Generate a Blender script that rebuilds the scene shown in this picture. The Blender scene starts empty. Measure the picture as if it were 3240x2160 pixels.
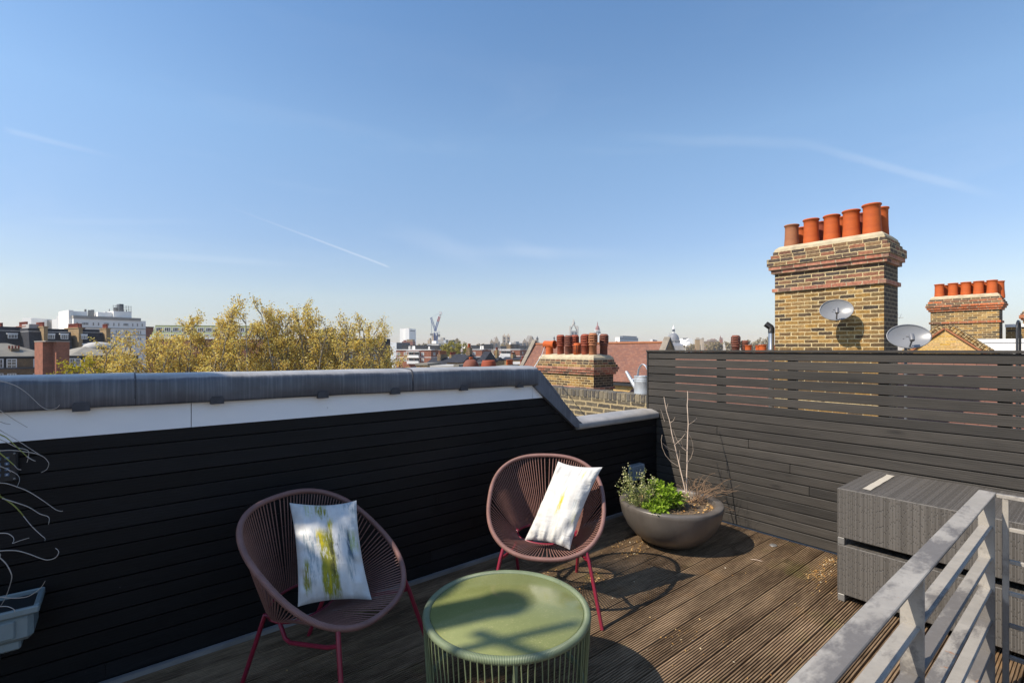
import bpy, random
from math import *
from mathutils import Vector, Matrix

# ------------------------------------------------------------------ frame
# world x runs along the left parapet wall, world y along the slatted fence; deck is z = 0, eye 1.85 m
H = 1.85; F = 1540.0; CX = 1620.0; HY = 1105.0
CA, SA = 0.7800, 0.6257
BG = -atan2(SA, CA)
G = -15.0                                   # street level
SUN = Vector((-0.909, 0.275, 1.0)).normalized()
scene = bpy.context.scene
COL = scene.collection
rnd = random.Random(11)
V = Vector

def W(s, f, z=0.0):
    return V((CA * s + SA * f, -SA * s + CA * f, z))
def px2(px, py, f):                          # design-time: picture point at distance f -> world point
    return W((px - CX) / F * f, f, H + (HY - py) / F * f)

# ------------------------------------------------------------------ mesh builder
class MB:
    def __init__(s):
        s.v = []; s.f = []; s.uv = []; s.m = []; s.sm = []
    def add(s, vs, fs, uvs=None, mi=0, M=None, smooth=False, uo=(0, 0)):
        b = len(s.v)
        P = [V(p) for p in vs]
        for i, f in enumerate(fs):
            if uvs is not None:
                s.uv.append(uvs[i])
            else:
                a = P[f[1]] - P[f[0]]; c = P[f[-1]] - P[f[0]]
                n = a.cross(c); ax, ay, az = abs(n.x), abs(n.y), abs(n.z)
                if az >= ax and az >= ay: s.uv.append([(P[k].x + uo[0], P[k].y + uo[1]) for k in f])
                elif ax >= ay: s.uv.append([(P[k].y + uo[0], P[k].z + uo[1]) for k in f])
                else: s.uv.append([(P[k].x + uo[0], P[k].z + uo[1]) for k in f])
            s.f.append([b + k for k in f]); s.m.append(mi); s.sm.append(smooth)
        if M is not None: P = [M @ p for p in P]
        s.v += [tuple(p) for p in P]
        return s
    def box(s, x0, x1, y0, y1, z0, z1, mi=0, M=None, uo=(0, 0), ch=0.0):
        if ch > 0:
            return s.cbox(x0, x1, y0, y1, z0, z1, ch, mi, M, uo)
        vs = [(x0, y0, z0), (x1, y0, z0), (x1, y1, z0), (x0, y1, z0), (x0, y0, z1), (x1, y0, z1), (x1, y1, z1), (x0, y1, z1)]
        fs = [(0, 3, 2, 1), (4, 5, 6, 7), (0, 1, 5, 4), (1, 2, 6, 5), (2, 3, 7, 6), (3, 0, 4, 7)]
        return s.add(vs, fs, None, mi, M, False, uo)
    def cbox(s, x0, x1, y0, y1, z0, z1, c, mi=0, M=None, uo=(0, 0)):
        # box with chamfered edges
        X = (x0, x1); Y = (y0, y1); Z = (z0, z1); vs = []; idx = {}
        for i in (0, 1):
            for j in (0, 1):
                for k in (0, 1):
                    sx_, sy_, sz_ = (1, -1)[i], (1, -1)[j], (1, -1)[k]
                    for a in range(3):
                        p = [X[i], Y[j], Z[k]]
                        d = [sx_ * c, sy_ * c, sz_ * c]
                        for b in range(3):
                            if b != a: p[b] += d[b]
                        idx[(i, j, k, a)] = len(vs); vs.append(tuple(p))
        fs = []
        for a in range(3):
            for e in (0, 1):
                o = [q for q in range(3) if q != a]
                seq = [(0, 0), (1, 0), (1, 1), (0, 1)]
                f = []
                for u, w in seq:
                    key = [0, 0, 0]; key[a] = e; key[o[0]] = u; key[o[1]] = w
                    f.append(idx[(key[0], key[1], key[2], a)])
                if (e == 0) != (a == 1): f.reverse()
                fs.append(tuple(f))
        for a in range(3):                    # edges along axis a
            o = [q for q in range(3) if q != a]
            for u in (0, 1):
                for w in (0, 1):
                    k0 = [0, 0, 0]; k1 = [0, 0, 0]; k1[a] = 1
                    for kk in (k0, k1): kk[o[0]] = u; kk[o[1]] = w
                    fs.append((idx[(*k0, o[0])], idx[(*k1, o[0])], idx[(*k1, o[1])], idx[(*k0, o[1])]))
        for i in (0, 1):
            for j in (0, 1):
                for k in (0, 1):
                    fs.append((idx[(i, j, k, 0)], idx[(i, j, k, 1)], idx[(i, j, k, 2)]))
        cen = V(((x0 + x1) / 2, (y0 + y1) / 2, (z0 + z1) / 2)); out = []
        for f in fs:
            n = (V(vs[f[1]]) - V(vs[f[0]])).cross(V(vs[f[2]]) - V(vs[f[0]]))
            m = sum((V(vs[q]) for q in f), V()) / len(f) - cen
            out.append(tuple(reversed(f)) if n.dot(m) < 0 else f)
        return s.add(vs, out, None, mi, M, False, uo)
    def prism(s, poly, y0, y1, mi=0, M=None, uo=(0, 0)):      # polygon in x-z, swept along y
        n = len(poly)
        ar = sum(poly[i][0] * poly[(i + 1) % n][1] - poly[(i + 1) % n][0] * poly[i][1] for i in range(n))
        if ar < 0: poly = list(reversed(poly))
        vs = [(p[0], y0, p[1]) for p in poly] + [(p[0], y1, p[1]) for p in poly]
        fs = [tuple(range(n)), tuple(reversed(range(n, 2 * n)))]
        for i in range(n):
            j = (i + 1) % n
            fs.append((i, i + n, j + n, j))
        return s.add(vs, fs, None, mi, M, False, uo)
    def tube(s, pts, r, n=6, closed=False, mi=0, cap=True, smooth=True, M=None, flat=None):
        P = [V(p) for p in pts]; m = len(P)
        if m < 2: return s
        rr = r if isinstance(r, (list, tuple)) else [r] * m
        T = []
        for i in range(m):
            a = P[(i - 1) % m] if (closed or i > 0) else P[i]
            b = P[(i + 1) % m] if (closed or i < m - 1) else P[i]
            t = (b - a); T.append(t.normalized() if t.length > 1e-9 else V((0, 0, 1)))
        up = V((0, 0, 1)) if abs(T[0].z) < 0.9 else V((1, 0, 0))
        N = (up - T[0] * up.dot(T[0])).normalized()
        vs = []; L = [0.0]
        for i in range(m):
            N = (N - T[i] * N.dot(T[i]))
            N = N.normalized() if N.length > 1e-6 else T[i].orthogonal().normalized()
            B = T[i].cross(N)
            if i: L.append(L[-1] + (P[i] - P[i - 1]).length)
            for k in range(n):
                a = 2 * pi * k / n
                c_, s_ = cos(a), sin(a)
                if flat: s_ *= flat
                vs.append(P[i] + (N * c_ + B * s_) * rr[i])
        fs = []; uvs = []
        last = m if closed else m - 1
        for i in range(last):
            j = (i + 1) % m; l1 = L[j] if j else L[-1] + (P[0] - P[-1]).length
            for k in range(n):
                q = (k + 1) % n
                fs.append((i * n + k, i * n + q, j * n + q, j * n + k))
                c0 = 2 * pi * rr[0] * k / n; c1 = 2 * pi * rr[0] * (k + 1) / n
                uvs.append([(L[i], c0), (L[i], c1), (l1, c1), (l1, c0)])
        s.add(vs, fs, uvs, mi, M, smooth)
        if cap and not closed:
            s.add(vs[:n], [tuple(reversed(range(n)))], None, mi, M)
            s.add(vs[-n:], [tuple(range(n))], None, mi, M)
        return s
    def lathe(s, prof, n=24, c=(0, 0, 0), mi=0, M=None, smooth=True, sx=1.0, sy=1.0):
        m = len(prof); vs = []; L = [0]
        for i, (r, z) in enumerate(prof):
            if i: L.append(L[-1] + hypot(r - prof[i - 1][0], z - prof[i - 1][1]))
            for k in range(n):
                a = 2 * pi * k / n
                vs.append((c[0] + r * cos(a) * sx, c[1] + r * sin(a) * sy, c[2] + z))
        fs = []; uvs = []
        R0 = max(p[0] for p in prof)
        for i in range(m - 1):
            for k in range(n):
                q = (k + 1) % n
                fs.append((i * n + k, i * n + q, (i + 1) * n + q, (i + 1) * n + k))
                u0 = 2 * pi * R0 * k / n; u1 = 2 * pi * R0 * (k + 1) / n
                uvs.append([(u0, L[i]), (u1, L[i]), (u1, L[i + 1]), (u0, L[i + 1])])
        return s.add(vs, fs, uvs, mi, M, smooth)
    def grid(s, fn, nu, nv, mi=0, smooth=True, M=None):        # fn(u,v) -> point
        vs = [fn(i / nu, j / nv) for j in range(nv + 1) for i in range(nu + 1)]
        fs = []; uvs = []
        for j in range(nv):
            for i in range(nu):
                a = j * (nu + 1) + i
                fs.append((a, a + 1, a + nu + 2, a + nu + 1))
                uvs.append([(i / nu, j / nv), ((i + 1) / nu, j / nv), ((i + 1) / nu, (j + 1) / nv), (i / nu, (j + 1) / nv)])
        return s.add(vs, fs, uvs, mi, M, smooth)
    def mesh(s, name):
        me = bpy.data.meshes.new(name)
        me.from_pydata(s.v, [], s.f)
        uvl = me.uv_layers.new(name='UVMap')
        flat = [c for f in s.uv for p in f for c in p]
        uvl.data.foreach_set('uv', flat)
        me.polygons.foreach_set('material_index', s.m)
        me.polygons.foreach_set('use_smooth', s.sm)
        me.update()
        return me
    def build(s, name, mats, parent=None, loc=None, rz=None):
        me = s.mesh(name)
        for m in (mats if isinstance(mats, (list, tuple)) else [mats]): me.materials.append(m)
        o = bpy.data.objects.new(name, me); COL.objects.link(o)
        if parent is not None: o.parent = parent
        if loc is not None: o.location = loc
        if rz is not None: o.rotation_euler = (0, 0, rz)
        return o

def tag(o, label=None, cat=None, group=None, kind=None):
    if label: o['label'] = label
    if cat: o['category'] = cat
    if group: o['group'] = group
    if kind: o['kind'] = kind
    return o
def thing(name, label, cat, loc=(0, 0, 0), rz=0.0, group=None):
    o = bpy.data.objects.new(name, None); COL.objects.link(o)
    o.empty_display_size = 0.2
    o.location = loc; o.rotation_euler = (0, 0, rz)
    return tag(o, label, cat, group)
def struct(o): o['kind'] = 'structure'; return o
def copy_tree(o, parent=None):
    c = o.copy(); COL.objects.link(c)
    if parent is not None: c.parent = parent
    for ch in list(o.children): copy_tree(ch, c)
    return c

# ------------------------------------------------------------------ materials
class NT:
    def __init__(s, name):
        s.mat = bpy.data.materials.new(name); s.mat.use_nodes = True
        s.t = s.mat.node_tree; s.b = s.t.nodes['Principled BSDF']
        s.tc = s.t.nodes.new('ShaderNodeTexCoord')
    def n(s, typ, ins=None, **kw):
        nd = s.t.nodes.new(typ)
        for k, v in kw.items(): setattr(nd, k, v)
        for k, v in (ins or {}).items():
            if isinstance(v, bpy.types.NodeSocket): s.t.links.new(v, nd.inputs[k])
            else: nd.inputs[k].default_value = v
        return nd
    def co(s, which='Object', scale=(1, 1, 1)):
        o = s.tc.outputs[which]
        if tuple(scale) == (1, 1, 1): return o
        return s.n('ShaderNodeVectorMath', {0: o, 1: scale}, operation='MULTIPLY').outputs[0]
    def noise(s, vec, scale=5, detail=4, rough=0.55, dist=0.0):
        return s.n('ShaderNodeTexNoise', {'Vector': vec, 'Scale': scale, 'Detail': detail, 'Roughness': rough, 'Distortion': dist}).outputs['Fac']
    def m(s, op, a, b=0.0, c=0.0, clamp=False):
        return s.n('ShaderNodeMath', {0: a, 1: b, 2: c}, operation=op, use_clamp=clamp).outputs[0]
    def mr(s, x, a, b, c=0.0, d=1.0):
        return s.n('ShaderNodeMapRange', {0: x, 1: a, 2: b, 3: c, 4: d}).outputs[0]
    def ramp(s, fac, stops, interp='LINEAR'):
        nd = s.n('ShaderNodeValToRGB', {'Fac': fac}); cr = nd.color_ramp; cr.interpolation = interp
        while len(cr.elements) > 1: cr.elements.remove(cr.elements[-1])
        for i, (p, c) in enumerate(stops):
            e = cr.elements[0] if i == 0 else cr.elements.new(p)
            e.position = p; e.color = (*c, 1) if len(c) == 3 else c
        return nd.outputs['Color']
    def mix(s, fac, a, b, mode='MIX'):
        nd = s.n('ShaderNodeMix', data_type='RGBA', blend_type=mode)
        for k, v in ((0, fac), (6, a), (7, b)):
            if isinstance(v, bpy.types.NodeSocket): s.t.links.new(v, nd.inputs[k])
            elif k == 0: nd.inputs[0].default_value = v
            else: nd.inputs[k].default_value = (*v, 1) if len(v) == 3 else v
        return nd.outputs[2]
    def set(s, **kw):
        for k, v in kw.items():
            k = k.replace('_', ' ')
            if isinstance(v, bpy.types.NodeSocket): s.t.links.new(v, s.b.inputs[k])
            elif isinstance(v, (tuple, list)) and len(v) == 3: s.b.inputs[k].default_value = (*v, 1)
            else: s.b.inputs[k].default_value = v
    def bump(s, h, strength=0.3, dist=0.01):
        b = s.n('ShaderNodeBump', {'Height': h, 'Strength': strength, 'Distance': dist})
        s.t.links.new(b.outputs[0], s.b.inputs['Normal'])
    def sep(s, vec):
        return s.n('ShaderNodeSeparateXYZ', {0: vec}).outputs

def mul(c, k): return tuple(min(1.0, x * k) for x in c)

def plain(name, col, rough=0.6, var=0.2, scale=6.0, metal=0.0, bump=0.0, spec=0.5, stretch=(1, 1, 1)):
    t = NT(name)
    nz = t.noise(t.co('Object', stretch), scale, 5, 0.6)
    t.set(Base_Color=t.ramp(nz, [(0.25, mul(col, 1 - var)), (0.75, mul(col, 1 + var))]), Roughness=rough, Metallic=metal, Specular_IOR_Level=spec)
    if bump: t.bump(nz, bump, 0.01)
    return t.mat

def brick(name, pal, mortar, bw=0.225, rh=0.07, ms=0.007, stain=0.35, bumps=0.6, smooth=0.1):
    t = NT(name)
    wob = t.n('ShaderNodeTexNoise', {'Vector': t.co('Object'), 'Scale': 17.0, 'Detail': 3.0, 'Roughness': 0.6}).outputs['Color']
    wv = t.n('ShaderNodeVectorMath', {0: wob, 1: (0.5, 0.5, 0.5)}, operation='SUBTRACT').outputs[0]
    wv = t.n('ShaderNodeVectorMath', {0: wv, 1: (0.05, 0.024, 0.0)}, operation='MULTIPLY').outputs[0]
    vec = t.n('ShaderNodeVectorMath', {0: t.co('UV'), 1: wv}, operation='ADD').outputs[0]
    nd = t.n('ShaderNodeTexBrick', {'Vector': vec, 'Color1': (0, 0, 0, 1), 'Color2': (1, 1, 1, 1), 'Mortar': (0.5, 0.5, 0.5, 1), 'Scale': 1.0,
             'Mortar Size': ms, 'Mortar Smooth': smooth, 'Bias': 0.0, 'Brick Width': bw, 'Row Height': rh})
    nd.offset = 0.5
    k = len(pal)
    col = t.ramp(nd.outputs['Color'], [(i / (k - 1), c) for i, c in enumerate(pal)], 'LINEAR')
    n1 = t.noise(t.co('Object'), 26, 4, 0.7)
    n2 = t.noise(t.co('Object'), 1.3, 4, 0.6)
    col = t.mix(1.0, col, t.ramp(n1, [(0.25, (0.48, 0.45, 0.42)), (0.7, (1.3, 1.25, 1.2))]), 'MULTIPLY')
    col = t.mix(1.0, col, t.ramp(n2, [(0.3, (1 - stain,) * 3), (0.65, (1.12, 1.1, 1.06))]), 'MULTIPLY')
    mo = t.mix(1.0, mortar, t.ramp(n1, [(0.3, (0.75,) * 3), (0.7, (1.1,) * 3)]), 'MULTIPLY')
    t.set(Base_Color=t.mix(nd.outputs['Fac'], col, mo), Roughness=0.85, Specular_IOR_Level=0.25)
    h = t.m('ADD', t.m('MULTIPLY', nd.outputs['Fac'], -1.0), t.m('MULTIPLY', n1, 0.5))
    t.bump(h, bumps, 0.008)
    return t.mat

def wood(name, dark, light, rough=0.6, freq=170.0, spec=0.4, bumps=0.35, rk=0.08, tone=0.45):
    t = NT(name)
    x, y, z = t.sep(t.co('UV'))[:3]
    low = t.noise(t.n('ShaderNodeCombineXYZ', {0: t.m('MULTIPLY', x, 1.3), 1: t.m('MULTIPLY', y, 3.5), 2: 0.0}).outputs[0], 1.0, 2, 0.45)
    ring = t.m('SINE', t.m('ADD', t.m('MULTIPLY', y, freq), t.m('MULTIPLY', low, 30.0)))
    fine = t.noise(t.n('ShaderNodeCombineXYZ', {0: t.m('MULTIPLY', x, 5.0), 1: t.m('MULTIPLY', y, 240.0), 2: 0.0}).outputs[0], 1.0, 4, 0.6)
    blot = t.noise(t.n('ShaderNodeCombineXYZ', {0: t.m('MULTIPLY', x, 0.9), 1: t.m('MULTIPLY', y, 5.0), 2: 0.0}).outputs[0], 1.0, 3, 0.6)
    g = t.m('ADD', t.m('MULTIPLY', ring, rk), t.m('ADD', t.m('MULTIPLY', fine, 0.55), t.m('MULTIPLY', blot, 0.55)))
    isl = t.n('ShaderNodeNewGeometry').outputs['Random Per Island']
    col = t.mix(1.0, t.ramp(g, [(0.30, dark), (0.85, light)]), t.ramp(isl, [(0.0, (1 - tone,) * 3), (0.5, (1.0, 0.98, 0.96)), (1.0, (1 + tone, 1 + tone * 0.95, 1 + tone * 0.88))]), 'MULTIPLY')
    kn = t.n('ShaderNodeTexVoronoi', {'Vector': t.n('ShaderNodeCombineXYZ', {0: t.m('MULTIPLY', x, 1.6), 1: t.m('MULTIPLY', y, 5.0), 2: 0.0}).outputs[0], 'Scale': 1.0}).outputs['Distance']
    col = t.mix(t.mr(kn, 0.03, 0.13, 0.75, 0.0), col, mul(dark, 0.7))
    sp = t.noise(t.co('Object'), 70, 2, 0.5)
    col = t.mix(t.mr(sp, 0.775, 0.80, 0.0, 0.5), col, (0.16, 0.15, 0.14))
    t.set(Base_Color=col, Roughness=t.mr(fine, 0.3, 0.7, rough - 0.1, rough + 0.15), Specular_IOR_Level=spec)
    t.bump(g, bumps, 0.004)
    return t.mat

def terracotta(name, col, col2, soot=(0.05, 0.035, 0.03)):
    t = NT(name)
    n1 = t.noise(t.co('Object', (1, 1, 2.5)), 3.0, 5, 0.65)
    n2 = t.noise(t.co('Object'), 30, 3, 0.6)
    c = t.ramp(n1, [(0.3, col2), (0.6, col)])
    c = t.mix(t.mr(n2, 0.62, 0.85, 0.0, 0.5), c, soot)
    t.set(Base_Color=c, Roughness=0.75, Specular_IOR_Level=0.3)
    t.bump(n2, 0.15, 0.004)
    return t.mat

def tiles(name, pal, bw=0.17, rh=0.11, gap=(0.03, 0.02, 0.018)):
    t = NT(name)
    nd = t.n('ShaderNodeTexBrick', {'Vector': t.co('UV'), 'Color1': (0, 0, 0, 1), 'Color2': (1, 1, 1, 1), 'Mortar': (0.5, 0.5, 0.5, 1), 'Scale': 1.0,
             'Mortar Size': 0.005, 'Mortar Smooth': 0.3, 'Bias': 0.0, 'Brick Width': bw, 'Row Height': rh})
    k = len(pal)
    c = t.ramp(nd.outputs['Color'], [(i / k, q) for i, q in enumerate(pal)], 'CONSTANT')
    n2 = t.noise(t.co('Object'), 0.7, 5, 0.65)
    c = t.mix(1.0, c, t.ramp(n2, [(0.3, (0.88, 0.86, 0.86)), (0.7, (1.08, 1.07, 1.06))]), 'MULTIPLY')
    t.set(Base_Color=t.mix(t.m('MULTIPLY', nd.outputs['Fac'], 0.7), c, gap), Roughness=0.8, Specular_IOR_Level=0.3)
    t.bump(t.m('MULTIPLY', nd.outputs['Fac'], -1), 0.4, 0.01)
    return t.mat

MT = {}
MT['fence'] = wood('charred_fence_wood', (0.0095, 0.0088, 0.0080), (0.067, 0.060, 0.052), 0.62, 400, rk=0.07, tone=0.30)
MT['clad'] = wood('black_cladding_wood', (0.0020, 0.0021, 0.0026), (0.0118, 0.0120, 0.0140), 0.52, 400, 0.24, rk=0.07, tone=0.4)
MT['post'] = plain('post_black', (0.012, 0.012, 0.012), 0.8, 0.2)

def deck_mat():
    t = NT('weathered_deck_wood')
    x, y, z = t.sep(t.co('UV'))[:3]
    fine = t.noise(t.n('ShaderNodeCombineXYZ', {0: t.m('MULTIPLY', x, 7.0), 1: t.m('MULTIPLY', y, 160.0), 2: 0.0}).outputs[0], 1.0, 4, 0.65)
    blot = t.noise(t.n('ShaderNodeCombineXYZ', {0: t.m('MULTIPLY', x, 1.1), 1: t.m('MULTIPLY', y, 2.2), 2: 0.0}).outputs[0], 1.0, 4, 0.6)
    c = t.ramp(t.m('ADD', t.m('MULTIPLY', fine, 0.55), t.m('MULTIPLY', blot, 0.55)),
               [(0.33, (0.020, 0.0125, 0.0075)), (0.50, (0.108, 0.070, 0.040)), (0.72, (0.325, 0.225, 0.135))])
    wx = t.co('Object')
    moss = t.mr(t.noise(wx, 1.9, 4, 0.6), 0.60, 0.74)
    moss = t.m('MULTIPLY', moss, t.mr(fine, 0.35, 0.65), clamp=True)
    c = t.mix(t.m('MULTIPLY', moss, 0.75), c, (0.13, 0.13, 0.025))
    rust = t.mr(t.noise(wx, 3.1, 5, 0.6), 0.58, 0.75)
    c = t.mix(t.m('MULTIPLY', rust, 0.5), c, (0.26, 0.15, 0.065))
    t.set(Base_Color=c, Roughness=t.mr(blot, 0.3, 0.7, 0.6, 0.9), Specular_IOR_Level=0.16)
    t.bump(fine, 0.35, 0.003)
    return t.mat
MT['deck'] = deck_mat()

def lead_mat(name, base, k=1.0, face_shade=False):
    t = NT(name)
    ux, uy, _ = t.sep(t.co('UV'))[:3]
    o = t.co('Object')
    blotch = t.noise(o, 3.0, 5, 0.65)
    streak = t.noise(t.n('ShaderNodeCombineXYZ', {0: t.m('MULTIPLY', ux, 75.0), 1: t.m('MULTIPLY', uy, 2.0), 2: 0.0}).outputs[0], 1.0, 3, 0.6)
    c = t.ramp(blotch, [(0.25, mul(base, 0.62)), (0.7, mul(base, 1.35))])
    c = t.mix(t.m('MULTIPLY', t.mr(streak, 0.50, 0.72), 0.30 * k), c, (0.42, 0.43, 0.45))
    if face_shade:                                # streaked upright face: shade put into its colour, top left pale as sunlit
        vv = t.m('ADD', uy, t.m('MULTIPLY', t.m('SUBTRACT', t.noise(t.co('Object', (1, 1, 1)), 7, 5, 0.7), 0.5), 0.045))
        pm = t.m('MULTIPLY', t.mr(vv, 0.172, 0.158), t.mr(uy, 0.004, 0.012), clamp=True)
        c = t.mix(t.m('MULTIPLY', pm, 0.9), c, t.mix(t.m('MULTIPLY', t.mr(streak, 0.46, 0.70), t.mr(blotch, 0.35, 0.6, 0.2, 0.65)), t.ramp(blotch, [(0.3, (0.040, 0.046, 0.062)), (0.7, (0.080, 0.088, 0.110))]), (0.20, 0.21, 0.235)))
    t.set(Base_Color=c, Roughness=t.mr(blotch, 0.3, 0.7, 0.34, 0.52), Metallic=0.1, Specular_IOR_Level=0.6)
    t.bump(blotch, 0.12, 0.01)
    return t.mat
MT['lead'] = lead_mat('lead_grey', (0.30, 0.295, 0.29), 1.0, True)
MT['leadflash'] = lead_mat('lead_flashing', (0.13, 0.14, 0.165))
MT['lead_pale'] = lead_mat('lead_pale', (0.30, 0.285, 0.27), 0.5)
MT['leadclip'] = plain('lead_clip_dark', (0.050, 0.051, 0.060), 0.6, 0.4, 30)

def white_mat():
    t = NT('white_painted_board')
    n = t.noise(t.co('Object', (0.4, 1, 1)), 5, 5, 0.6)
    sp = t.noise(t.co('Object', (1, 1, 0.6)), 34, 3, 0.7)
    c = t.ramp(n, [(0.3, (0.82, 0.83, 0.85)), (0.7, (0.90, 0.90, 0.90))])
    c = t.mix(t.mr(sp, 0.70, 0.80, 0.0, 0.5), c, (0.35, 0.33, 0.32))
    t.set(Base_Color=c, Roughness=0.5)
    return t.mat
MT['white'] = white_mat()

def cord_mat(name, col, pitch=0.007):
    t = NT(name)
    x, y, z = t.sep(t.co('UV'))[:3]
    w = t.m('SINE', t.m('MULTIPLY', x, 2 * pi / pitch))
    n = t.noise(t.co('Object'), 9, 3, 0.6)
    c = t.ramp(n, [(0.3, mul(col, 0.82)), (0.7, mul(col, 1.15))])
    t.set(Base_Color=c, Roughness=0.42, Specular_IOR_Level=0.5)
    t.bump(w, 0.7, 0.0016)
    return t.mat
MT['cord'] = cord_mat('mauve_cord_wrap', (0.232, 0.122, 0.104))
MT['strings'] = plain('mauve_strings', (0.238, 0.124, 0.104), 0.42, 0.15, 12)
MT['leg'] = plain('crimson_enamel', (0.205, 0.014, 0.033), 0.38, 0.1, 20)
MT['gcord'] = cord_mat('green_cord_wrap', (0.165, 0.205, 0.120))
MT['gstrings'] = plain('green_strings', (0.165, 0.200, 0.105), 0.42, 0.15, 12)

def top_mat():
    t = NT('green_lacquer_top')
    o = t.co('Object')
    n = t.noise(o, 2.5, 4, 0.6); sp = t.noise(o, 120, 3, 0.75); pol = t.noise(o, 4.0, 4, 0.65)
    c = t.ramp(n, [(0.3, (0.165, 0.185, 0.062)), (0.7, (0.205, 0.225, 0.085))])
    dust = t.m('MULTIPLY', t.mr(sp, 0.55, 0.75), t.mr(pol, 0.40, 0.66, 0.10, 0.75), clamp=True)
    c = t.mix(dust, c, (0.46, 0.40, 0.20))
    t.set(Base_Color=c, Roughness=t.mr(pol, 0.35, 0.65, 0.10, 0.24), Specular_IOR_Level=0.5)
    return t.mat
MT['gtop'] = top_mat()

def rattan_mat():
    t = NT('grey_woven_rattan')
    u, v, _ = t.sep(t.co('UV'))[:3]
    # vertical strands with woven breaks
    col = t.m('FLOOR', t.m('MULTIPLY', u, 170.0))
    off = t.n('ShaderNodeTexWhiteNoise', {'W': col}, noise_dimensions='1D').outputs['Value']
    row = t.m('FRACT', t.m('ADD', t.m('MULTIPLY', v, 9.0), t.n('ShaderNodeTexWhiteNoise', {'W': t.m('MULTIPLY', col, 1.7)}, noise_dimensions='1D').outputs['Value']))
    strand = t.m('ABSOLUTE', t.m('SINE', t.m('MULTIPLY', u, 170.0 * pi)))
    brk = t.mr(t.m('ABSOLUTE', t.m('SUBTRACT', row, 0.5)), 0.43, 0.48)
    c = t.ramp(off, [(0.0, (0.076, 0.069, 0.061)), (0.5, (0.104, 0.095, 0.085)), (1.0, (0.138, 0.127, 0.115))])
    c = t.mix(t.mr(strand, 0.0, 0.45, 0.75, 0.0), c, (0.03, 0.028, 0.027))
    c = t.mix(t.m('MULTIPLY', brk, 0.45), c, (0.032, 0.031, 0.030))
    t.set(Base_Color=c, Roughness=0.5, Specular_IOR_Level=0.45)
    t.bump(t.m('SUBTRACT', strand, brk), 0.6, 0.003)
    return t.mat
MT['rattan'] = rattan_mat()
MT['alu'] = plain('grey_alu', (0.24, 0.235, 0.225), 0.4, 0.12, 15, 0.5)

def rail_mat():
    t = NT('weathered_grey_rail')
    o = t.co('Object')
    n = t.noise(o, 6, 5, 0.65); n2 = t.noise(t.co('Object', (0.5, 1, 1)), 1.7, 7, 0.72); n3 = t.noise(o, 60, 3, 0.6)
    c = t.ramp(n, [(0.3, (0.27, 0.248, 0.215)), (0.7, (0.37, 0.342, 0.300))])
    c = t.mix(t.mr(n2, 0.47, 0.53, 0, 0.85), c, (0.115, 0.105, 0.098))
    c = t.mix(t.m('MULTIPLY', t.mr(n3, 0.5, 0.7), 0.25), c, (0.22, 0.21, 0.20))
    r = t.mr(t.noise(o, 9, 4, 0.7), 0.66, 0.72, 0, 0.8)
    c = t.mix(r, c, (0.30, 0.12, 0.04))
    t.set(Base_Color=c, Roughness=0.55, Metallic=0.1)
    t.bump(n2, 0.1, 0.004)
    return t.mat
MT['rail'] = rail_mat()

def bowl_mat():
    t = NT('bronze_glazed_bowl')
    o = t.co('Object')
    n = t.noise(o, 2.6, 5, 0.6); n2 = t.noise(t.co('Object', (1, 1, 0.2)), 9, 4, 0.6)
    c = t.ramp(t.m('ADD', t.m('MULTIPLY', n, 0.6), t.m('MULTIPLY', n2, 0.4)), [(0.3, (0.078, 0.068, 0.060)), (0.55, (0.130, 0.115, 0.102)), (0.8, (0.195, 0.176, 0.16))])
    t.set(Base_Color=c, Roughness=t.mr(n, 0.3, 0.7, 0.28, 0.45), Metallic=0.15)
    return t.mat
MT['bowl'] = bowl_mat()
MT['soil'] = plain('soil', (0.11, 0.075, 0.045), 0.9, 0.6, 40, bump=0.6)
MT['galv'] = plain('galvanised_steel', (0.50, 0.53, 0.56), 0.42, 0.22, 14, 0.55)
MT['steel'] = plain('bright_steel', (0.42, 0.42, 0.42), 0.28, 0.12, 20, 0.9)
MT['blackplastic'] = plain('black_plastic', (0.014, 0.015, 0.017), 0.5, 0.15)
MT['keycap'] = plain('key_caps', (0.07, 0.11, 0.18), 0.4, 0.1)
MT['digit'] = plain('key_digits', (0.65, 0.72, 0.85), 0.4, 0.05)
MT['dish'] = plain('grey_dish_enamel', (0.19, 0.195, 0.205), 0.3, 0.10, 5)
MT['dishdark'] = plain('dish_arm_grey', (0.14, 0.145, 0.16), 0.45, 0.1)
MT['trough'] = plain('pale_green_grey_plastic', (0.20, 0.245, 0.25), 0.45, 0.12, 9)
MT['boxgrey'] = plain('grey_utility_plastic', (0.20, 0.235, 0.26), 0.5, 0.1)
MT['tape'] = plain('paper_tape', (0.44, 0.40, 0.33), 0.7, 0.06, 20)
MT['flaunch'] = plain('lime_mortar', (0.40, 0.34, 0.23), 0.9, 0.3, 7, bump=0.4)
MT['blackmetal'] = plain('black_metal', (0.02, 0.021, 0.024), 0.45, 0.15)
MT['wire'] = plain('white_cable', (0.65, 0.63, 0.6), 0.5, 0.05)

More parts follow.
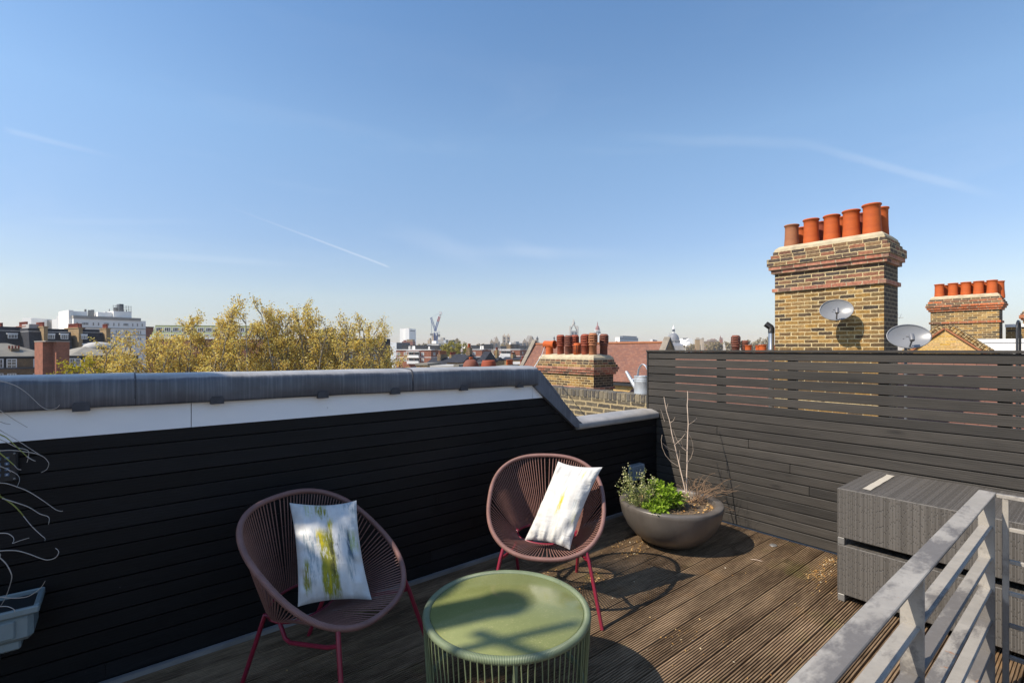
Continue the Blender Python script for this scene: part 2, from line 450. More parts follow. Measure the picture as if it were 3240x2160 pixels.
YEL = [(0.052, 0.043, 0.034), (0.20, 0.135, 0.055), (0.37, 0.225, 0.065), (0.11, 0.075, 0.042), (0.30, 0.18, 0.06), (0.055, 0.044, 0.035), (0.24, 0.15, 0.055), (0.36, 0.23, 0.08), (0.09, 0.066, 0.044), (0.20, 0.13, 0.06), (0.42, 0.29, 0.12)]
YELB = [(0.50, 0.32, 0.08), (0.55, 0.38, 0.13), (0.48, 0.33, 0.17), (0.58, 0.42, 0.17), (0.40, 0.26, 0.10)]
DRK = [(0.075, 0.062, 0.055), (0.12, 0.085, 0.065), (0.20, 0.135, 0.075), (0.26, 0.12, 0.075), (0.055, 0.05, 0.048), (0.16, 0.11, 0.065)]
RED = [(0.36, 0.15, 0.10), (0.42, 0.20, 0.14), (0.30, 0.11, 0.075), (0.13, 0.085, 0.07), (0.45, 0.26, 0.19)]
ORG = [(0.50, 0.14, 0.05), (0.42, 0.13, 0.055), (0.34, 0.12, 0.06), (0.12, 0.075, 0.05)]
MORT = (0.56, 0.445, 0.245)
MT['stock'] = brick('stock_brick', YEL, MORT)
MT['stocksootshade'] = brick('soot_and_shade_brick', [(0.03, 0.026, 0.024), (0.055, 0.044, 0.034), (0.085, 0.065, 0.042), (0.04, 0.035, 0.03)], (0.27, 0.22, 0.14))
MT['stockdark'] = brick('sooty_stock_brick', DRK, MORT)
MT['corbelred'] = brick('red_corbel_brick', RED, (0.42, 0.33, 0.22))
MT['corbelorange'] = brick('orange_corbel_brick', ORG, (0.42, 0.33, 0.22))
MT['yellow'] = brick('new_yellow_brick', YELB, (0.48, 0.36, 0.18), stain=0.15)
MT['parapet'] = brick('parapet_brick', [(0.095, 0.088, 0.075), (0.14, 0.125, 0.095), (0.075, 0.07, 0.062), (0.16, 0.135, 0.09), (0.105, 0.095, 0.075)], (0.36, 0.285, 0.165), ms=0.012, bumps=0.9)
MT['soldier'] = brick('brick_on_edge', [(0.085, 0.078, 0.068), (0.12, 0.105, 0.085), (0.07, 0.065, 0.06), (0.22, 0.18, 0.11), (0.10, 0.09, 0.075)], (0.46, 0.37, 0.21), bw=0.074, rh=0.40, ms=0.010, bumps=0.9)
MT['tc1'] = terracotta('terracotta_orange', (0.45, 0.094, 0.018), (0.36, 0.070, 0.017))
MT['tc2'] = terracotta('terracotta_red', (0.26, 0.058, 0.028), (0.185, 0.045, 0.027))
MT['tc3'] = terracotta('terracotta_brown', (0.185, 0.062, 0.038), (0.10, 0.050, 0.040))
MT['tc4'] = terracotta('terracotta_buff', (0.32, 0.13, 0.060), (0.25, 0.098, 0.048))
MT['potin'] = plain('pot_inside', (0.03, 0.02, 0.016), 0.9, 0.3)
MT['redtile'] = tiles('red_clay_tiles', [(0.195, 0.088, 0.060), (0.215, 0.100, 0.068), (0.18, 0.084, 0.060), (0.21, 0.104, 0.074), (0.168, 0.082, 0.062)])
MT['slate'] = tiles('dark_slate', [(0.022, 0.024, 0.032), (0.030, 0.032, 0.042), (0.026, 0.028, 0.036), (0.036, 0.038, 0.046)], 0.25, 0.16, (0.01, 0.01, 0.012))
MT['greyroof'] = plain('grey_felt_roof', (0.20, 0.185, 0.155), 0.85, 0.25, 0.6)
MT['paleroof'] = plain('pale_roof', (0.38, 0.37, 0.35), 0.8, 0.2, 0.6)
MT['brownbrick'] = brick('brown_brick', [(0.20, 0.135, 0.075), (0.15, 0.105, 0.065), (0.24, 0.16, 0.08), (0.11, 0.08, 0.055)], (0.26, 0.20, 0.13))
MT['tanbrick'] = brick('tan_brick', [(0.36, 0.25, 0.13), (0.30, 0.21, 0.11), (0.40, 0.28, 0.14), (0.24, 0.17, 0.10)], (0.36, 0.28, 0.18))
MT['redbrick'] = brick('red_brick', [(0.30, 0.105, 0.065), (0.26, 0.09, 0.055), (0.34, 0.125, 0.075), (0.22, 0.085, 0.055)], (0.30, 0.19, 0.14))
MT['stucco'] = plain('white_stucco', (0.82, 0.80, 0.76), 0.8, 0.05, 0.3)
MT['stone'] = plain('buff_stone', (0.36, 0.29, 0.21), 0.85, 0.25, 0.3)
MT['greystone'] = plain('grey_stone', (0.33, 0.31, 0.28), 0.85, 0.2, 0.3)
MT['bluegrey'] = plain('dark_blue_grey_cladding', (0.05, 0.06, 0.075), 0.6, 0.1, 0.2)
MT['lightclad'] = plain('pale_cladding', (0.42, 0.45, 0.48), 0.6, 0.08, 0.2)
MT['copper'] = plain('green_copper_roof', (0.17, 0.20, 0.085), 0.7, 0.15, 0.5)
MT['frame'] = plain('white_window_frame', (0.70, 0.70, 0.69), 0.5, 0.05, 2)
def glass_mat():
    t = NT('window_glass')
    n = t.noise(t.co('Object'), 1.7, 2, 0.5)
    t.set(Base_Color=t.ramp(n, [(0.35, (0.02, 0.024, 0.03)), (0.65, (0.14, 0.145, 0.14))]), Roughness=0.08, Specular_IOR_Level=0.6)
    return t.mat
MT['glass'] = glass_mat()
MT['domelead'] = plain('dome_lead', (0.17, 0.175, 0.19), 0.6, 0.12, 0.4)
MT['crane'] = plain('crane_blue', (0.015, 0.065, 0.26), 0.5, 0.1, 1)
MT['craneWhite'] = plain('crane_white', (0.62, 0.62, 0.60), 0.5, 0.1, 1)
MT['craneRed'] = plain('crane_red', (0.34, 0.035, 0.05), 0.5, 0.1, 1)
MT['bark'] = plain('bark', (0.22, 0.185, 0.13), 0.9, 0.4, 6)
MT['twig'] = plain('pale_twig', (0.46, 0.36, 0.28), 0.8, 0.25, 14)
MT['drytwig'] = plain('dry_twig', (0.27, 0.17, 0.10), 0.85, 0.35, 20)
MT['seed'] = plain('seed_ball', (0.035, 0.026, 0.016), 0.9, 0.3, 3)

def leaf(name, stops, trans=0.35):
    t = NT(name)
    g = t.n('ShaderNodeNewGeometry')
    c = t.ramp(g.outputs['Random Per Island'], stops)
    d = t.n('ShaderNodeBsdfDiffuse', {'Color': c}); tr = t.n('ShaderNodeBsdfTranslucent', {'Color': c})
    mx = t.n('ShaderNodeMixShader', {0: trans, 1: d.outputs[0], 2: tr.outputs[0]})
    out = [n for n in t.t.nodes if n.type == 'OUTPUT_MATERIAL'][0]
    t.t.links.new(mx.outputs[0], out.inputs['Surface'])
    return t.mat
MT['leaf'] = leaf('plane_tree_leaf', [(0.0, (0.20, 0.14, 0.04)), (0.2, (0.56, 0.38, 0.08)), (0.6, (0.78, 0.59, 0.16)), (0.85, (0.70, 0.62, 0.16)), (1.0, (0.90, 0.80, 0.40))], 0.45)
MT['leafy'] = leaf('yellow_green_leaf', [(0.0, (0.22, 0.17, 0.02)), (0.5, (0.46, 0.38, 0.03)), (1.0, (0.50, 0.48, 0.07))])
MT['weed'] = leaf('bright_weed_leaf', [(0.0, (0.09, 0.16, 0.014)), (0.5, (0.22, 0.35, 0.03)), (1.0, (0.36, 0.48, 0.07))])
MT['weed2'] = leaf('olive_weed_leaf', [(0.0, (0.13, 0.15, 0.045)), (0.5, (0.30, 0.33, 0.11)), (0.85, (0.42, 0.42, 0.18)), (1.0, (0.55, 0.52, 0.28))])
MT['litter'] = leaf('dry_litter', [(0.0, (0.20, 0.10, 0.035)), (0.5, (0.46, 0.27, 0.10)), (0.85, (0.55, 0.40, 0.20)), (1.0, (0.62, 0.55, 0.42))], 0.1)
MT['farleaf'] = leaf('far_tree_leaf', [(0.0, (0.20, 0.155, 0.085)), (0.5, (0.34, 0.27, 0.15)), (1.0, (0.42, 0.35, 0.19))], 0.2)
MT['blade'] = plain('dry_grass_blade', (0.42, 0.38, 0.34), 0.6, 0.2, 10)
MT['bladegreen'] = plain('green_grass_blade', (0.25, 0.27, 0.06), 0.6, 0.3, 6)

def stroke_fabric(name, strokes, k=1.0, fold=0.25):
    t = NT(name)
    u, v, _ = t.sep(t.co('UV'))[:3]
    n1 = t.noise(t.n('ShaderNodeCombineXYZ', {0: t.m('MULTIPLY', u, 26.0), 1: t.m('MULTIPLY', v, 5.5), 2: 0.0}).outputs[0], 1.0, 5, 0.75)
    n2 = t.noise(t.n('ShaderNodeCombineXYZ', {0: t.m('MULTIPLY', u, 9.0), 1: t.m('MULTIPLY', v, 4.0), 2: 3.0}).outputs[0], 1.0, 4, 0.65)
    c = t.ramp(n2, [(0.3, mul((0.56, 0.55, 0.52), k)), (0.7, mul((0.68, 0.67, 0.64), k))])
    for (u0, u1, v0, v1, col, th) in strokes:
        uu = t.m('ADD', u, t.m('MULTIPLY', t.m('SUBTRACT', n2, 0.5), 0.14))
        vv = t.m('ADD', v, t.m('MULTIPLY', t.m('SUBTRACT', n1, 0.5), 0.30))
        e = 0.022
        a = t.m('MULTIPLY', t.mr(uu, u0 - e, u0 + e), t.mr(uu, u1 + e, u1 - e), clamp=True)
        b = t.m('MULTIPLY', t.mr(vv, v0 - .04, v0 + .04), t.mr(vv, v1 + .04, v1 - .04), clamp=True)
        k = t.m('MULTIPLY', t.m('MULTIPLY', a, b), t.mr(n1, th - 0.06, th + 0.06), clamp=True)
        c = t.mix(k, c, col)
    wv = t.noise(t.co('UV'), 220, 2, 0.5)
    t.set(Base_Color=c, Roughness=0.9, Specular_IOR_Level=0.15)
    cr_ = t.noise(t.n('ShaderNodeCombineXYZ', {0: t.m('MULTIPLY', u, 3.0), 1: t.m('MULTIPLY', v, 11.0), 2: 7.0}).outputs[0], 1.0, 3, 0.5, 0.8)
    t.bump(t.m('ADD', t.m('MULTIPLY', wv, 0.05), t.m('ADD', t.m('MULTIPLY', n2, 0.4), cr_)), fold, 0.03)
    return t.mat
OLV = (0.25, 0.24, 0.035); MUS = (0.52, 0.42, 0.02); NAV = (0.045, 0.075, 0.11); GRB = (0.28, 0.34, 0.36); DKO = (0.07, 0.07, 0.03); LTG = (0.42, 0.46, 0.20)
MT['pillowA'] = stroke_fabric('painted_pillow_fabric', [
    (0.13, 0.32, 0.18, 0.70, GRB, 0.52), (0.10, 0.18, 0.10, 0.38, OLV, 0.46), (0.37, 0.60, 0.02, 0.66, OLV, 0.40), (0.34, 0.44, 0.48, 0.68, MUS, 0.50), (0.50, 0.58, 0.22, 0.74, DKO, 0.50),
    (0.52, 0.60, 0.68, 0.80, MUS, 0.42), (0.36, 0.52, 0.84, 1.0, OLV, 0.46), (0.20, 0.32, 0.86, 1.0, LTG, 0.52), (0.40, 0.50, 0.05, 0.30, MUS, 0.55), (0.60, 0.66, 0.35, 0.62, NAV, 0.54),
    (0.80, 0.87, 0.36, 0.66, NAV, 0.38), (0.84, 0.96, 0.46, 0.64, LTG, 0.48), (0.76, 0.84, 0.18, 0.42, GRB, 0.48), (0.78, 0.98, 0.86, 1.0, GRB, 0.52), (0.66, 0.90, 0.55, 0.75, GRB, 0.56)])
MT['pillowB'] = stroke_fabric('pale_pillow_fabric', [
    (0.46, 0.54, 0.36, 0.60, MUS, 0.46), (0.50, 0.53, 0.55, 0.72, (0.6, 0.5, 0.1), 0.5), (0.80, 0.86, 0.45, 0.62, GRB, 0.5), (0.86, 0.95, 0.30, 0.5, (0.45, 0.44, 0.25), 0.55), (0.60, 0.64, 0.02, 0.3, (0.5, 0.47, 0.3), 0.55), (0.72, 0.78, 0.86, 0.98, (0.6, 0.52, 0.2), 0.5)], 0.90, 0.30)
# ================================================================== NEAR TERRACE
def uvswap(mb, k):                            # rotate the uv of the last k faces that face up
    for i in range(len(mb.f) - k, len(mb.f)):
        zs = [mb.v[q][2] for q in mb.f[i]]
        if max(zs) - min(zs) < 1e-6: mb.uv[i] = [(b, a) for a, b in mb.uv[i]]

# ---- deck: grooved boards along x
def build_deck():
    mb = MB(); R = random.Random(3)
    y1 = 2.2875 + 0.15 * 8
    while y1 > -2.7:
        y0 = y1 - 0.1445
        n = 9; prof = []
        pw = (y1 - y0) / n
        for i in range(n):
            a = y0 + i * pw
            prof += [(a + 0.0002, -0.0105), (a + pw * 0.07, -0.001), (a + pw * 0.11, 0.0), (a + pw * 0.58, 0.0), (a + pw * 0.62, -0.001), (a + pw * 0.68, -0.0105)]
        prof = [(y0, -0.03)] + prof + [(y1, -0.03)]
        cuts = [-2.9]; x = -2.9 + R.uniform(0.5, 3.2)
        while x < 4.6:
            cuts.append(x); x += R.uniform(2.2, 3.6)
        cuts.append(5.035)
        for a, b in zip(cuts[:-1], cuts[1:]):
            a += 0.002; b -= 0.002; uo = (R.uniform(0, 50), R.uniform(0, 50)); dz = R.uniform(-0.0015, 0.001)
            m = len(prof)
            vs = [(a, p[0], p[1] + dz) for p in prof] + [(b, p[0], p[1] + dz) for p in prof]
            fs = []; uvs = []; L = 0.0
            for i in range(m - 1):
                l2 = L + hypot(prof[i + 1][0] - prof[i][0], prof[i + 1][1] - prof[i][1])
                fs.append((i, i + m, i + 1 + m, i + 1))
                uvs.append([(a + uo[0], L + uo[1]), (b + uo[0], L + uo[1]), (b + uo[0], l2 + uo[1]), (a + uo[0], l2 + uo[1])]); L = l2
            mb.add(vs, fs, uvs)
        y1 -= 0.15
    return struct(mb.build('deck', MT['deck']))
build_deck()
struct(MB().box(-3.2, 5.16, -3.0, 3.72, G + 0.01, -0.045).build('roof_slab', MT['post']))

# ---- left parapet wall
def slope_x(z): return 3.189 + (1.386 - z) * 1.46
pw = thing('parapet_wall', 'long black boarded parapet wall with white band and grey lead top', 'wall', (0, 3.5, 0))
core = MB().prism([(-3.2, -0.2), (5.03, -0.2), (5.03, 1.02), (3.66, 1.02), (3.10, 1.40), (3.0, 1.50), (-3.2, 1.56)], 0.03, 0.24)
core.build('wall_core', MT['post'], pw)
mb = MB(); R = random.Random(5); zt = 1.381; zs = [1.308 - 0.0908 * k for k in range(15)]; tops = [1.381] + zs
for i, z1 in enumerate(tops[:-1]):
    z0 = max(tops[i + 1], 0.0); z1 -= 0.0075 if i else 0.0
    if z1 <= 0.01: break
    xr0 = slope_x(z0) if z0 > 1.03 else 5.035; xr1 = slope_x(z1) if z1 > 1.03 else 5.035
    if z0 > 1.03 and xr0 > 3.6: xr0 = 3.64
    jx = R.choice([None, R.uniform(-0.5, 2.4), R.uniform(1.5, 3.2)])
    d = R.uniform(-0.002, 0.002)
    segs = [(-3.2, None)] if jx is None else [(-3.2, jx - 0.001), (jx + 0.001, None)]
    for a, b in segs:
        uo = (R.uniform(0, 60), R.uniform(0, 9))
        poly = [(a, z0), (b if b else xr0, z0), (b if b else xr1, z1), (a, z1)]
        mb.prism(poly, d, 0.022, uo=uo)
mb.build('cladding_boards', MT['clad'], pw)
for poly in ([(-3.2, 1.3825), (0.325, 1.3825), (0.325, 1.56), (-3.2, 1.56)], [(0.329, 1.3825), (3.050, 1.3825), (3.050, 1.535), (0.329, 1.56)],
             [(3.053, 1.3825), (3.185, 1.3825), (3.12, 1.445), (3.053, 1.50)]):
    MB().prism(poly, -0.008, 0.028).build('white_board', MT['white'], pw)
def coping_seg(x0, x1, prof, tilt, lift=0.0, mat='lead', wob=0.0035, name='lead_coping', R=random.Random(2)):
    n = max(4, int((x1 - x0) / 0.06)); m = MB(); ph = R.uniform(0, 9)
    pts = []
    for i in range(n + 1):
        x = x0 + (x1 - x0) * i / n
        for j, (y, z) in enumerate(prof):
            w = wob * (sin(x * 5.1 + ph + j * 0.5) + 0.6 * sin(x * 13.7 + j * 1.3 + ph))
            k = lift if 0 < j < len(prof) - 1 else 0
            pts.append((x, y - (k if j < len(prof) / 2 else -k) + w * (0.3 if j == 0 else 1), z + (k if j > 2 else 0) - tilt * x + w * 0.3))
    mp = len(prof); fs = []; uvs = []; L = [0]
    for j in range(1, mp): L.append(L[-1] + hypot(prof[j][0] - prof[j - 1][0], prof[j][1] - prof[j - 1][1]))
    for i in range(n):
        xa = x0 + (x1 - x0) * i / n; xb = x0 + (x1 - x0) * (i + 1) / n
        for j in range(mp - 1):
            fs.append((i * mp + j, (i + 1) * mp + j, (i + 1) * mp + j + 1, i * mp + j + 1))
            uvs.append([(xa, L[j]), (xb, L[j]), (xb, L[j + 1]), (xa, L[j + 1])])
    m.add(pts, fs, uvs, smooth=True)
    m.add(pts[:mp], [tuple(reversed(range(mp)))]); m.add(pts[-mp:], [tuple(range(mp))])
    return m.build(name, MT[mat], pw)
P1 = [(-0.030, 1.532), (-0.044, 1.536), (-0.049, 1.548), (-0.049, 1.60), (-0.047, 1.660), (-0.040, 1.683), (-0.020, 1.698), (0.03, 1.705), (0.08, 1.707), (0.16, 1.708), (0.25, 1.70), (0.275, 1.67), (0.275, 1.50)]
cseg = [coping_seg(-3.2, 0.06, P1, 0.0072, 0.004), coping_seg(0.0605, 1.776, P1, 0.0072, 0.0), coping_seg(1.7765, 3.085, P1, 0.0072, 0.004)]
for xs_ in (0.06, 1.776): coping_seg(xs_ - 0.004, xs_ + 0.003, [(y - 0.003 if z < 1.69 else y, z + (0.003 if z > 1.66 else 0)) for y, z in P1], 0.0072, 0.004, 'leadclip', 0.0035, 'lead_seam')
sl = MB().prism([(3.06, 1.49), (3.086, 1.655), (3.125, 1.645), (3.40, 1.365), (3.66, 1.118), (3.70, 1.095), (3.66, 1.045), (3.60, 1.062), (3.185, 1.388)], -0.042, 0.255)
sl.prism([(3.20, 1.570), (3.385, 1.387), (3.375, 1.372), (3.19, 1.555)], -0.047, 0.26)
sl.build('sloping_flashing', MT['leadflash'], pw)
P2 = [(-0.030, 1.026), (-0.046, 1.030), (-0.050, 1.045), (-0.049, 1.078), (-0.040, 1.094), (-0.012, 1.108), (0.06, 1.127), (0.18, 1.125), (0.235, 1.11), (0.235, 0.98)]
coping_seg(3.655, 5.03, P2, 0.0, 0.0, 'lead_pale', 0.002, 'low_coping')
for px in (257, 687, 1022, 1251, 1468, 1645):
    c = (px - CX) / F; k = 3.455 / (-SA * c + CA); x = (CA * c + SA) * k
    m = MB(); w = 0.036
    poly = [(x - w, -0.012), (x + w, -0.012), (x + w, 0.022), (x + w * 0.75, 0.036), (x - w * 0.75, 0.036), (x - w, 0.022)]
    m.prism([(a, b + 1.532 - 0.0072 * x) for a, b in poly], -0.056, -0.02)
    m.build('lead_clip', MT['leadclip'], cseg[0] if x < 0.06 else cseg[1] if x < 1.776 else cseg[2])
MB().box(-3.2, 5.03, -0.035, -0.003, 0.001, 0.028).build('base_batten', plain('grey_batten', (0.17, 0.165, 0.16), 0.7, 0.4, 12, stretch=(0.3, 1, 1)), pw)

# ---- slatted fence
fn = thing('slatted_fence', 'charcoal horizontal board fence with open slats near its top, right of the corner', 'fence', (5.043, 0.5, 0))
def fy(y): return y - 0.5
mb = MB(); R = random.Random(8)
gaps = [1.7358, 1.6455, 1.5544, 1.461, 1.369, 1.281] + [1.194 - 0.0905 * k for k in range(14)]
top = 1.8195
for i, g in enumerate(gaps):
    hg = 0.0044 if i < 6 else 0.0040
    z0 = g + hg; z1 = top
    if i == len(gaps) - 1 or z0 < 0.012: z0 = 0.012
    yl = 3.612 if i < 8 else 3.495
    cuts = [yl]
    if i >= 9:
        q = 1.99 if i in (12,) else R.uniform(-2.0, 3.0)
        cuts.append(q)
    cuts.append(-2.7)
    for a, b in zip(cuts[:-1], cuts[1:]):
        a_, b_ = fy(a) - (0.0012 if a != yl else 0), fy(b) + 0.0012
        wv = R.uniform(-0.0015, 0.0015)
        mb.cbox(R.uniform(-0.001, 0.001), 0.0205, b_, a_, z0 + wv, z1 + wv, 0.0032, uo=(R.uniform(0, 80), R.uniform(0, 9)))
    top = g - hg
    if z0 <= 0.012: break
mb.build('board_panel', MT['fence'], fn)
MB().box(0.024, 0.034, fy(-2.7), fy(3.49), 0.0, 1.196).build('backing_board', MT['post'], fn)
MB().cbox(-0.018, 0.075, fy(-2.7), fy(3.637), 1.8200, 1.842, 0.002).build('top_cap', MT['fence'], fn)
MB().box(-0.003, 0.09, fy(3.614), fy(3.634), 1.12, 1.8195).build('end_trim', MT['post'], fn)
for (a, b) in ((3.575, 3.612), (3.30, 3.548), (2.677, 2.752), (1.952, 2.026), (1.22, 1.295), (0.49, 0.565), (-0.24, -0.165), (-0.97, -0.895), (-1.7, -1.625)):
    MB().box(0.036 if a < 3.5 else 0.022, 0.098, fy(a), fy(b), (1.14 if a > 3.3 else 0.0), 1.819).build('post', MT['post'], fn)

# ---- brick parapet beyond the fence
bp = thing('brick_parapet', 'low sooty brick parapet with bricks on edge along its top, under the watering can', 'wall', (5.17, 3.3, -0.5))
MB().box(0, 0.225, 0, 8.6, G + 0.51, 1.66).build('brickwork', MT['parapet'], bp)
mb = MB(); R = random.Random(4)
for i in range(114):
    y = 0.003 + i * 0.0755
    mb.cbox(-0.006 + R.uniform(-.002, .002), 0.231 + R.uniform(-.002, .002), y, y + 0.066, 1.668, 1.772 + R.uniform(-.003, .003), 0.006, uo=(R.uniform(0, 9), R.uniform(0, 9)))
MT['edgebrick'] = (lambda t: (t.set(Base_Color=t.mix(t.mr(t.noise(t.co('Object'), 22, 4, 0.7), 0.55, 0.7, 0, 0.7),
     t.ramp(t.n('ShaderNodeNewGeometry').outputs['Random Per Island'], [(0, (0.055, 0.05, 0.046)), (0.5, (0.10, 0.09, 0.075)), (0.85, (0.16, 0.135, 0.095)), (1, (0.26, 0.20, 0.12))]), (0.34, 0.28, 0.17)), Roughness=0.9),
     t.bump(t.noise(t.co('Object'), 40, 4, 0.7), 0.5, 0.01), t.mat)[-1])(NT('edge_brick'))
mb.build('edge_bricks', MT['edgebrick'], bp)
MB().box(0.004, 0.221, 0, 8.6, 1.661, 1.762).build('mortar_bed', MT['flaunch'], bp)

# ---- chimney stacks
def pot_plain(r=0.125, h=0.47):
    return [(r * 1.10, 0), (r * 1.06, h * 0.1), (r * 0.97, h * 0.45), (r * 0.94, h * 0.8), (r * 0.96, h * 0.93), (r * 1.07, h * 0.95), (r * 1.09, h * 0.98), (r * 1.03, h), (r * 0.86, h), (r * 0.82, h * 0.6), (r * 0.8, h * 0.3), (0.001, h * 0.3)]
def pot_louvre(r=0.105, h=0.62):
    k = h / 0.70
    pr = [(1.0, 0), (0.95, .33), (1.12, .34), (1.12, .365), (0.98, .375), (1.0, .40), (1.18, .415), (1.2, .445), (0.80, .455), (0.80, .475), (1.2, .475), (1.12, .525), (0.8, .53), (0.8, .548), (1.2, .548), (1.12, .598), (0.8, .604), (.8, .622), (1.18, .622), (1.16, .64), (.85, .70), (.7, .70), (.6, .5), (.001, .5)]
    return [(a * r, z * k) for a, z in pr]
def sooty(mb):                                # soot and the sunless face's shade, both put into darker brick
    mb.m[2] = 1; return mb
def stack(name, label, x0, x1, y0, y1, zt, zb, tiers, string, pots, c=0.07, lower='stock', upper='stockdark', fl=0.13, group=None, group_soot=None):
    n = int(ceil((zt - zb) / c)); z0 = zt - n * c
    t = thing(name, label, 'chimney', ((x0 + x1) / 2, (y0 + y1) / 2, z0), 0, group)
    hx, hy = (x1 - x0) / 2, (y1 - y0) / 2; h = n * c
    z = h; R = random.Random(int(zt * 1000))
    cor = {}
    for (k, off, mat) in tiers:
        cor.setdefault(mat, MB()).box(-hx - off, hx + off, -hy - off, hy + off, z - k * c + 0.001, z - 0.001, uo=(R.uniform(0, .2), 0)); z -= k * c
    for mat, m in cor.items(): m.build('corbelled_head', MT[mat], t)
    zs = z
    if string:
        so, smat, sk = string
        sooty(MB().box(-hx, hx, -hy, hy, so * c + sk * c, zs)).build('upper_shaft', [MT[upper], MT['stocksootshade']], t)
        MB().box(-hx - 0.038, hx + 0.038, -hy - 0.038, hy + 0.038, so * c + 0.001, so * c + sk * c - 0.001).build('string_course', MT[smat], t)
        zs = so * c
    sooty(MB().box(-hx, hx, -hy, hy, 0, zs)).build('shaft', [MT[lower], MT['stocksootshade']], t)
    m = MB(); o0 = 0.012; i = 0.10; N = 10
    base = [(-hx - o0, -hy - o0), (hx + o0, -hy - o0), (hx + o0, hy + o0), (-hx - o0, hy + o0)]
    vs = [(a, b, h) for a, b in base] + [(a * 0.98, b * 0.99, h + fl * 0.35) for a, b in base] + [(a * 0.78, b * 0.93, h + fl * 0.8) for a, b in base] + [(a * 0.3, b * 0.82, h + fl) for a, b in base]
    fs = [(8 + 4 + q, 12 + (q + 1) % 4, 12 + q) for q in range(0)]
    for l in range(3):
        for q in range(4):
            p = (q + 1) % 4; fs.append((l * 4 + q, l * 4 + p, l * 4 + 4 + p, l * 4 + 4 + q))
    fs.append((12, 13, 14, 15))
    m.add(vs, fs, smooth=False); m.build('mortar_flaunching', MT['flaunch'], t)
    for (px_, py_, prof, mat, extra) in pots:
        dx, dy = px_ - (x0 + x1) / 2, py_ - (y0 + y1) / 2
        mm = MB(); zb_ = h + fl * 0.45; ext = 0.10
        tl = Matrix.Translation((0, 0, 0)) @ Matrix.Rotation(R.uniform(-0.02, 0.02), 4, 'X') @ Matrix.Rotation(R.uniform(-0.02, 0.02), 4, 'Y')
        mm.lathe([(prof[0][0], -ext)] + prof, 20, M=tl)
        if extra == 'ribs':
            H_ = prof[-1][1]; top_ = max(p[1] for p in prof); r_ = prof[0][0]
            for q in range(6):
                a = q * pi / 3 + 0.4
                mm.box(-0.012, 0.012, r_ * 0.85, r_ * 1.19, top_ * 0.60, top_ * 0.93, M=tl @ Matrix.Rotation(a, 4, 'Z'))
        if extra == 'elbow':
            zt_ = max(p[1] for p in prof)
            Mx = Matrix.Translation((0, 0, zt_ + 0.03)) @ Matrix.Rotation(radians(12), 4, 'Z') @ Matrix.Rotation(pi / 2, 4, 'X')
            mm.lathe([(0.001, -0.19), (0.10, -0.19), (0.118, -0.18), (0.112, 0.0), (0.115, 0.17), (0.132, 0.18), (0.132, 0.20), (0.108, 0.20), (0.098, 0.0), (0.001, -0.02)], 20, M=Mx)
        mats = [MT[mat], MT['potin']]
        if extra == 'cage':
            top_ = max(p[1] for p in prof)
            for rr in range(6):
                for q in range(9):
                    a = q * 2 * pi / 9
                    mm.box(-0.024, 0.024, 0.085, 0.1125, top_ * (0.30 + rr * 0.095), top_ * (0.30 + rr * 0.095) + 0.018, mi=1, M=Matrix.Rotation(a, 4, 'Z'))
        mm.build('chimney_pot', mats, t, (dx, dy, zb_))
    return t

pp = pot_plain(0.128, 0.50)
big = stack('chimney_stack', 'large sooty yellow brick chimney carrying ten orange pots, tallest of all', 9.8, 10.6, 2.42, 4.137, 3.711, -0.35,
    [(1, 0.025, 'stockdark'), (1, 0.055, 'stockdark'), (2, 0.105, 'stockdark'), (1, 0.085, 'corbelred'), (1, 0.05, 'corbelred')], (48, 'corbelred', 1),
    [(10.03, 3.93, pot_plain(0.122, 0.46), 'tc4', ''), (10.03, 3.585, pp, 'tc1', ''), (10.03, 3.25, pp, 'tc1', ''), (10.03, 2.945, pot_plain(0.13, 0.52), 'tc1', ''), (10.03, 2.64, pot_plain(0.133, 0.56), 'tc1', ''),
     (10.40, 3.90, pot_plain(0.115, 0.46), 'tc1', ''), (10.40, 3.55, pot_plain(0.112, 0.5), 'tc2', ''), (10.40, 3.22, pot_plain(0.112, 0.52), 'tc1', ''), (10.40, 2.92, pot_plain(0.115, 0.52), 'tc2', ''), (10.40, 2.62, pot_plain(0.12, 0.56), 'tc1', '')])
lv = pot_louvre(0.108, 0.66)
stack('chimney_stack', 'broad yellow brick chimney with louvred pots and a bent orange cowl', 10.2, 11.04, 9.105, 11.36, 1.56, -1.4,
    [(1, 0.02, 'stockdark'), (1, 0.05, 'stockdark'), (1, 0.09, 'stock'), (1, 0.12, 'corbelred'), (1, 0.095, 'corbelred'), (1, 0.06, 'corbelred')], (31, 'corbelred', 1),
    [(10.42, 11.12, pot_plain(0.12, 0.34), 'tc1', 'elbow'), (10.44, 10.64, lv, 'tc2', 'ribs'), (10.44, 10.31, pot_louvre(0.108, .64), 'tc3', 'ribs'),
     (10.42, 9.94, [(0.075, 0), (0.075, 0.06), (0.11, 0.08), (0.11, 0.36), (0.08, 0.40), (0.001, 0.40)], 'tc1', 'cage'),
     (10.44, 9.63, lv, 'tc2', 'ribs'), (10.42, 9.33, pot_louvre(0.112, .68), 'tc4', 'ribs'),
     (10.84, 10.42, lv, 'tc2', 'ribs'), (10.84, 10.03, lv, 'tc2', 'ribs'), (10.84, 9.70, lv, 'tc2', 'ribs'), (10.82, 9.28, pot_louvre(0.112, .66), 'tc3', 'ribs')], upper='stock', fl=0.16)
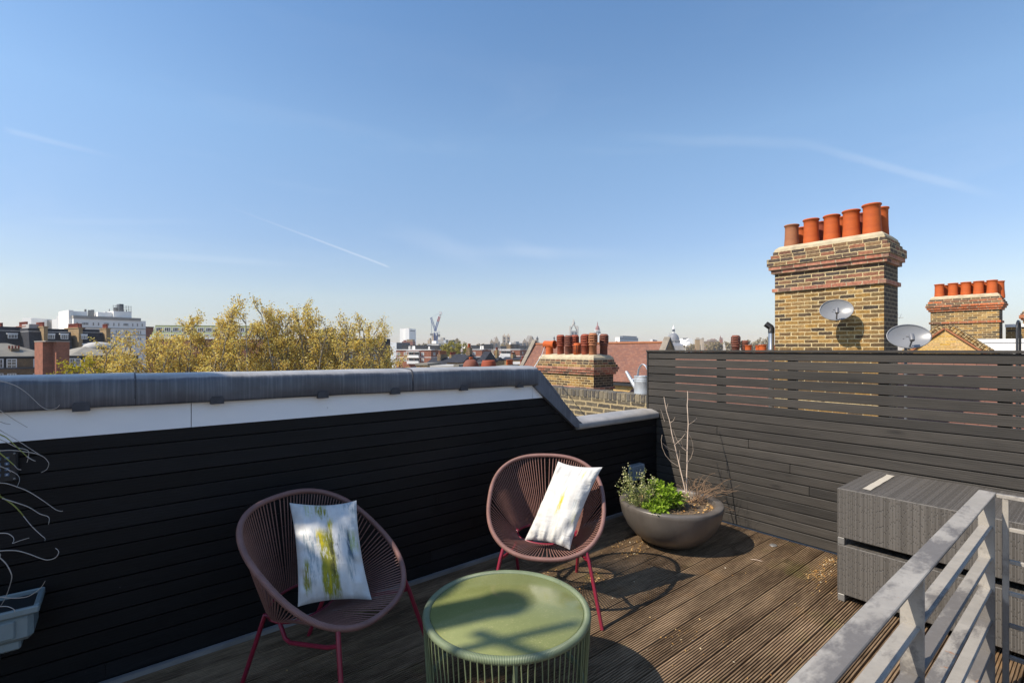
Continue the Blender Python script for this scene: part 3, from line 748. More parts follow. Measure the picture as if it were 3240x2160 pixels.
stack('chimney_stack', 'smaller brick chimney with five wide orange pots, right of the satellite dishes', 21.8, 22.5, 2.38, 4.07, 3.554, -2.0,
    [(1, 0.03, 'stockdark'), (1, 0.06, 'corbelorange'), (1, 0.10, 'stockdark'), (1, 0.12, 'corbelorange'), (1, 0.09, 'corbelorange'), (1, 0.05, 'corbelorange')], (68, 'corbelorange', 1),
    [(22.02, y, pot_plain(0.132, 0.48), 'tc1', '') for y in (3.87, 3.52, 3.2, 2.89, 2.57)] + [(22.32, y - 0.02, pot_plain(0.12, 0.46), 'tc1', '') for y in (3.80, 3.42, 3.09, 2.77, 2.45)], upper='stock')
stack('chimney_stack', 'red brick chimney end cut by the right edge of the view', 30.0, 30.8, 1.0, 2.56, 3.45, -2.0,
    [(1, 0.03, 'stockdark'), (1, 0.07, 'corbelorange'), (2, 0.11, 'corbelorange'), (1, 0.06, 'corbelorange')], None, [(30.3, 2.0, pot_plain(0.12, 0.45), 'tc2', '')])
# pots of the stack whose brickwork the fence hides
x_ = 22.0
stack('chimney_stack', 'short orange pots and a louvred pot showing over the fence by the flue', 21.7, 22.4, 9.2, 11.4, 1.42, -3.0,
    [(2, 0.05, 'stockdark'), (1, 0.03, 'corbelred')], None,
    [(22.0, 11.02, pot_louvre(0.17, 1.02), 'tc3', 'ribs'), (22.3, 10.75, pot_louvre(0.15, 0.78), 'tc3', ''), (22.0, 10.42, pot_plain(0.145, 0.56), 'tc1', ''), (22.25, 10.1, pot_plain(0.13, 0.55), 'tc1', ''),
     (22.0, 9.80, pot_plain(0.155, 0.58), 'tc1', ''), (22.25, 9.45, pot_plain(0.14, 0.56), 'tc1', '')])
# unseen stack added out of view, shaped to shade the left side of the terrace
stack('chimney_stack', 'tall brick chimney with pots beside the terrace, unseen, added to shade its left side', -3.45, -3.0, 3.0, 5.4, 4.90, -14.9,
    [(2, 0.05, 'stockdark'), (1, 0.03, 'corbelred')], None,
    [(-3.2, 3.50, pot_plain(0.125, 0.84), 'tc1', '')] + [(-3.2, y, [(0.13, 0), (0.115, 0.44), (0.262, 0.47), (0.268, 0.52), (0.20, 0.62), (0.10, 0.70), (0.001, 0.72)], 'tc2', '') for y in (3.93, 4.455, 4.98)], fl=0.10)

lt = [o for o in COL.objects if o.get('label', '').startswith('tall brick chimney with pots beside')][0]; lz = lt.location
MB().tube([(-3.2 - lz.x, 3.19 - lz.y, 4.85 - lz.z), (-3.2 - lz.x, 3.18 - lz.y, 5.95 - lz.z)], 0.028, 6).tube([(-3.2 - lz.x, 3.30 - lz.y, 5.47 - lz.z), (-3.2 - lz.x, 2.94 - lz.y, 5.64 - lz.z)], 0.032, 6).build('aerial', MT['alu'], lt)  # unseen mast and boom added to cast thin shadows on the table

# ---- steel flue beside the big stack
fl = thing('flue', 'shiny steel flue with black bent cowl, left of the big chimney', 'flue', (10.0, 4.29, -0.27))
MB().lathe([(0.053, 0), (0.053, 2.08), (0.056, 2.085), (0.056, 2.13), (0.053, 2.135), (0.053, 2.44), (0.046, 2.46), (0.001, 2.46)], 20).build('pipe', MT['steel'], fl)
MB().lathe([(0.056, 0), (0.056, 0.035), (0.053, 0.04)], 20, c=(0, 0, 1.98)).build('clamp_band', MT['alu'], fl)
m = MB(); d = V((-0.25, 0.72, 0.62)).normalized()
m.tube([(0, 0, 2.44), (0, 0, 2.54), (0, 0, 2.55) + d * 0.03 if False else (0, 0.005, 2.55), tuple(V((0, 0.005, 2.55)) + d * 0.12)], [0.058, 0.058, 0.058, 0.058], 16)
m.build('cowl', MT['blackplastic'], fl)

# ---- satellite dishes
def dish(label, loc, w, h, yaw, pitch, arm, pole):
    t = thing('satellite_dish', label, 'satellite dish', loc, yaw, 'grey satellite dishes by the big chimney')
    tilt = Matrix.Rotation(pitch, 4, 'X')
    # dish faces local -y
    def f(u, v, back=0.0):
        r = u; a = v * 2 * pi
        return tilt @ V((r * w / 2 * cos(a), -0.006 * back * 1.5 + 0.055 * (1 - r * r) - 0.055, r * h / 2 * sin(a)))
    m = MB()
    m.grid(lambda u, v: f(u, v), 8, 40); m.grid(lambda u, v: f(u, v) + tilt @ V((0, 0.006, 0)), 8, 40)
    m.tube([f(1.0, k / 40) for k in range(40)], 0.008, 5, closed=True)
    m.build('reflector', MT['dish'], t)
    for sx_ in (-1, 1):
        m = MB(); m.lathe([(0.001, -0.004), (0.008, -0.004), (0.008, 0.0), (0.001, 0.0)], 8, M=tilt @ Matrix.Translation((sx_ * 0.05, -0.008, -0.01)) @ Matrix.Rotation(pi / 2, 4, 'X'))
        m.build('bolt', MT['dishdark'], t)
    a0 = tilt @ V((0, 0.02, -h * 0.46)); a1 = tilt @ V((0, -arm, -h * 0.36))
    m = MB().tube([a0, a1], 0.011, 8); m.build('feed_arm', MT['dishdark'], t)
    m = MB(); up = tilt @ V((0, 0.02, 0.085))
    m.tube([a1 + V((0, 0, -0.01)), a1 + up * 0.5, a1 + up], [0.028, 0.032, 0.030], 10)
    m.tube([a1 + up * 0.75 + V((0, -0.01, 0)), a1 + up * 0.75 + V((-0.05, 0.02, 0.0))], [0.012, 0.012], 6)
    m.build('feed_head', MT['dishdark'], t)
    m = MB()
    m.tube([tilt @ V((0, 0.004, -0.02)), tilt @ V((0, 0.06, -0.02))], 0.035, 8)
    for q0, q1 in zip(pole[:-1], pole[1:]): m.tube([q0, q1], 0.018, 8)
    m.build('mount', MT['dishdark'], t)
    return t
dish('grey oval satellite dish fixed on the front face of the big chimney', (9.52, 3.02, 2.50), 0.475, 0.385, -pi / 2 + 0.35, radians(-22), 0.24, [(0, 0.05, -0.02), (0.06, 0.12, -0.05), (0.10, 0.28, -0.05)])
dish('wider grey satellite dish just over the fence, right of the big chimney', (8.40, 1.81, 2.005), 0.475, 0.355, -pi / 2 + 0.42, radians(-26), 0.20, [(0, 0.05, -0.02), (0, 0.10, -0.10), (0, 0.10, -2.28)])

# ---- watering can on the brick parapet
wc = thing('watering_can', 'galvanised metal watering can standing on the brick parapet beside the fence end', 'watering can', (5.285, 3.865, 1.272))
r = 0.115
MB().lathe([(0.001, 0), (r, 0), (r * 1.02, 0.006), (r, 0.015), (r, 0.16), (r * 1.02, 0.165), (r, 0.17), (r, 0.185), (r * 1.02, 0.19), (r, 0.195), (r, 0.225), (r * 1.03, 0.232), (r * 0.98, 0.236), (r * 0.93, 0.225), (r * 0.93, 0.05), (0.001, 0.05)], 28).build('body', MT['galv'], wc)
m = MB(); m.tube([(0, 0.085, 0.045), (0, 0.18, 0.155), (0, 0.275, 0.282)], [0.036, 0.026, 0.019], 10, cap=False); m.tube([(0, 0.165, 0.153), (0, 0.172, 0.163)], 0.025, 10)
m.build('spout', MT['galv'], wc)
MB().tube([(0, 0.10, 0.20), (0, 0.185, 0.175)], 0.008, 6).build('spout_brace', MT['galv'], wc)
MB().tube([(0, 0.085 * cos(a) - 0.0, 0.215 + 0.17 * sin(a)) for a in [pi * k / 18 for k in range(19)]], 0.020, 8, flat=0.3).build('handle', MT['galv'], wc)
MB().add([(-0.113, 0, 0.233), (0.113, 0, 0.233), (0.10, -0.055, 0.24), (0.06, -0.095, 0.243), (0, -0.112, 0.244), (-0.06, -0.095, 0.243), (-0.10, -0.055, 0.24)], [(0, 1, 2, 3, 4, 5, 6)]).build('half_cover', MT['galv'], wc)

# ---- rope chairs
def make_chair(label, x, y, phi):
    t = thing('rope_chair', label, 'chair', (x, y, 0), phi, 'round rope chairs around the green table')
    tl = radians(35.1); NR = 128
    def rim(a):
        c_, s_ = cos(a), sin(a); e = 0.81
        cx_ = copysign(abs(c_) ** e, c_); sy_ = copysign(abs(s_) ** e, s_)
        lift = 0.018 * c_ * c_
        return V((0.432 * cx_, 0.472 * sy_ * cos(tl), 0.69 + 0.472 * sy_ * sin(tl) + lift))
    def ring(a):
        return V((0.232 * cos(a), 0.17 + 0.135 * sin(a), 0.385 + 0.03 * sin(a)))
    A = [2 * pi * k / NR for k in range(NR)]
    MB().tube([rim(a) for a in A], 0.0165, 10, closed=True).build('rim', MT['cord'], t)
    MB().tube([ring(a) for a in A[::4]], 0.009, 8, closed=True).build('lower_ring', MT['leg'], t)
    m = MB()
    for k in range(NR):
        a = A[k] + pi / NR
        p, q = rim(a), ring(a)
        d = (p - q).normalized(); nrm = V((0, 0, 1))
        mid = (p + q) * 0.5 + V((0, 0, -0.006))
        m.tube([p, mid, q], 0.0037, 4, cap=False)
    m.build('woven_cords', MT['strings'], t)
    for s in (-1, 1):
        a = -pi / 2 + s * 0.64
        p = rim(a); j = V((s * 0.305, -0.345, 0.400)); foot = V((s * 0.385, -0.45, 0.0))
        MB().tube([p, p * 0.4 + j * 0.6, j, j * 0.9 + foot * 0.1, foot], 0.0125, 10).build('leg', MT['leg'], t)
        q = V((s * 0.262, 0.185, 0.425)); fb = V((s * 0.245, 0.375, 0.0))
        MB().tube([V((s * 0.225, 0.17, 0.40)), q, q * 0.6 + fb * 0.4, fb], 0.0125, 10).build('leg', MT['leg'], t)
        MB().tube([j, V((s * 0.298, -0.27, 0.372)), V((s * 0.258, 0.01, 0.312)), V((s * 0.245, 0.06, 0.315)), ring(atan2(-0.35, s * 1.0)) + V((0, 0, -0.005))], 0.011, 8).build('seat_bar', MT['leg'], t)
    return t
make_chair('mauve rope chair close to the black wall holding the pillow with olive brush strokes', 0.921, 2.840, 0.522)
make_chair('mauve rope chair nearer the planter, in full sun, holding the pale pillow', 2.517, 2.726, -0.775)

# ---- pillows
def pillow(label, bl, br, tl_, tr, mat, thick, seed):
    bl, br, tl_, tr = map(V, (bl, br, tl_, tr))
    o = (bl + br + tl_ + tr) / 4
    ex = ((br - bl) + (tr - tl_)); w = ex.length / 2; ex.normalize()
    ey = ((tl_ - bl) + (tr - br)); h = ey.length / 2; ey.normalize()
    ez = ex.cross(ey).normalized()
    M = Matrix((ex, ey, ez)).transposed().to_4x4()
    R = random.Random(seed); ph = [R.uniform(0, 6) for _ in range(8)]
    def f(u, v, sgn):
        a, b = 2 * u - 1, 2 * v - 1
        px_ = a * w / 2 * (1 - 0.10 * (1 - b * b)) ; py_ = b * h / 2 * (1 - 0.07 * (1 - a * a))
        e = max(0.0, (1 - a ** 4) * (1 - b ** 4))
        z = thick * e ** 0.5 * (0.75 + 0.25 * (1 - a * a) * (1 - b * b))
        edge = (abs(a) ** 5 + abs(b) ** 5)
        wr = 0.006 * sin(14 * a + 5 * b + ph[0]) * (0.25 + min(1, edge)) + 0.005 * sin(24 * b * (1 if a > 0 else 1.2) + 4 * a + ph[1]) * min(1, abs(a) ** 2) + 0.004 * sin(30 * a + ph[2]) * min(1, abs(b) ** 3)
        wr += 0.006 * sin(5 * a * b * 3 + ph[3]) 
        return (px_, py_, sgn * (z + wr * min(1, e * 3)) - 0.02 * (b * b - 0.4) + 0.012 * sin(2.2 * a + ph[4]))
    m = MB()
    m.grid(lambda u, v: f(u, v, 1), 44, 60, M=M)
    m.grid(lambda u, v: f(1 - u, v, -1), 44, 60, M=M)
    ob = m.build('pillow', MT[mat], None)
    bpy_m = ob.data
    tag(ob, label, 'pillow', 'pillows on the rope chairs')
    ob.location = o
    return ob
def pil(cs): return [px2(*c) for c in cs]
pillow('white pillow with olive and navy brush strokes on the chair by the black wall',
       *pil([(945, 1925, 2.66), (1172, 1888, 2.80), (914, 1586, 3.00), (1131, 1583, 3.06)]), 'pillowA', 0.075, 3)
pillow('plain pale pillow with one mustard mark, leaning in the sunlit chair by the planter',
       *pil([(1654, 1706, 3.62), (1806, 1738, 3.46), (1767, 1456, 3.80), (1902, 1477, 3.66)]), 'pillowB', 0.070, 9)

# ---- green table
gt = thing('coffee_table', 'low round green rope table with a glossy green top, between the two chairs', 'table', (1.575, 2.005, 0))
rr = 0.405
MB().lathe([(0.001, 0), (rr - 0.012, 0), (rr - 0.006, -0.004), (rr - 0.006, -0.018), (0.001, -0.018)], 72, c=(0, 0, 0.497)).build('table_top', MT['gtop'], gt)
MB().tube([((rr + 0.012) * cos(a), (rr + 0.012) * sin(a), 0.487) for a in [2 * pi * k / 96 for k in range(96)]], 0.0195, 12, closed=True).build('top_rim', MT['gcord'], gt)
MB().tube([((rr - 0.012) * cos(a), (rr - 0.012) * sin(a), 0.13) for a in [2 * pi * k / 96 for k in range(96)]], 0.016, 10, closed=True).build('lower_rim', MT['gcord'], gt)
m = MB(); R = random.Random(6)
for k in range(84):
    a = 2 * pi * k / 84; b = a + R.choice([0, 0, 0.02, -0.02, 0.05])
    m.tube([((rr + 0.027) * cos(a), (rr + 0.027) * sin(a), 0.485), ((rr + 0.005) * cos(b), (rr + 0.005) * sin(b), 0.13)], 0.0034, 5, cap=False)
m.build('side_cords', MT['gstrings'], gt)
for k in range(4):
    a = k * pi / 2 - 2.15
    MB().tube([((rr + 0.012) * cos(a), (rr + 0.012) * sin(a), 0.47), ((rr - 0.012) * cos(a), (rr - 0.012) * sin(a), 0.13), ((rr - 0.02) * cos(a), (rr - 0.02) * sin(a), 0.0)], 0.0125, 10).build('leg', MT['gcord'], gt)

# ---- planter bowl
BX, BY = 4.12, 2.70
pl = thing('planter_bowl', 'large bronze glazed bowl planter in the corner of the deck', 'planter', (BX, BY, 0))
prof = [(0.001, 0.0), (0.15, 0.0), (0.19, 0.006), (0.27, 0.04), (0.345, 0.095), (0.41, 0.175), (0.455, 0.27), (0.475, 0.36), (0.478, 0.392), (0.470, 0.402), (0.41, 0.402), (0.402, 0.395), (0.395, 0.33)]
MB().lathe(prof, 72).build('bowl', MT['bowl'], pl)
def soil(u, v):
    r = 0.402 * u; a = 2 * pi * v
    return (r * cos(a), r * sin(a), 0.345 + 0.03 * (1 - u * u) + 0.008 * sin(17 * r * cos(a) + 3) * cos(23 * r * sin(a)))
MB().grid(soil, 14, 48).build('soil', MT['soil'], pl)
def flakes(n, gen, smin, smax, R, zb=0.004, tilt=0.5):
    m = MB()
    for _ in range(n):
        x, y, z = gen(R); s = R.uniform(smin, smax); w = s * R.uniform(0.25, 0.8)
        M = Matrix.Translation((x, y, z + zb)) @ Matrix.Rotation(R.uniform(0, 2 * pi), 4, 'Z') @ Matrix.Rotation(R.uniform(-tilt, tilt), 4, 'X') @ Matrix.Rotation(R.uniform(-tilt, tilt), 4, 'Y')
        c = R.uniform(-0.2, 0.4) * s
        m.add([(-s / 2, 0, 0), (0, -w / 2, c * 0.4), (s / 2, 0, 0.0), (0, w / 2, c * 0.3)], [(0, 1, 2, 3)], M=M)
    return m
def onsoil(R):
    r = 0.38 * sqrt(R.random()); a = R.uniform(0, 2 * pi)
    return (r * cos(a), r * sin(a), 0.35 + 0.03 * (1 - (r / .4) ** 2))
tag(flakes(420, onsoil, 0.012, 0.04, random.Random(3), 0.008, 0.9).build('dry_leaves', MT['litter'], pl), kind='stuff')

def z6(X, Y, f): return px2(1900 + X / 2.704, 1200 + Y / 2.704, f)
def leaf_quad(m, p, d, s, R, wid=0.5):
    d = d.normalized(); sd = d.cross(V((R.uniform(-1, 1), R.uniform(-1, 1), R.uniform(-.2, 1)))).normalized() * s * wid * 0.5
    up = sd.cross(d).normalized() * s * R.uniform(-0.15, 0.25)
    m.add([p, p + d * s * 0.45 + sd + up, p + d * s, p + d * s * 0.45 - sd + up], [(0, 1, 2, 3)])
def weed(name, label, base, rad, h, nst, nleaf, ls, mat, stemmat, seed, lean=V((0, 0, 0)), flower=None):
    R = random.Random(seed); t = thing(name, label, 'plant', base)
    st = MB(); lf = MB(); fl_ = MB()
    for _ in range(nst):
        a = R.uniform(0, 2 * pi); r0 = rad * 0.45 * sqrt(R.random()); r1 = rad * R.uniform(0.35, 1.15)
        hh = h * R.uniform(0.35, 1.0) * (1 - 0.35 * (r1 / rad) ** 2)
        p0 = V((r0 * cos(a), r0 * sin(a), -0.01)); p2 = V((r1 * cos(a), r1 * sin(a), hh)) + lean * hh; p1 = (p0 + p2) / 2 + V((R.uniform(-.02, .02), R.uniform(-.02, .02), hh * 0.12))
        pts = [p0.lerp(p1, k / 3) for k in range(3)] + [p1.lerp(p2, k / 3) for k in range(4)]
        st.tube(pts, [0.0022] * 4 + [0.0014] * 3, 4, cap=False)
        for q in range(nleaf):
            k = R.uniform(0.12, 1.0); p = p0.lerp(p1, k * 2) if k < 0.5 else p1.lerp(p2, k * 2 - 1)
            d = V((R.uniform(-1, 1), R.uniform(-1, 1), R.uniform(-0.1, 0.9)))
            leaf_quad(lf, p + d * 0.004, d, ls * R.uniform(0.5, 1.2), R, R.uniform(0.35, 0.6))
        if flower:
            for q in range(R.randint(2, 6)):
                pf = p2 + V((R.uniform(-.02, .02), R.uniform(-.02, .02), R.uniform(-.03, .02)))
                leaf_quad(fl_, pf, V((R.uniform(-1, 1), R.uniform(-1, 1), 1)), 0.011, R, 0.9)
    st.build('stems', MT[stemmat], t); lf.build('leaves', MT[mat], t)
    if flower: fl_.build('flower_heads', MT[flower], t)
    return t
MT['flower'] = leaf('cream_flower', [(0, (0.55, 0.52, 0.24)), (1, (0.75, 0.72, 0.5))], 0.2)
MT['gstem'] = plain('green_stem', (0.16, 0.20, 0.07), 0.7, 0.3, 20)
sz = 0.362
def onbowl(X, f): p = z6(X, 0, f); return (p.x, p.y, sz)
weed('weed_plant', 'bright green leafy weed at the middle of the bowl planter', onbowl(545, 4.60), 0.18, 0.30, 46, 26, 0.050, 'weed', 'gstem', 1)
weed('flowering_weed', 'straggly olive weed with tiny cream flower heads, left side of the bowl planter', onbowl(345, 4.60), 0.20, 0.42, 64, 18, 0.026, 'weed2', 'gstem', 2, V((-0.10, 0.08, 0)), 'flower')
weed('ivy_plant', 'low trailing green clump along the front lip of the bowl planter', onbowl(470, 4.42), 0.13, 0.13, 34, 26, 0.034, 'weed', 'gstem', 5)
weed('weed_plant', 'pale yellowing weed beside the bare stems in the bowl planter', onbowl(650, 4.55), 0.09, 0.20, 16, 16, 0.044, 'weed2', 'gstem', 7)
sp = thing('bare_sapling', 'two tall bare pale stems with thin side twigs rising from the bowl planter', 'plant', tuple(z6(740, 1045, 4.76)))
base = V(sp.location)
def trace(m, pts, f0, f1, r0, r1, n=5):
    k = len(pts) - 1
    m.tube([z6(X, Y, f0 + (f1 - f0) * i / max(1, k)) - base for i, (X, Y) in enumerate(pts)], [r0 + (r1 - r0) * i / max(1, k) for i in range(k + 1)], n)
m = MB()
trace(m, [(745, 1050), (738, 960), (736, 870), (741, 740), (742, 620), (746, 480), (751, 380), (745, 270), (742, 220), (747, 160), (745, 100)], 4.76, 5.10, 0.0072, 0.0034, 6)
m.build('stem', MT['twig'], sp)
m = MB(); trace(m, [(742, 1040), (715, 900), (688, 790), (665, 690), (640, 580), (612, 470), (590, 350), (565, 270), (543, 150)], 4.74, 5.02, 0.0068, 0.0034, 6)
m.build('stem', MT['twig'], sp)
m = MB()
for pts, f0, f1 in (([(748, 705), (775, 670), (793, 610), (788, 540), (762, 470)], 4.9, 4.82), ([(755, 385), (795, 360), (826, 330)], 5.0, 5.06), ([(740, 610), (705, 580), (688, 520)], 4.93, 4.9),
        ([(735, 612), (690, 575), (650, 510), (620, 430)], 4.93, 4.99), ([(736, 455), (724, 430)], 4.97, 4.97), ([(640, 555), (690, 510), (724, 465)], 4.87, 4.84), ([(598, 372), (625, 350), (637, 322)], 4.94, 4.92),
        ([(648, 612), (590, 590), (533, 548)], 4.86, 4.80), ([(655, 688), (615, 640), (570, 590), (535, 548)], 4.84, 4.78), ([(665, 742), (600, 700), (555, 645), (528, 580), (520, 520), (527, 472)], 4.82, 4.86),
        ([(672, 700), (680, 650), (676, 605)], 4.84, 4.83), ([(565, 250), (577, 205)], 4.98, 4.98), ([(548, 360), (530, 300), (515, 255)], 4.9, 4.92), ([(620, 540), (604, 505)], 4.88, 4.87)):
    m = MB(); trace(m, pts, f0, f1, 0.0028, 0.0014, 4); m.build('twig', MT['twig'], sp)
dt = thing('dry_shrub', 'tangle of dead brown twigs leaning over the right side of the bowl planter', 'plant', tuple(z6(800, 1080, 4.75)))
base = V(dt.location); m = MB(); R = random.Random(12)
tgt = [(1175, 920), (1140, 1130), (930, 815), (1065, 880), (985, 1140), (1100, 965), (1040, 1000), (890, 850), (1130, 1110), (960, 900), (825, 860), (1000, 930), (870, 900), (940, 1010), (1060, 930), (910, 960), (1010, 1060), (790, 890), (700, 860), (655, 900), (860, 1060), (900, 870), (1090, 940)]
for (X, Y) in tgt + [(x + R.uniform(-70, 30), y + R.uniform(-20, 50)) for x, y in tgt]:
    x0, y0 = R.uniform(720, 880), R.uniform(1010, 1100); f1 = R.uniform(4.5, 5.0)
    pts = []
    for k in range(6):
        u = k / 5; pts.append(z6(x0 + (X - x0) * u + R.uniform(-9, 9) * (k > 0), y0 + (Y - y0) * (u ** 0.85) + R.uniform(-9, 9) * (k > 0) - 20 * sin(pi * u), 4.72 + (f1 - 4.72) * u) - base)
    m.tube(pts, [0.0030, 0.0026, 0.0022, 0.0018, 0.0014, 0.0010], 4, cap=False)
    for _ in range(3):
        q = pts[R.randint(2, 5)]; d = V((R.uniform(-1, 1), R.uniform(-1, 1), R.uniform(-.3, 1))) * R.uniform(0.03, 0.09)
        m.tube([q, q + d * 0.5 + V((0, 0, .006)), q + d], 0.0011, 3, cap=False)
tag(m.build('dead_twigs', MT['drytwig'], dt), kind='stuff')

# ---- outdoor socket box on the wall behind the planter
ub = thing('socket_box', 'small grey weatherproof box on the black wall behind the planter', 'socket box', (4.60, 3.5, 0.36))
MB().cbox(-0.11, 0.11, -0.085, 0.0, 0, 0.175, 0.012).build('housing', MT['boxgrey'], ub)
m = MB()
for k in range(5): m.cbox(-0.085 + k * 0.037, -0.062 + k * 0.037, -0.093, -0.0845, 0.02, 0.15, 0.003)
m.build('ribs', MT['boxgrey'], ub)
MB().tube([(0, -0.03, -0.001), (0, -0.03, -0.36)], 0.012, 8).build('conduit', MT['blackplastic'], ub)

# ---- stacked rattan ottomans
def ottoman(label, z, dx=0.0, dy=0.0):
    t = thing('rattan_ottoman', label, 'ottoman', (4.13 + 0.425 + dx, 0.655 + dy, z), 0, 'stacked grey woven ottomans')
    m = MB(); k0 = len(m.f); m.cbox(-0.425, 0.425, -0.65, 0.65, 0.052, 0.412, 0.006, uo=(3.1, 2.7)); uvswap(m, len(m.f) - k0)
    m.build('woven_body', MT['rattan'], t)
    for a in (-1, 1):
        for b in (-1, 1):
            m = MB().cbox(a * 0.4 - 0.022, a * 0.4 + 0.022, b * 0.625 - 0.022, b * 0.625 + 0.022, 0, 0.0515, 0.003); m.build('leg', MT['alu'], t)
    return t
ottoman('lower grey woven ottoman, standing on the deck under its twin', 0.001)
ottoman('upper grey woven ottoman, stacked on its twin with paper tape on top', 0.4145, 0.004, 0.002)
tp = MB(); 
tp.grid(lambda u, v: (4.23 + 0.64 * u, 1.125 + 0.05 * v + 0.006 * u + (0.006 * v if u > 0.97 else 0.0), 0.8290 + 0.0012 + 0.0018 * sin(9 * u + 2 * v) ** 2), 24, 3)
tag(tp.build('tape_strip', MT['tape']), 'torn strip of pale paper tape stuck on the upper ottoman', 'tape')

# ---- metal railing
rl = thing('metal_railing', 'weathered pale grey flat-bar railing with a corner, in the lower right foreground', 'railing', (1.6, 0.44, 0))
ox, oy = 1.6, 0.44
RZ = 1.10; BZ = [0.925, 0.76, 0.597, 0.433, 0.268, 0.105]
MB().cbox(-2.2 - ox, 3.585 - ox, 0.402 - oy, 0.470 - oy, RZ - 0.012, RZ, 0.0025).build('handrail', MT['rail'], rl)
posts = [3.555, 2.08, 0.60, -0.88]
for i, x in enumerate(posts):
    MB().cbox(x - 0.006 - ox, x + 0.006 - ox, 0.4035 - oy, 0.4685 - oy, 0.001, RZ - 0.0125, 0.002).build('post', MT['rail'], rl)
xs = [3.549, 2.086, 2.074, 0.606, 0.594, -0.874]
for i in range(3):
    for z in BZ:
        MB().cbox(xs[2 * i + 1] - ox, xs[2 * i] - ox, 0.413 - oy, 0.463 - oy, z - 0.010, z, 0.002).build('bar', MT['rail'], rl)
# return towards the camera side
MB().cbox(3.555 - ox, 3.585 - ox, -1.9 - oy, 0.4015 - oy, RZ - 0.022, RZ - 0.002, 0.002).build('handrail', MT['rail'], rl)
for y in (0.366, -0.55, -1.5):
    MB().cbox(3.557 - ox, 3.583 - ox, y - 0.012 - oy, y + 0.012 - oy, 0.001, RZ - 0.0225, 0.002).build('stile', MT['rail'], rl)
for (a, b) in ((0.3535, -0.5375), (-0.5625, -1.4875)):
    for z in BZ:
        MB().cbox(3.560 - ox, 3.580 - ox, b - oy, a - oy, z - 0.012, z + 0.008, 0.002).build('bar', MT['rail'], rl)

# ---- keypad on the left wall
kp = thing('keypad', 'black door keypad with blue number keys on the wall at the left edge', 'keypad', (-0.47, 3.5, 1.185))
MB().cbox(-0.068, 0.062, -0.028, 0.001, 0, 0.158, 0.008).build('housing', MT['blackplastic'], kp)
for sx_ in (-0.056, 0.050):
    for zz in (0.016, 0.142):
        MB().lathe([(0.001, 0.003), (0.004, 0.003), (0.005, 0)], 10, M=Matrix.Translation((sx_, -0.028, zz)) @ Matrix.Rotation(pi / 2, 4, 'X')).build('screw', MT['alu'], kp)
keys = ['1', '2', '3', '4', '5', '6', '7', '8', '9', '*', '0', '#']
for i, ch in enumerate(keys):
    kx = -0.034 + (i % 3) * 0.029; kz = 0.122 - (i // 3) * 0.027
    kk = MB().cbox(kx - 0.0085, kx + 0.0085, -0.033, -0.0275, kz - 0.0075, kz + 0.0075, 0.0015).build('key', MT['keycap'], kp)
    cu = bpy.data.curves.new('digit', 'FONT'); cu.body = ch; cu.size = 0.013; cu.extrude = 0.0003; cu.align_x = 'CENTER'; cu.align_y = 'CENTER'
    to = bpy.data.objects.new('digit', cu); COL.objects.link(to); to.parent = kk; to.location = (kx, -0.0336, kz); to.rotation_euler = (pi / 2, 0, 0); dg = bpy.data.meshes.new_from_object(to.evaluated_get(bpy.context.evaluated_depsgraph_get())); dg.materials.clear(); dg.materials.append(MT['digit'])
    t2 = bpy.data.objects.new('key_digit', dg); COL.objects.link(t2); t2.parent = kk; t2.location = to.location; t2.rotation_euler = to.rotation_euler; bpy.data.objects.remove(to)

# ---- trough and its dry grass at the left edge
tr = thing('plant_trough', 'pale grey plastic plant trough fixed low on the wall in the lower left corner', 'planter', (-0.66, 3.5, 0.42))
m = MB().cbox(-0.35, 0.33, -0.245, -0.03, 0.045, 0.175, 0.02); m.cbox(-0.37, 0.352, -0.262, -0.240, 0.172, 0.206, 0.006); m.cbox(-0.37, 0.352, -0.034, -0.020, 0.172, 0.206, 0.005); m.cbox(-0.37, -0.348, -0.2395, -0.0345, 0.172, 0.206, 0.005); m.cbox(0.330, 0.352, -0.2395, -0.0345, 0.172, 0.206, 0.005); m.build('tub', MT['trough'], tr)
MB().box(-0.345, 0.328, -0.238, -0.036, 0.1755, 0.186).build('soil', MT['post'], tr)
MB().cbox(-0.29, 0.27, -0.254, -0.240, 0.07, 0.155, 0.006).build('front_panel', MT['trough'], tr)
MB().cbox(-0.31, 0.285, -0.22, -0.05, 0.0, 0.048, 0.008).build('drip_tray', MT['trough'], tr)
for x in (-0.2, 0.2): MB().box(x - 0.015, x + 0.015, -0.21, -0.001, -0.03, -0.002).build('bracket', MT['blackplastic'], tr)
S1 = [[(-60, 122), (0, 130), (60, 142), (150, 175), (240, 235), (310, 300), (370, 355), (420, 382), (470, 384), (515, 368), (537, 343)], [(-60, 365), (0, 395), (60, 430), (150, 490), (248, 546)], [(-60, 470), (-10, 490), (50, 512), (95, 517)],
    [(-60, 540), (0, 570), (60, 605), (160, 665), (260, 730), (355, 790)], [(-60, 625), (0, 655), (60, 680), (150, 725), (230, 745), (258, 765), (255, 820), (243, 862)], [(-60, 760), (0, 757), (100, 752), (220, 765), (320, 782), (390, 810), (430, 850), (440, 880), (420, 925), (370, 953)],
    [(240, 805), (280, 832), (320, 850)], [(130, 888), (160, 920), (190, 927)], [(-60, 870), (0, 895), (60, 920), (95, 948)], [(-60, 880), (0, 898), (70, 925), (140, 960), (170, 990), (175, 1030), (150, 1088)],
    [(-60, 1045), (0, 1047), (60, 1052), (150, 1080), (250, 1120), (350, 1180), (430, 1235), (500, 1285), (545, 1300), (567, 1298)], [(212, 1345), (290, 1440), (370, 1515), (405, 1545), (405, 1567)], [(20, 1185), (60, 1198), (150, 1225), (260, 1265), (360, 1325), (440, 1355), (437, 1420)]]
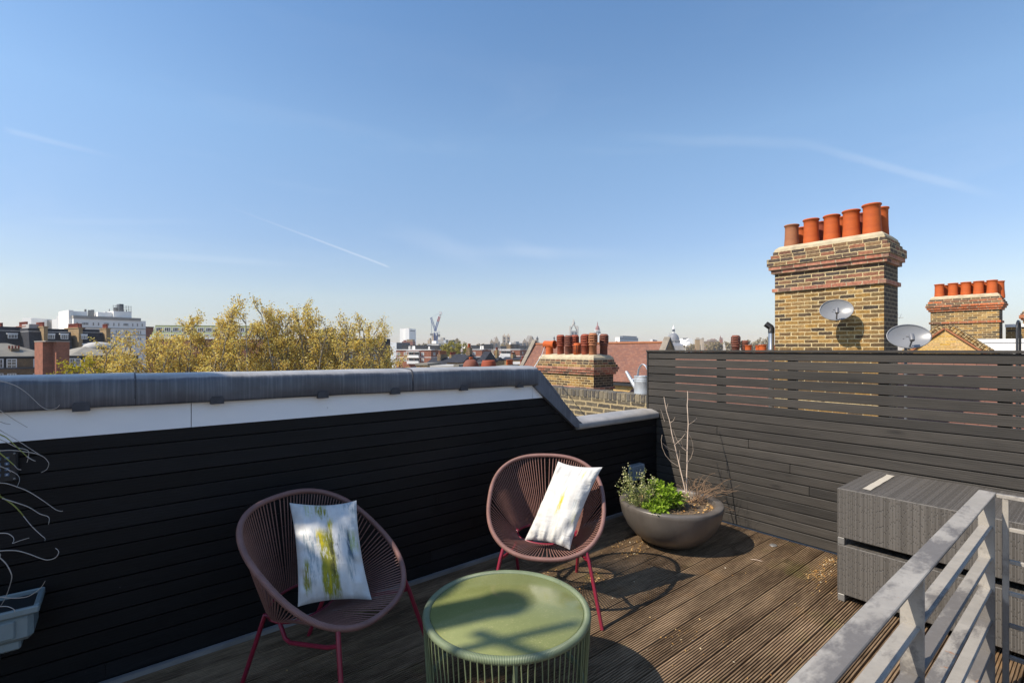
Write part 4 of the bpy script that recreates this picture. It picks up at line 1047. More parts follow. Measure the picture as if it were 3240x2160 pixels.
S2 = [[(-30, 595), (0, 590), (50, 592), (85, 615), (90, 640), (82, 655), (130, 638), (190, 620)], [(-40, 712), (0, 705), (100, 703), (180, 722), (260, 752), (310, 764), (360, 750), (382, 720), (378, 700), (362, 687)], [(-30, 720), (0, 750), (40, 790), (72, 850), (75, 890), (55, 960), (30, 1020), (5, 1062)],
    [(-40, 1000), (0, 1005), (80, 1013), (170, 1005), (230, 975), (270, 940), (295, 900)], [(-40, 1075), (0, 1068), (50, 1068), (90, 1085), (97, 1105)]]
S3 = [[(-60, 570), (0, 610), (60, 640), (150, 720), (240, 805)], [(-60, 740), (0, 780), (50, 820), (130, 888)], [(-60, 1150), (0, 1170), (40, 1190), (120, 1245), (180, 1305), (212, 1345)]]
gp = thing('spiky_plant', 'dry curling grass leaves reaching in from the left edge over the trough', 'plant', (-0.75, 3.35, 0.62))
gb = V(gp.location)
def smooth(pts, n=4):
    out = []
    for i in range(len(pts) - 1):
        p0 = pts[max(0, i - 1)]; p1 = pts[i]; p2 = pts[i + 1]; p3 = pts[min(len(pts) - 1, i + 2)]
        for k in range(n):
            t = k / n
            out.append(0.5 * ((2 * p1) + (p2 - p0) * t + (2 * p0 - 5 * p1 + 4 * p2 - p3) * t * t + (3 * p1 - p0 - 3 * p2 + p3) * t ** 3))
    out.append(pts[-1]); return out
def blades(S, conv, name, mat, r):
    m = MB(); R = random.Random(17)
    for pts in S:
        P = []; f1 = R.uniform(2.02, 2.34)
        for i, (X, Y) in enumerate(pts):
            nx, ny = conv(X, Y); P.append(px2(nx, ny, 2.25 + (f1 - 2.25) * i / len(pts)) - gb)
        if pts[0][0] < 0:
            q = P[0]; z0_ = max(0.02, min(1.0, q.z * 0.8 - 0.05)); P = [V((-0.025, -0.02, z0_)), V(((q.x - 0.025) / 2, q.y * 0.6, (z0_ + q.z) / 2 + 0.06))] + P
        P = smooth(P); n = len(P)
        m.tube(P, [r * (1 - 0.55 * i / n) for i in range(n)], 5, flat=0.45)
    m.build(name, MT[mat], gp)
blades(S1, lambda X, Y: (X / 2.85, 1160 + Y / 2.85), 'dry_leaves', 'blade', 0.0030)
blades(S2, lambda X, Y: (X / 2.0625, 1400 + Y / 2.0625), 'dry_leaves', 'blade', 0.0030)
blades(S3, lambda X, Y: (X / 2.85, 1160 + Y / 2.85), 'green_leaves', 'bladegreen', 0.0048)
m = MB(); R = random.Random(23)
for _ in range(30):
    a = R.uniform(1.9, 4.6); L = R.uniform(0.25, 0.55); z0_ = R.uniform(0.05, 1.0); d = V((cos(a), sin(a) * 0.45, 0))
    if d.y > 0: d.y *= 0.2
    P = smooth([V((-0.025, -0.02, z0_)), V((-0.025, -0.02, z0_)) + d * L * 0.4 + V((0, 0, 0.10)), V((-0.025, -0.02, z0_)) + d * L * 0.8 + V((0, 0, 0.06)), V((-0.025, -0.02, z0_)) + d * L + V((0, 0, -0.08)), V((-0.025, -0.02, z0_)) + d * L * 0.96 + V((0, 0, -0.15))])
    m.tube(P, [0.004 * (1 - 0.6 * i / len(P)) for i in range(len(P))], 5, flat=0.45)
m.build('old_leaves', MT['blade'], gp)
MB().tube([(-0.02, 0.0, -0.06), (-0.03, -0.01, 0.3), (-0.02, -0.02, 0.65), (-0.03, -0.03, 0.98)], [0.02, 0.016, 0.014, 0.008], 8).build('stem', MT['bark'], gp)

# ---- litter on the deck
def on_deck(px, py):
    c = (px - CX) / F; t_ = H / ((py - HY) / F); p = W(c * t_, t_, 0); return p
clus = [((2060, 1712), 0.16, 150), ((2000, 1745), 0.13, 90), ((2590, 1815), 0.14, 210), ((2625, 1775), 0.09, 120), ((1985, 1755), 0.3, 70), ((2380, 1790), 0.5, 50), ((1870, 1840), 0.12, 60), ((1960, 1720), 0.15, 60), ((2580, 1870), 0.25, 60),
        ((2040, 1960), 0.35, 40), ((2300, 2070), 0.5, 50), ((930, 2100), 0.3, 8), ((1250, 2000), 0.3, 7), ((1700, 1830), 0.2, 30), ((2450, 2100), 0.3, 30), ((1930, 1880), 0.3, 30), ((2150, 2020), 0.2, 40)]
RL = random.Random(21); pos = []
for (pp_, r_, n_) in clus:
    c_ = on_deck(*pp_)
    for _ in range(n_ if r_ < 0.25 else n_ // 3):
        x = c_.x + RL.gauss(0, r_ * 0.7); y = c_.y + RL.gauss(0, r_ * 0.28)
        if x < 5.0 and y < 3.44 and hypot(x - BX, y - BY) > 0.22: pos.append((x, y, 0.0))
it = iter(pos)
tag(flakes(len(pos), lambda R: next(it), 0.007, 0.022, RL, 0.004, 0.5).build('leaf_litter', MT['litter']), 'scattered dry leaf crumbs and seed husks on the deck boards', 'litter', kind='stuff')
p = on_deck(2447, 1725)
tag(MB().lathe([(0.001, 0.006), (0.028, 0.006), (0.032, 0.003), (0.032, 0.0)], 14, sx=1.2).build('grey_disc', MT['alu'], None, (p.x, p.y, 0.002)), 'small round grey disc lying on the deck by the fence', 'disc')  # plain grey disc of unknown kind, no coaster
p = on_deck(2375, 1770); q = on_deck(2412, 1777)
tag(MB().tube([(0, 0, 0.006), tuple((q - p) * 0.5 + V((0, 0, .01))), tuple(q - p + V((0, 0, .006)))], 0.0028, 5).build('fallen_twig', MT['twig'], None, tuple(p)), 'pale broken twig lying on the sunlit deck', 'twig')
# ================================================================== NEIGHBOURING ROOFS
def simple_house(name, label, x0, x1, y0, y1, ztop, wall, roofmat, ridge=None, axis='y', cat='house', group=None):
    t = thing(name, label, cat, ((x0 + x1) / 2, (y0 + y1) / 2, G), 0, group)
    hx, hy = (x1 - x0) / 2, (y1 - y0) / 2
    MB().box(-hx, hx, -hy, hy, 0, ztop - G).build('walls', MT[wall], t)
    if ridge is None:
        MB().box(-hx - .02, hx + .02, -hy - .02, hy + .02, ztop - G + 0.002, ztop - G + 0.08).build('roof', MT[roofmat], t)
    else:
        m = MB(); e = ztop - G + 0.002; r = ridge - G; o = 0.15
        if axis == 'y':
            L = hypot(hx, r - e)
            for sgn in (-1, 1):
                vs = [(sgn * (hx + o), -hy, e - o * (r - e) / hx), (sgn * (hx + o), hy, e - o * (r - e) / hx), (0, hy, r), (0, -hy, r)]
                if sgn > 0: vs = [vs[0], vs[1], vs[2], vs[3]]
                f = (0, 1, 2, 3) if sgn > 0 else (3, 2, 1, 0)
                uv = [(-hy, 0), (hy, 0), (hy, L), (-hy, L)]
                m.add(vs, [f], [[uv[q] for q in f]])
            m.add([(-hx, -hy, e), (hx, -hy, e), (0, -hy, r)], [(0, 1, 2)]); m.add([(-hx, hy, e), (hx, hy, e), (0, hy, r)], [(2, 1, 0)])
            m.tube([(0, -hy, r), (0, hy, r)], 0.09, 6)
        else:
            L = hypot(hy, r - e)
            for sgn in (-1, 1):
                vs = [(-hx, sgn * (hy + o), e - o * (r - e) / hy), (hx, sgn * (hy + o), e - o * (r - e) / hy), (hx, 0, r), (-hx, 0, r)]
                f = (0, 1, 2, 3) if sgn < 0 else (3, 2, 1, 0)
                uv = [(-hx, 0), (hx, 0), (hx, L), (-hx, L)]
                m.add(vs, [f], [[uv[q] for q in f]])
            m.add([(-hx, -hy, e), (-hx, hy, e), (-hx, 0, r)], [(2, 1, 0)]); m.add([(hx, -hy, e), (hx, hy, e), (hx, 0, r)], [(0, 1, 2)])
        m.build('roof', MT[roofmat], t)
    return t
simple_house('terraced_house', 'neighbouring house with a flat grey roof just below the slatted fence', 5.45, 11.10, -5, 14, -0.35, 'stockdark', 'greyroof')
simple_house('terraced_house', 'house with a red tiled roof seen through the gaps of the fence', 11.15, 15.6, 0.5, 9.0, 0.35, 'yellow', 'redtile', 1.50)
simple_house('terraced_house', 'low grey roofed house behind the broad louvred-pot chimney', 11.1, 15.6, 9.05, 15.5, -1.6, 'stock', 'slate')
simple_house('terraced_house', 'low flat-roofed house under the five-pot chimney', 20.95, 31.6, -6, 13.5, -1.08, 'stockdark', 'greyroof')
simple_house('terraced_house', 'house far right behind the fence with a pale flat roof', 11.1, 16.2, -6, 0.3, 0.3, 'stucco', 'paleroof')
# gable house
gh = thing('gable_house', 'yellow brick gable end with brick coping peeking over the fence right of the dishes', 'house', (16.4, 2.78, G))
MB().prism([(-1.75, 0), (1.75, 0), (1.75, 0.86 - G), (0, 2.36 - G), (-1.75, 0.86 - G)], 0.0, 0.225, M=Matrix.Rotation(pi / 2, 4, 'Z') @ Matrix.Scale(-1, 4, (0, 1, 0)) if False else Matrix.Rotation(-pi / 2, 4, 'Z')).build('gable_wall', MT['yellow'], gh)
for s in (-1, 1):
    L = hypot(1.85, 1.585)
    ang = atan2(1.5, 1.75)
    # local frame along the slope
    Ms = Matrix.Translation((0, 0, 2.36 - G)) @ (Matrix.Rotation(-ang, 4, 'X') if s > 0 else Matrix.Rotation(pi, 4, 'Z') @ Matrix.Rotation(-ang, 4, 'X'))
    sg = 1 if s > 0 else -1
    m = MB(); R = random.Random(s + 5); k = 0.004
    x0, x1 = (-0.03, 0.30) if s > 0 else (-0.30, 0.03)
    while k < L - 0.05:
        m.cbox(x0, x1, k, k + 0.062, 0.045, 0.17 + R.uniform(-0.003, 0.003), 0.005, M=Ms, uo=(R.uniform(0, 9), R.uniform(0, 9))); k += 0.0725
    m.build('coping_bricks', MT['stock'], gh)
    xo0, xo1 = (-0.05, 0.30) if s > 0 else (-0.30, 0.05)
    MB().box(xo0, xo1, 0.002, L, 0.004, 0.044, M=Ms).build('tile_creasing', MT['tc4'], gh)
MB().box(0.23, 1.15, -1.75, 1.75, 0, 0.8 - G).build('house_walls', MT['yellow'], gh)
m = MB(); e, r_ = 0.82 - G, 2.2 - G
for s in (-1, 1):
    vs = [(0.31, s * 1.9, e), (1.15, s * 1.9, e), (1.15, 0, r_), (0.31, 0, r_)]; f = (0, 1, 2, 3) if s < 0 else (3, 2, 1, 0)
    uv = [(0, 0), (.84, 0), (.84, 2.3), (0, 2.3)]
    m.add(vs, [f], [[uv[q] for q in f]])
m.build('roof', MT['slate'], gh)
wx = thing('roof_extension', 'plain white rendered roof extension beyond the gable, at the right edge', 'building', (19.2, -1.1, G))
MB().box(-1.6, 1.6, -4, 4.3, 0, 2.02 - G).build('walls', MT['stucco'], wx)
MB().box(-1.62, 1.62, -4.02, 4.32, 2.022 - G, 2.12 - G).build('roof_edge', MT['frame'], wx)
bw = thing('brick_wall', 'long brick parapet wall with a thin white top edge, behind the white extension', 'wall', (22.9, -1.5, G))
MB().box(0, 0.3, -4.4, 3.85, -1.0 - G, 2.58 - G).build('brickwork', MT['stock'], bw)
MB().box(-0.05, 0.35, -4.4, 3.86, 2.582 - G, 2.68 - G).build('white_coping', MT['frame'], bw)
ld = thing('roof_ladder', 'black tubular roof ladder top with curved rails at the right edge', 'ladder', (9.0, 0.80, -0.27))
for y in (0.02, -0.34):
    MB().tube([(0, y, 0), (0, y, 2.39), (0.03, y, 2.46), (0.10, y, 2.49), (0.2, y, 2.49), (0.27, y, 2.46), (0.30, y, 2.39), (0.30, y, 0.0)], 0.013, 8).build('rail', MT['blackmetal'], ld)
for z in (0.3, 0.6, 0.9, 1.2, 1.5, 1.8): MB().tube([(0, 0.02, z), (0, -0.34, z)], 0.013, 6).build('rung', MT['blackmetal'], ld)
ae = thing('tv_aerial', 'thin rooftop television aerial rising behind the lower satellite dish', 'aerial', (24.0, 5.9, 0.0))
MB().tube([(0, 0, -1.0), (0, 0, 3.3)], 0.018, 6).build('mast', MT['alu'], ae)
m = MB(); m.tube([(0, 0.0, 3.1), (0, -0.6, 3.1)], 0.010, 5)
for k in range(6): m.tube([(-0.15, -0.1 * k, 2.95 + 0.02 * k), (0.15, -0.1 * k, 3.25)], 0.006, 4)
m.build('antenna', MT['alu'], ae)

# church hall with the steep red roof
Xr, Xe = 22.0, 20.45; zr, ze = 2.20, 0.12
ch = thing('church_hall', 'steep red tiled roof between pale stone gables, behind the louvred-pot chimney', 'building', (Xr, 19.9, G))
y0, y1 = 14.75 - 19.9, 24.85 - 19.9
m = MB(); L = hypot(Xr - Xe, zr - ze); sxx = 2.2 * (Xr - Xe); ze2 = zr - 2.2 * (zr - ze)
xe_ = Xr - Xe
NU, NV = 40, 10
for sgn in (-1, 1):
    def rf(u, v, sgn=sgn):
        w = 0.012 * sin(u * 23 + v * 3) * sin(v * 9 + 1) + 0.03 * sin(u * 2.7 + 1) * (1 - v)
        return (sgn * xe_ * (1 - v) , y0 + (y1 - y0) * u, (ze + (zr - ze) * v - G) + w)
    b0 = len(m.f)
    if sgn < 0: m.grid(lambda u, v: rf(1 - u, v), NU, NV)
    else: m.grid(rf, NU, NV)
    for i in range(b0, len(m.f)): m.uv[i] = [(a * (y1 - y0), b * L) for a, b in m.uv[i]]
m.build('tiled_roof', MT['redtile'], ch)
MB().tube([(0, y0, zr - G + 0.01), (0, y1, zr - G + 0.01)], 0.07, 8).build('ridge_tiles', MT['tc4'], ch)
MB().box(-xe_ + 0.12, xe_ - 0.12, y0, y1, 0, ze - G - 0.08).build('walls', MT['yellow'], ch)
MB().box(-xe_ - 0.10, -xe_ + 0.11, y0, y1, ze - G - 0.16, ze - G - 0.02).build('gutter', MT['blackmetal'], ch)
MT['oldstone'] = plain('old_stone', (0.20, 0.175, 0.14), 0.9, 0.35, 3)
for yy in (y0 - 0.30, y1):
    m = MB(); e2 = ze - G - 0.35
    m.prism([(-xe_ - 0.15, 0), (xe_ + 0.15, 0), (xe_ + 0.15, e2), (0, zr - G + 0.12), (-xe_ - 0.15, e2)], 0, 0.30, M=Matrix.Translation((0, yy, 0)))
    m.build('gable', MT['tanbrick'], ch)
    m = MB()
    m.prism([(-xe_ - 0.25, e2 + 0.0), (-xe_ - 0.15, e2 - 0.12), (0, zr - G + 0.13), (xe_ + 0.15, e2 - 0.12), (xe_ + 0.25, e2), (0, zr - G + 0.30)], 0, 0.36, M=Matrix.Translation((0, yy - 0.03, 0)))
    m.build('stone_coping', MT['oldstone'], ch)
for yy in (-4.3, -2.6, -0.9):
    w = MB().prism([(-0.28, -0.9), (0.28, -0.9), (0.28, -0.35), (0, -0.05), (-0.28, -0.35)], 0, 0.05, M=Matrix.Translation((-xe_ + 0.115, yy, ze - G - 0.25)) @ Matrix.Rotation(-pi / 2, 4, 'Z') @ Matrix.Translation((0, -0.02, 0)))
    w.build('window', MT['glass'], ch)
cw = MB(); a = px2(1723, 1097, 13.5); b = px2(1690, 1163, 5.2)
o = cw.tube([V((0, 0, 0)), (b - a) * 0.5 + V((0, 0, -0.05)), b - a], 0.006, 5).build('cable', MT['wire'], None, tuple(a))
tag(o, 'thin white cable running from the bent orange cowl down to the lead coping', 'cable')

# ================================================================== STREET AND HOUSES
struct(MB().box(-2600, 2600, -2600, 2600, -0.5, 0).build('ground', plain('city_ground', (0.16, 0.135, 0.10), 0.95, 0.35, 0.02), None, (0, 0, G)))

class Bld:
    def __init__(s, name, label, cat, px0, px1, f0, yaw=BG, group=None):
        s.d = V((cos(yaw), sin(yaw), 0)); s.P = W((px0 - CX) / F * f0, f0); s.yaw = yaw
        s.t = thing(name, label, cat, (s.P.x, s.P.y, G), yaw, group)
        s.w = s.lx(px1)
    def lx(s, px):
        c = (px - CX) / F; r = V((CA * c + SA, -SA * c + CA, 0))
        # P + k d = t r
        det = s.d.x * (-r.y) + r.x * s.d.y
        return (-s.P.x * (-r.y) - r.x * s.P.y) / det if abs(det) > 1e-9 else 0
    def fwd(s, k): p = s.P + s.d * k; return SA * p.x + CA * p.y
    def z(s, py, px=None, k=None):
        f = s.fwd(s.lx(px) if px is not None else (s.w / 2 if k is None else k))
        return H + (HY - py) / F * f - G
    def box(s, name, mat, x0, x1, y0, y1, z0, z1):
        return MB().box(x0, x1, y0, y1, z0, z1).build(name, MT[mat], s.t)
    def pbox(s, name, mat, pxa, pya, pxb, pyb, y0, y1, zb=None):
        xa, xb = s.lx(pxa), s.lx(pxb); xm = (pxa + pxb) / 2
        zt = s.z(pya, xm); z0 = s.z(pyb, xm) if zb is None else zb
        return s.box(name, mat, xa, xb, y0, y1, z0, zt)
    def win(s, pxa, pya, pxb, pyb, cols=2, rows=2, y=0.0, fr=0.09, side=None, frame='frame'):
        xa, xb = s.lx(pxa), s.lx(pxb); xm = (pxa + pxb) / 2
        zt, zb = s.z(pya, xm), s.z(pyb, xm)
        return window(s.t, (xa + xb) / 2, y, zb, xb - xa, zt - zb, cols, rows, fr, 0.0, frame)
WC = {}
def window(parent, x, y, z, w, h, cols=2, rows=2, fr=0.09, rz=0.0, frame='frame'):
    key = (round(w, 1), round(h, 1), cols, rows, fr, frame)
    if key not in WC:
        m = MB(); a = w / 2
        m.box(-a, a, -0.07, 0.05, 0, fr); m.box(-a, a, -0.07, 0.05, h - fr, h)
        m.box(-a, -a + fr, -0.07, 0.05, fr, h - fr); m.box(a - fr, a, -0.07, 0.05, fr, h - fr)
        g = fr * 0.5
        for i in range(1, cols): c = -a + w * i / cols; m.box(c - g / 2, c + g / 2, -0.05, 0.03, fr, h - fr)
        for j in range(1, rows):
            c = h * j / rows; xs_ = [-a + fr] + [-a + w * i / cols for i in range(1, cols)] + [a - fr]
            for p_, q_ in zip(xs_[:-1], xs_[1:]): m.box(p_ + g / 2 + 0.001, q_ - g / 2 - 0.001, -0.05, 0.03, c - g / 2, c + g / 2)
        me = m.mesh('window'); me.materials.append(MT[frame])
        p = MB().box(-a + 0.01, a - 0.01, -0.02, 0.02, 0.01, h - 0.01).mesh('pane'); p.materials.append(MT['glass'])
        WC[key] = (me, p)
    me, p = WC[key]
    o = bpy.data.objects.new('window', me); COL.objects.link(o); o.parent = parent; o.location = (x, y, z); o.rotation_euler = (0, 0, rz)
    q = bpy.data.objects.new('pane', p); COL.objects.link(q); q.parent = o
    return o
PC = {}
def pots(parent, x, y, z, n, dx, dy=0.0, h=0.55, r=0.13, mat='tc2'):
    key = (round(h, 2), round(r, 2), mat)
    if key not in PC:
        me = MB().lathe([(r * 1.1, -0.05), (r, h * .4), (r * 0.95, h * .85), (r * 1.15, h * .9), (r * 1.1, h), (r * .8, h), (r * .75, h * .5), (.001, h * .5)], 10).mesh('chimney_pot'); me.materials.append(MT[mat]); PC[key] = me
    for i in range(n):
        o = bpy.data.objects.new('chimney_pot', PC[key]); COL.objects.link(o); o.parent = parent; o.location = (x + dx * (i - (n - 1) / 2), y + dy * (i - (n - 1) / 2), z)
def zA(X, Y): return (X / 4.9, 940 + Y / 4.9)
def zM(X, Y): return (1220 + X / 5.113, 1040 + Y / 5.113)
def zR(X, Y): return (1940 + X / 4.523, 1000 + Y / 4.523)
def zC(X, Y): return (1640 + X / 7.35, 1000 + Y / 7.35)
LY = radians(20)

# --- near brown brick house, left
b = Bld('brick_house', 'brown brick house with white attic windows and grey roof, at the left edge', 'house', -90, zA(862, 0)[0], 80, LY)
zE = b.z(zA(0, 930)[1]); zS = b.z(zA(0, 1100)[1])
b.box('walls', 'brownbrick', 0, b.w, 0, 9, 0, zS)
m = MB().prism([(0.0, zS + .01), (b.w, zS + .01), (b.w - 0.45, zE), (0, zE)], 0, 0.1); 
MB().box(-0.05, b.w + 0.05, -0.25, 0.0, zS - 0.12, zS + 0.12).build('cornice', MT['bluegrey'], b.t)
b.box('attic', 'slate', 0, b.w - 0.3, 0.25, 9, zS + 0.12, zE)
b.pbox('attic_panel', 'brownbrick', zA(265, 0)[0], zA(0, 955)[1], zA(512, 0)[0], zA(0, 1085)[1], 0.02, 0.24)
MB().box(-0.2, b.w - 0.1, -0.1, 9, zE + .002, zE + 0.16).build('fascia', MT['bluegrey'], b.t)
zr_ = b.z(zA(0, 790)[1]); xr_ = b.lx(zA(240, 0)[0])
m = MB(); vs = [(-2, -0.15, zE + .165), (b.w - 0.05, -0.15, zE + .165), (b.w - 0.05, 9, zE + .165), (-2, 9, zE + .165), (-2, 4.5, zr_ + 0.9), (xr_, 4.5, zr_ + 0.9)]
m.add(vs, [(0, 1, 5, 4), (1, 2, 5), (2, 3, 4, 5)]); m.build('roof', MT['greyroof'], b.t)
for (a, c, e, g_, k1, k2) in ((-60, 955, 52, 1100, 2, 2), (98, 955, 260, 1100, 2, 3), (516, 955, 628, 1085, 2, 3), (640, 955, 748, 1085, 2, 3)):
    b.win(*zA(a, c), *zA(e, g_), k1, k2, -0.02, 0.13)
for (a, e) in ((-30, 50), (113, 250), (512, 590), (648, 735)): b.win(*zA(a, 1180), *zA(e, 1300), 3 if e - a > 100 else 2, 3, -0.02, 0.09)
c = MB(); x0, x1 = b.lx(zA(215, 0)[0]), b.lx(zA(345, 0)[0]); c.box(x0, x1, 1.5, 3.0, zE, b.z(zA(0, 795)[1]) + .0); cs = c.build('chimney', MT['brownbrick'], b.t); pots(cs, (x0 + x1) / 2, 2.2, b.z(zA(0, 795)[1]), 4, 0.4, h=0.5)
MB().tube([(b.lx(zA(800, 0)[0]), -0.12, 0), (b.lx(zA(800, 0)[0]), -0.12, zS - 0.2)], 0.06, 6).build('drainpipe', MT['blackmetal'], b.t)

# --- tall plain red brick stair tower
b = Bld('brick_tower', 'plain red brick tower block in two parts, beside the brown house', 'building', zA(712, 0)[0], zA(1078, 0)[0], 74, LY)
zt = b.z(zA(0, 690)[1]); k = b.lx(zA(872, 0)[0])
b.box('tower', 'redbrick', k, b.w, 0, 5, 0, zt)
b.box('rear_part', 'redbrick', 0, k - .003, 1.4, 5, 0, zt)
b.box('top_slab', 'greystone', -0.06, b.w + 0.06, -0.06, 5.05, zt + .002, zt + 0.12)

# --- hipped grey roof with skylight
b = Bld('brick_house', 'house with hipped grey roof and dome skylight, left of the trees', 'house', zA(1078, 0)[0], zA(2150, 0)[0], 84, LY)
zE = b.z(zA(0, 915)[1]); zS = b.z(zA(0, 1085)[1])
b.box('walls', 'brownbrick', 0, b.w, 0, 12, 0, zS); b.box('attic', 'slate', 0, b.w, 0.2, 12, zS + .002, zE)
MB().box(-0.1, b.w, -0.15, 12, zE + .002, zE + 0.15).build('fascia', MT['bluegrey'], b.t)
zr_ = b.z(zA(0, 790)[1]) + 0.5; xa, xb = b.lx(zA(1560, 0)[0]), b.lx(zA(2000, 0)[0])
m = MB(); vs = [(-0.1, -0.15, zE + .16), (b.w, -0.15, zE + .16), (b.w, 12, zE + .16), (-0.1, 12, zE + .16), (xa, 6, zr_), (xb, 6, zr_)]
m.add(vs, [(0, 1, 5, 4), (1, 2, 5), (2, 3, 4, 5), (3, 0, 4)]); m.build('roof', MT['greyroof'], b.t)
m = MB(); m.lathe([(2.4, 0), (2.4, 0.3), (2.1, 0.7), (1.5, 1.0), (0.7, 1.15), (0.001, 1.2)], 20, c=((xa + xb) / 2 - 0.4, 6, zr_ - 0.5)); m.build('skylight', MT['paleroof'], b.t)
for (a, e) in ((1074, 1160), (1166, 1250), (1300, 1400), (1700, 1860), (1900, 2040)): b.win(*zA(a, 945), *zA(e, 1070), 2, 2, -0.02, 0.12)

# --- dark slate mansard terrace with big party chimneys
def mansard(label, pa, pb, f, ptop, pmid, wins, stacks_, dormtop=None):
    b = Bld('mansard_house', label, 'house', pa, pb, f, LY, 'dark slate mansard houses at the left')
    zt, zm = b.z(ptop), b.z(pmid); zb = b.z(1130)
    b.box('walls', 'tanbrick', 0, b.w, 0, 10, 0, zb)
    m = MB(); vs = [(0, 0, zb + .002), (b.w, 0, zb + .002), (b.w, 1.2, zm), (0, 1.2, zm), (0, 10, zb + .002), (b.w, 10, zb + .002), (b.w, 10, zm), (0, 10, zm)]
    L = hypot(1.2, zm - zb); uv = [(0, 0), (b.w, 0), (b.w, L), (0, L)]
    m.add(vs, [(0, 1, 2, 3)], [uv]); m.add(vs, [(1, 5, 6, 2), (4, 0, 3, 7), (5, 4, 7, 6), (3, 2, 6, 7)]); m.build('mansard_roof', MT['slate'], b.t)
    b.box('parapet', 'lead', -0.0, b.w, 1.1, 10, zm + .002, zm + 0.18)
    b.box('upper_roof', 'slate', 0.1, b.w - 0.3, 2.0, 9, zm + 0.182, zt)
    for (a, c, e, g_) in wins:
        x0, x1 = b.lx(a), b.lx(e); z0, z1 = b.z(g_, (a + e) / 2), b.z(c, (a + e) / 2)
        MB().box(x0 - 0.1, x1 + 0.1, 0.16, 1.6, z1, z1 + 0.3).build('dormer_roof', MT['frame'], b.t)
        MB().box(x0 + 0.02, x1 - 0.02, 0.24, 1.6, z0, z1 - .002).build('dormer', MT['slate'], b.t)
        window(b.t, (x0 + x1) / 2, 0.18, z0, x1 - x0, z1 - z0, 3, 2, 0.14)
    for (pl_, pr_, pt, mat, ya, yb, n) in stacks_:
        x0, x1 = b.lx(pl_), b.lx(pr_); z1 = b.z(pt, (pl_ + pr_) / 2)
        s_ = MB().box(x0, x1, ya, yb, 0, z1).box(x0 - 0.12, x1 + 0.12, ya - 0.12, yb + 0.12, z1 + .001, z1 + 0.25).build('chimney', MT[mat], b.t)
        pots(s_, (x0 + x1) / 2, (ya + yb) / 2, z1 + 0.25, n, 0.0, min(0.62, (yb - ya - 0.5) / max(1, n - 1)), h=1.0, r=0.24, mat='tc2')
    return b
mansard('dark slate mansard house with one dormer and an orange chimney, far left', -70, zA(400, 0)[0], 108, zA(0, 450)[1], zA(0, 520)[1], [(*zA(125, 575), *zA(275, 640))],
        [(zA(395, 0)[0], zA(462, 0)[0], zA(0, 460)[1], 'redbrick', -0.6, 6.5, 8), (zA(95, 0)[0], zA(185, 0)[0], zA(0, 470)[1], 'redbrick', 5, 8, 4)])
b2 = mansard('dark slate mansard house with two white dormers between tan chimneys', zA(470, 0)[0], zA(1130, 0)[0], 111, zA(0, 485)[1], zA(0, 540)[1], [(*zA(740, 580), *zA(855, 645)), (*zA(945, 580), *zA(1062, 650))],
        [(zA(660, 0)[0], zA(722, 0)[0], zA(0, 468)[1], 'tanbrick', -0.8, 6.5, 7), (zA(1200, 0)[0], zA(1262, 0)[0], zA(0, 485)[1], 'tanbrick', -0.8, 8.0, 10)])
MB().box(b2.lx(zA(520, 0)[0]), b2.lx(zA(700, 0)[0]), 3, 8, b2.z(zA(0, 600)[1]), b2.z(zA(0, 420)[1])).build('stair_head', MT['paleroof'], b2.t)
mansard('dark slate mansard house nearest the white block, with a slim tan chimney', zA(1270, 0)[0], zA(1620, 0)[0], 118, zA(0, 495)[1], zA(0, 550)[1], [(*zA(1268, 590), *zA(1358, 650)), (*zA(1290, 735), *zA(1385, 825))],
        [(zA(1640, 0)[0], zA(1705, 0)[0], zA(0, 495)[1], 'tanbrick', -0.3, 3.5, 4), (zA(1330, 0)[0], zA(1440, 0)[0], zA(0, 480)[1], 'redbrick', 5, 8, 6)])

# --- white modern block with roof antennas
b = Bld('office_block', 'long white flat-roofed block with rows of small windows and roof antennas', 'building', zA(1140, 0)[0], zA(2260, 0)[0], 150, radians(15))
def pb(X0, Y0, X1, y0, y1, nm, mat='stucco', Yb=None): return b.pbox(nm, mat, zA(X0, 0)[0], zA(0, Y0)[1], zA(X1, 0)[0], zA(0, Yb)[1] if Yb else 0, y0, y1, None if Yb else 0.0)
zt = b.z(zA(0, 350)[1])
b.box('walls', 'stucco', 0, b.w, 0, 14, 0, zt)
b.box('roof_band', 'greystone', -0.1, b.w - 1.4, -0.2, 14, zt + .002, zt + 0.9)
for Y in (475, 570): MB().box(-0.15, b.w + 0.1, -0.22, 0.0, b.z(zA(0, Y + 10)[1]), b.z(zA(0, Y)[1])).build('ledge', MT['greystone'], b.t)
for (X0, X1, rows) in ((1185, 1205, 0), (1270, 1375, 0), (1440, 1456, 0), (1520, 1536, 0), (1600, 1697, 0), (1757, 1773, 0), (1834, 1850, 0), (1907, 1995, 0), (2050, 2066, 0), (2122, 2138, 0), (2196, 2214, 0),
        (1795, 1812, 1), (1832, 1848, 1), (1925, 2013, 1), (2070, 2084, 1), (2138, 2152, 1), (2172, 2186, 1), (1706, 1748, 2), (1805, 1820, 2), (1843, 1858, 2), (1915, 2040, 2), (2135, 2150, 2), (2170, 2184, 2), (1800, 1815, 3), (1912, 2040, 3), (2100, 2114, 3)):
    y0 = (385, 500, 600, 695)[rows] + (X0 - 1140) * 0.022; b.win(*zA(X0, y0), *zA(X1, y0 + (46 if rows < 3 else 55)), max(1, int((X1 - X0) / 22)), 1 if X1 - X0 < 40 else 2, -0.02, 0.13, frame='greystone' if X1 - X0 < 40 else 'frame')
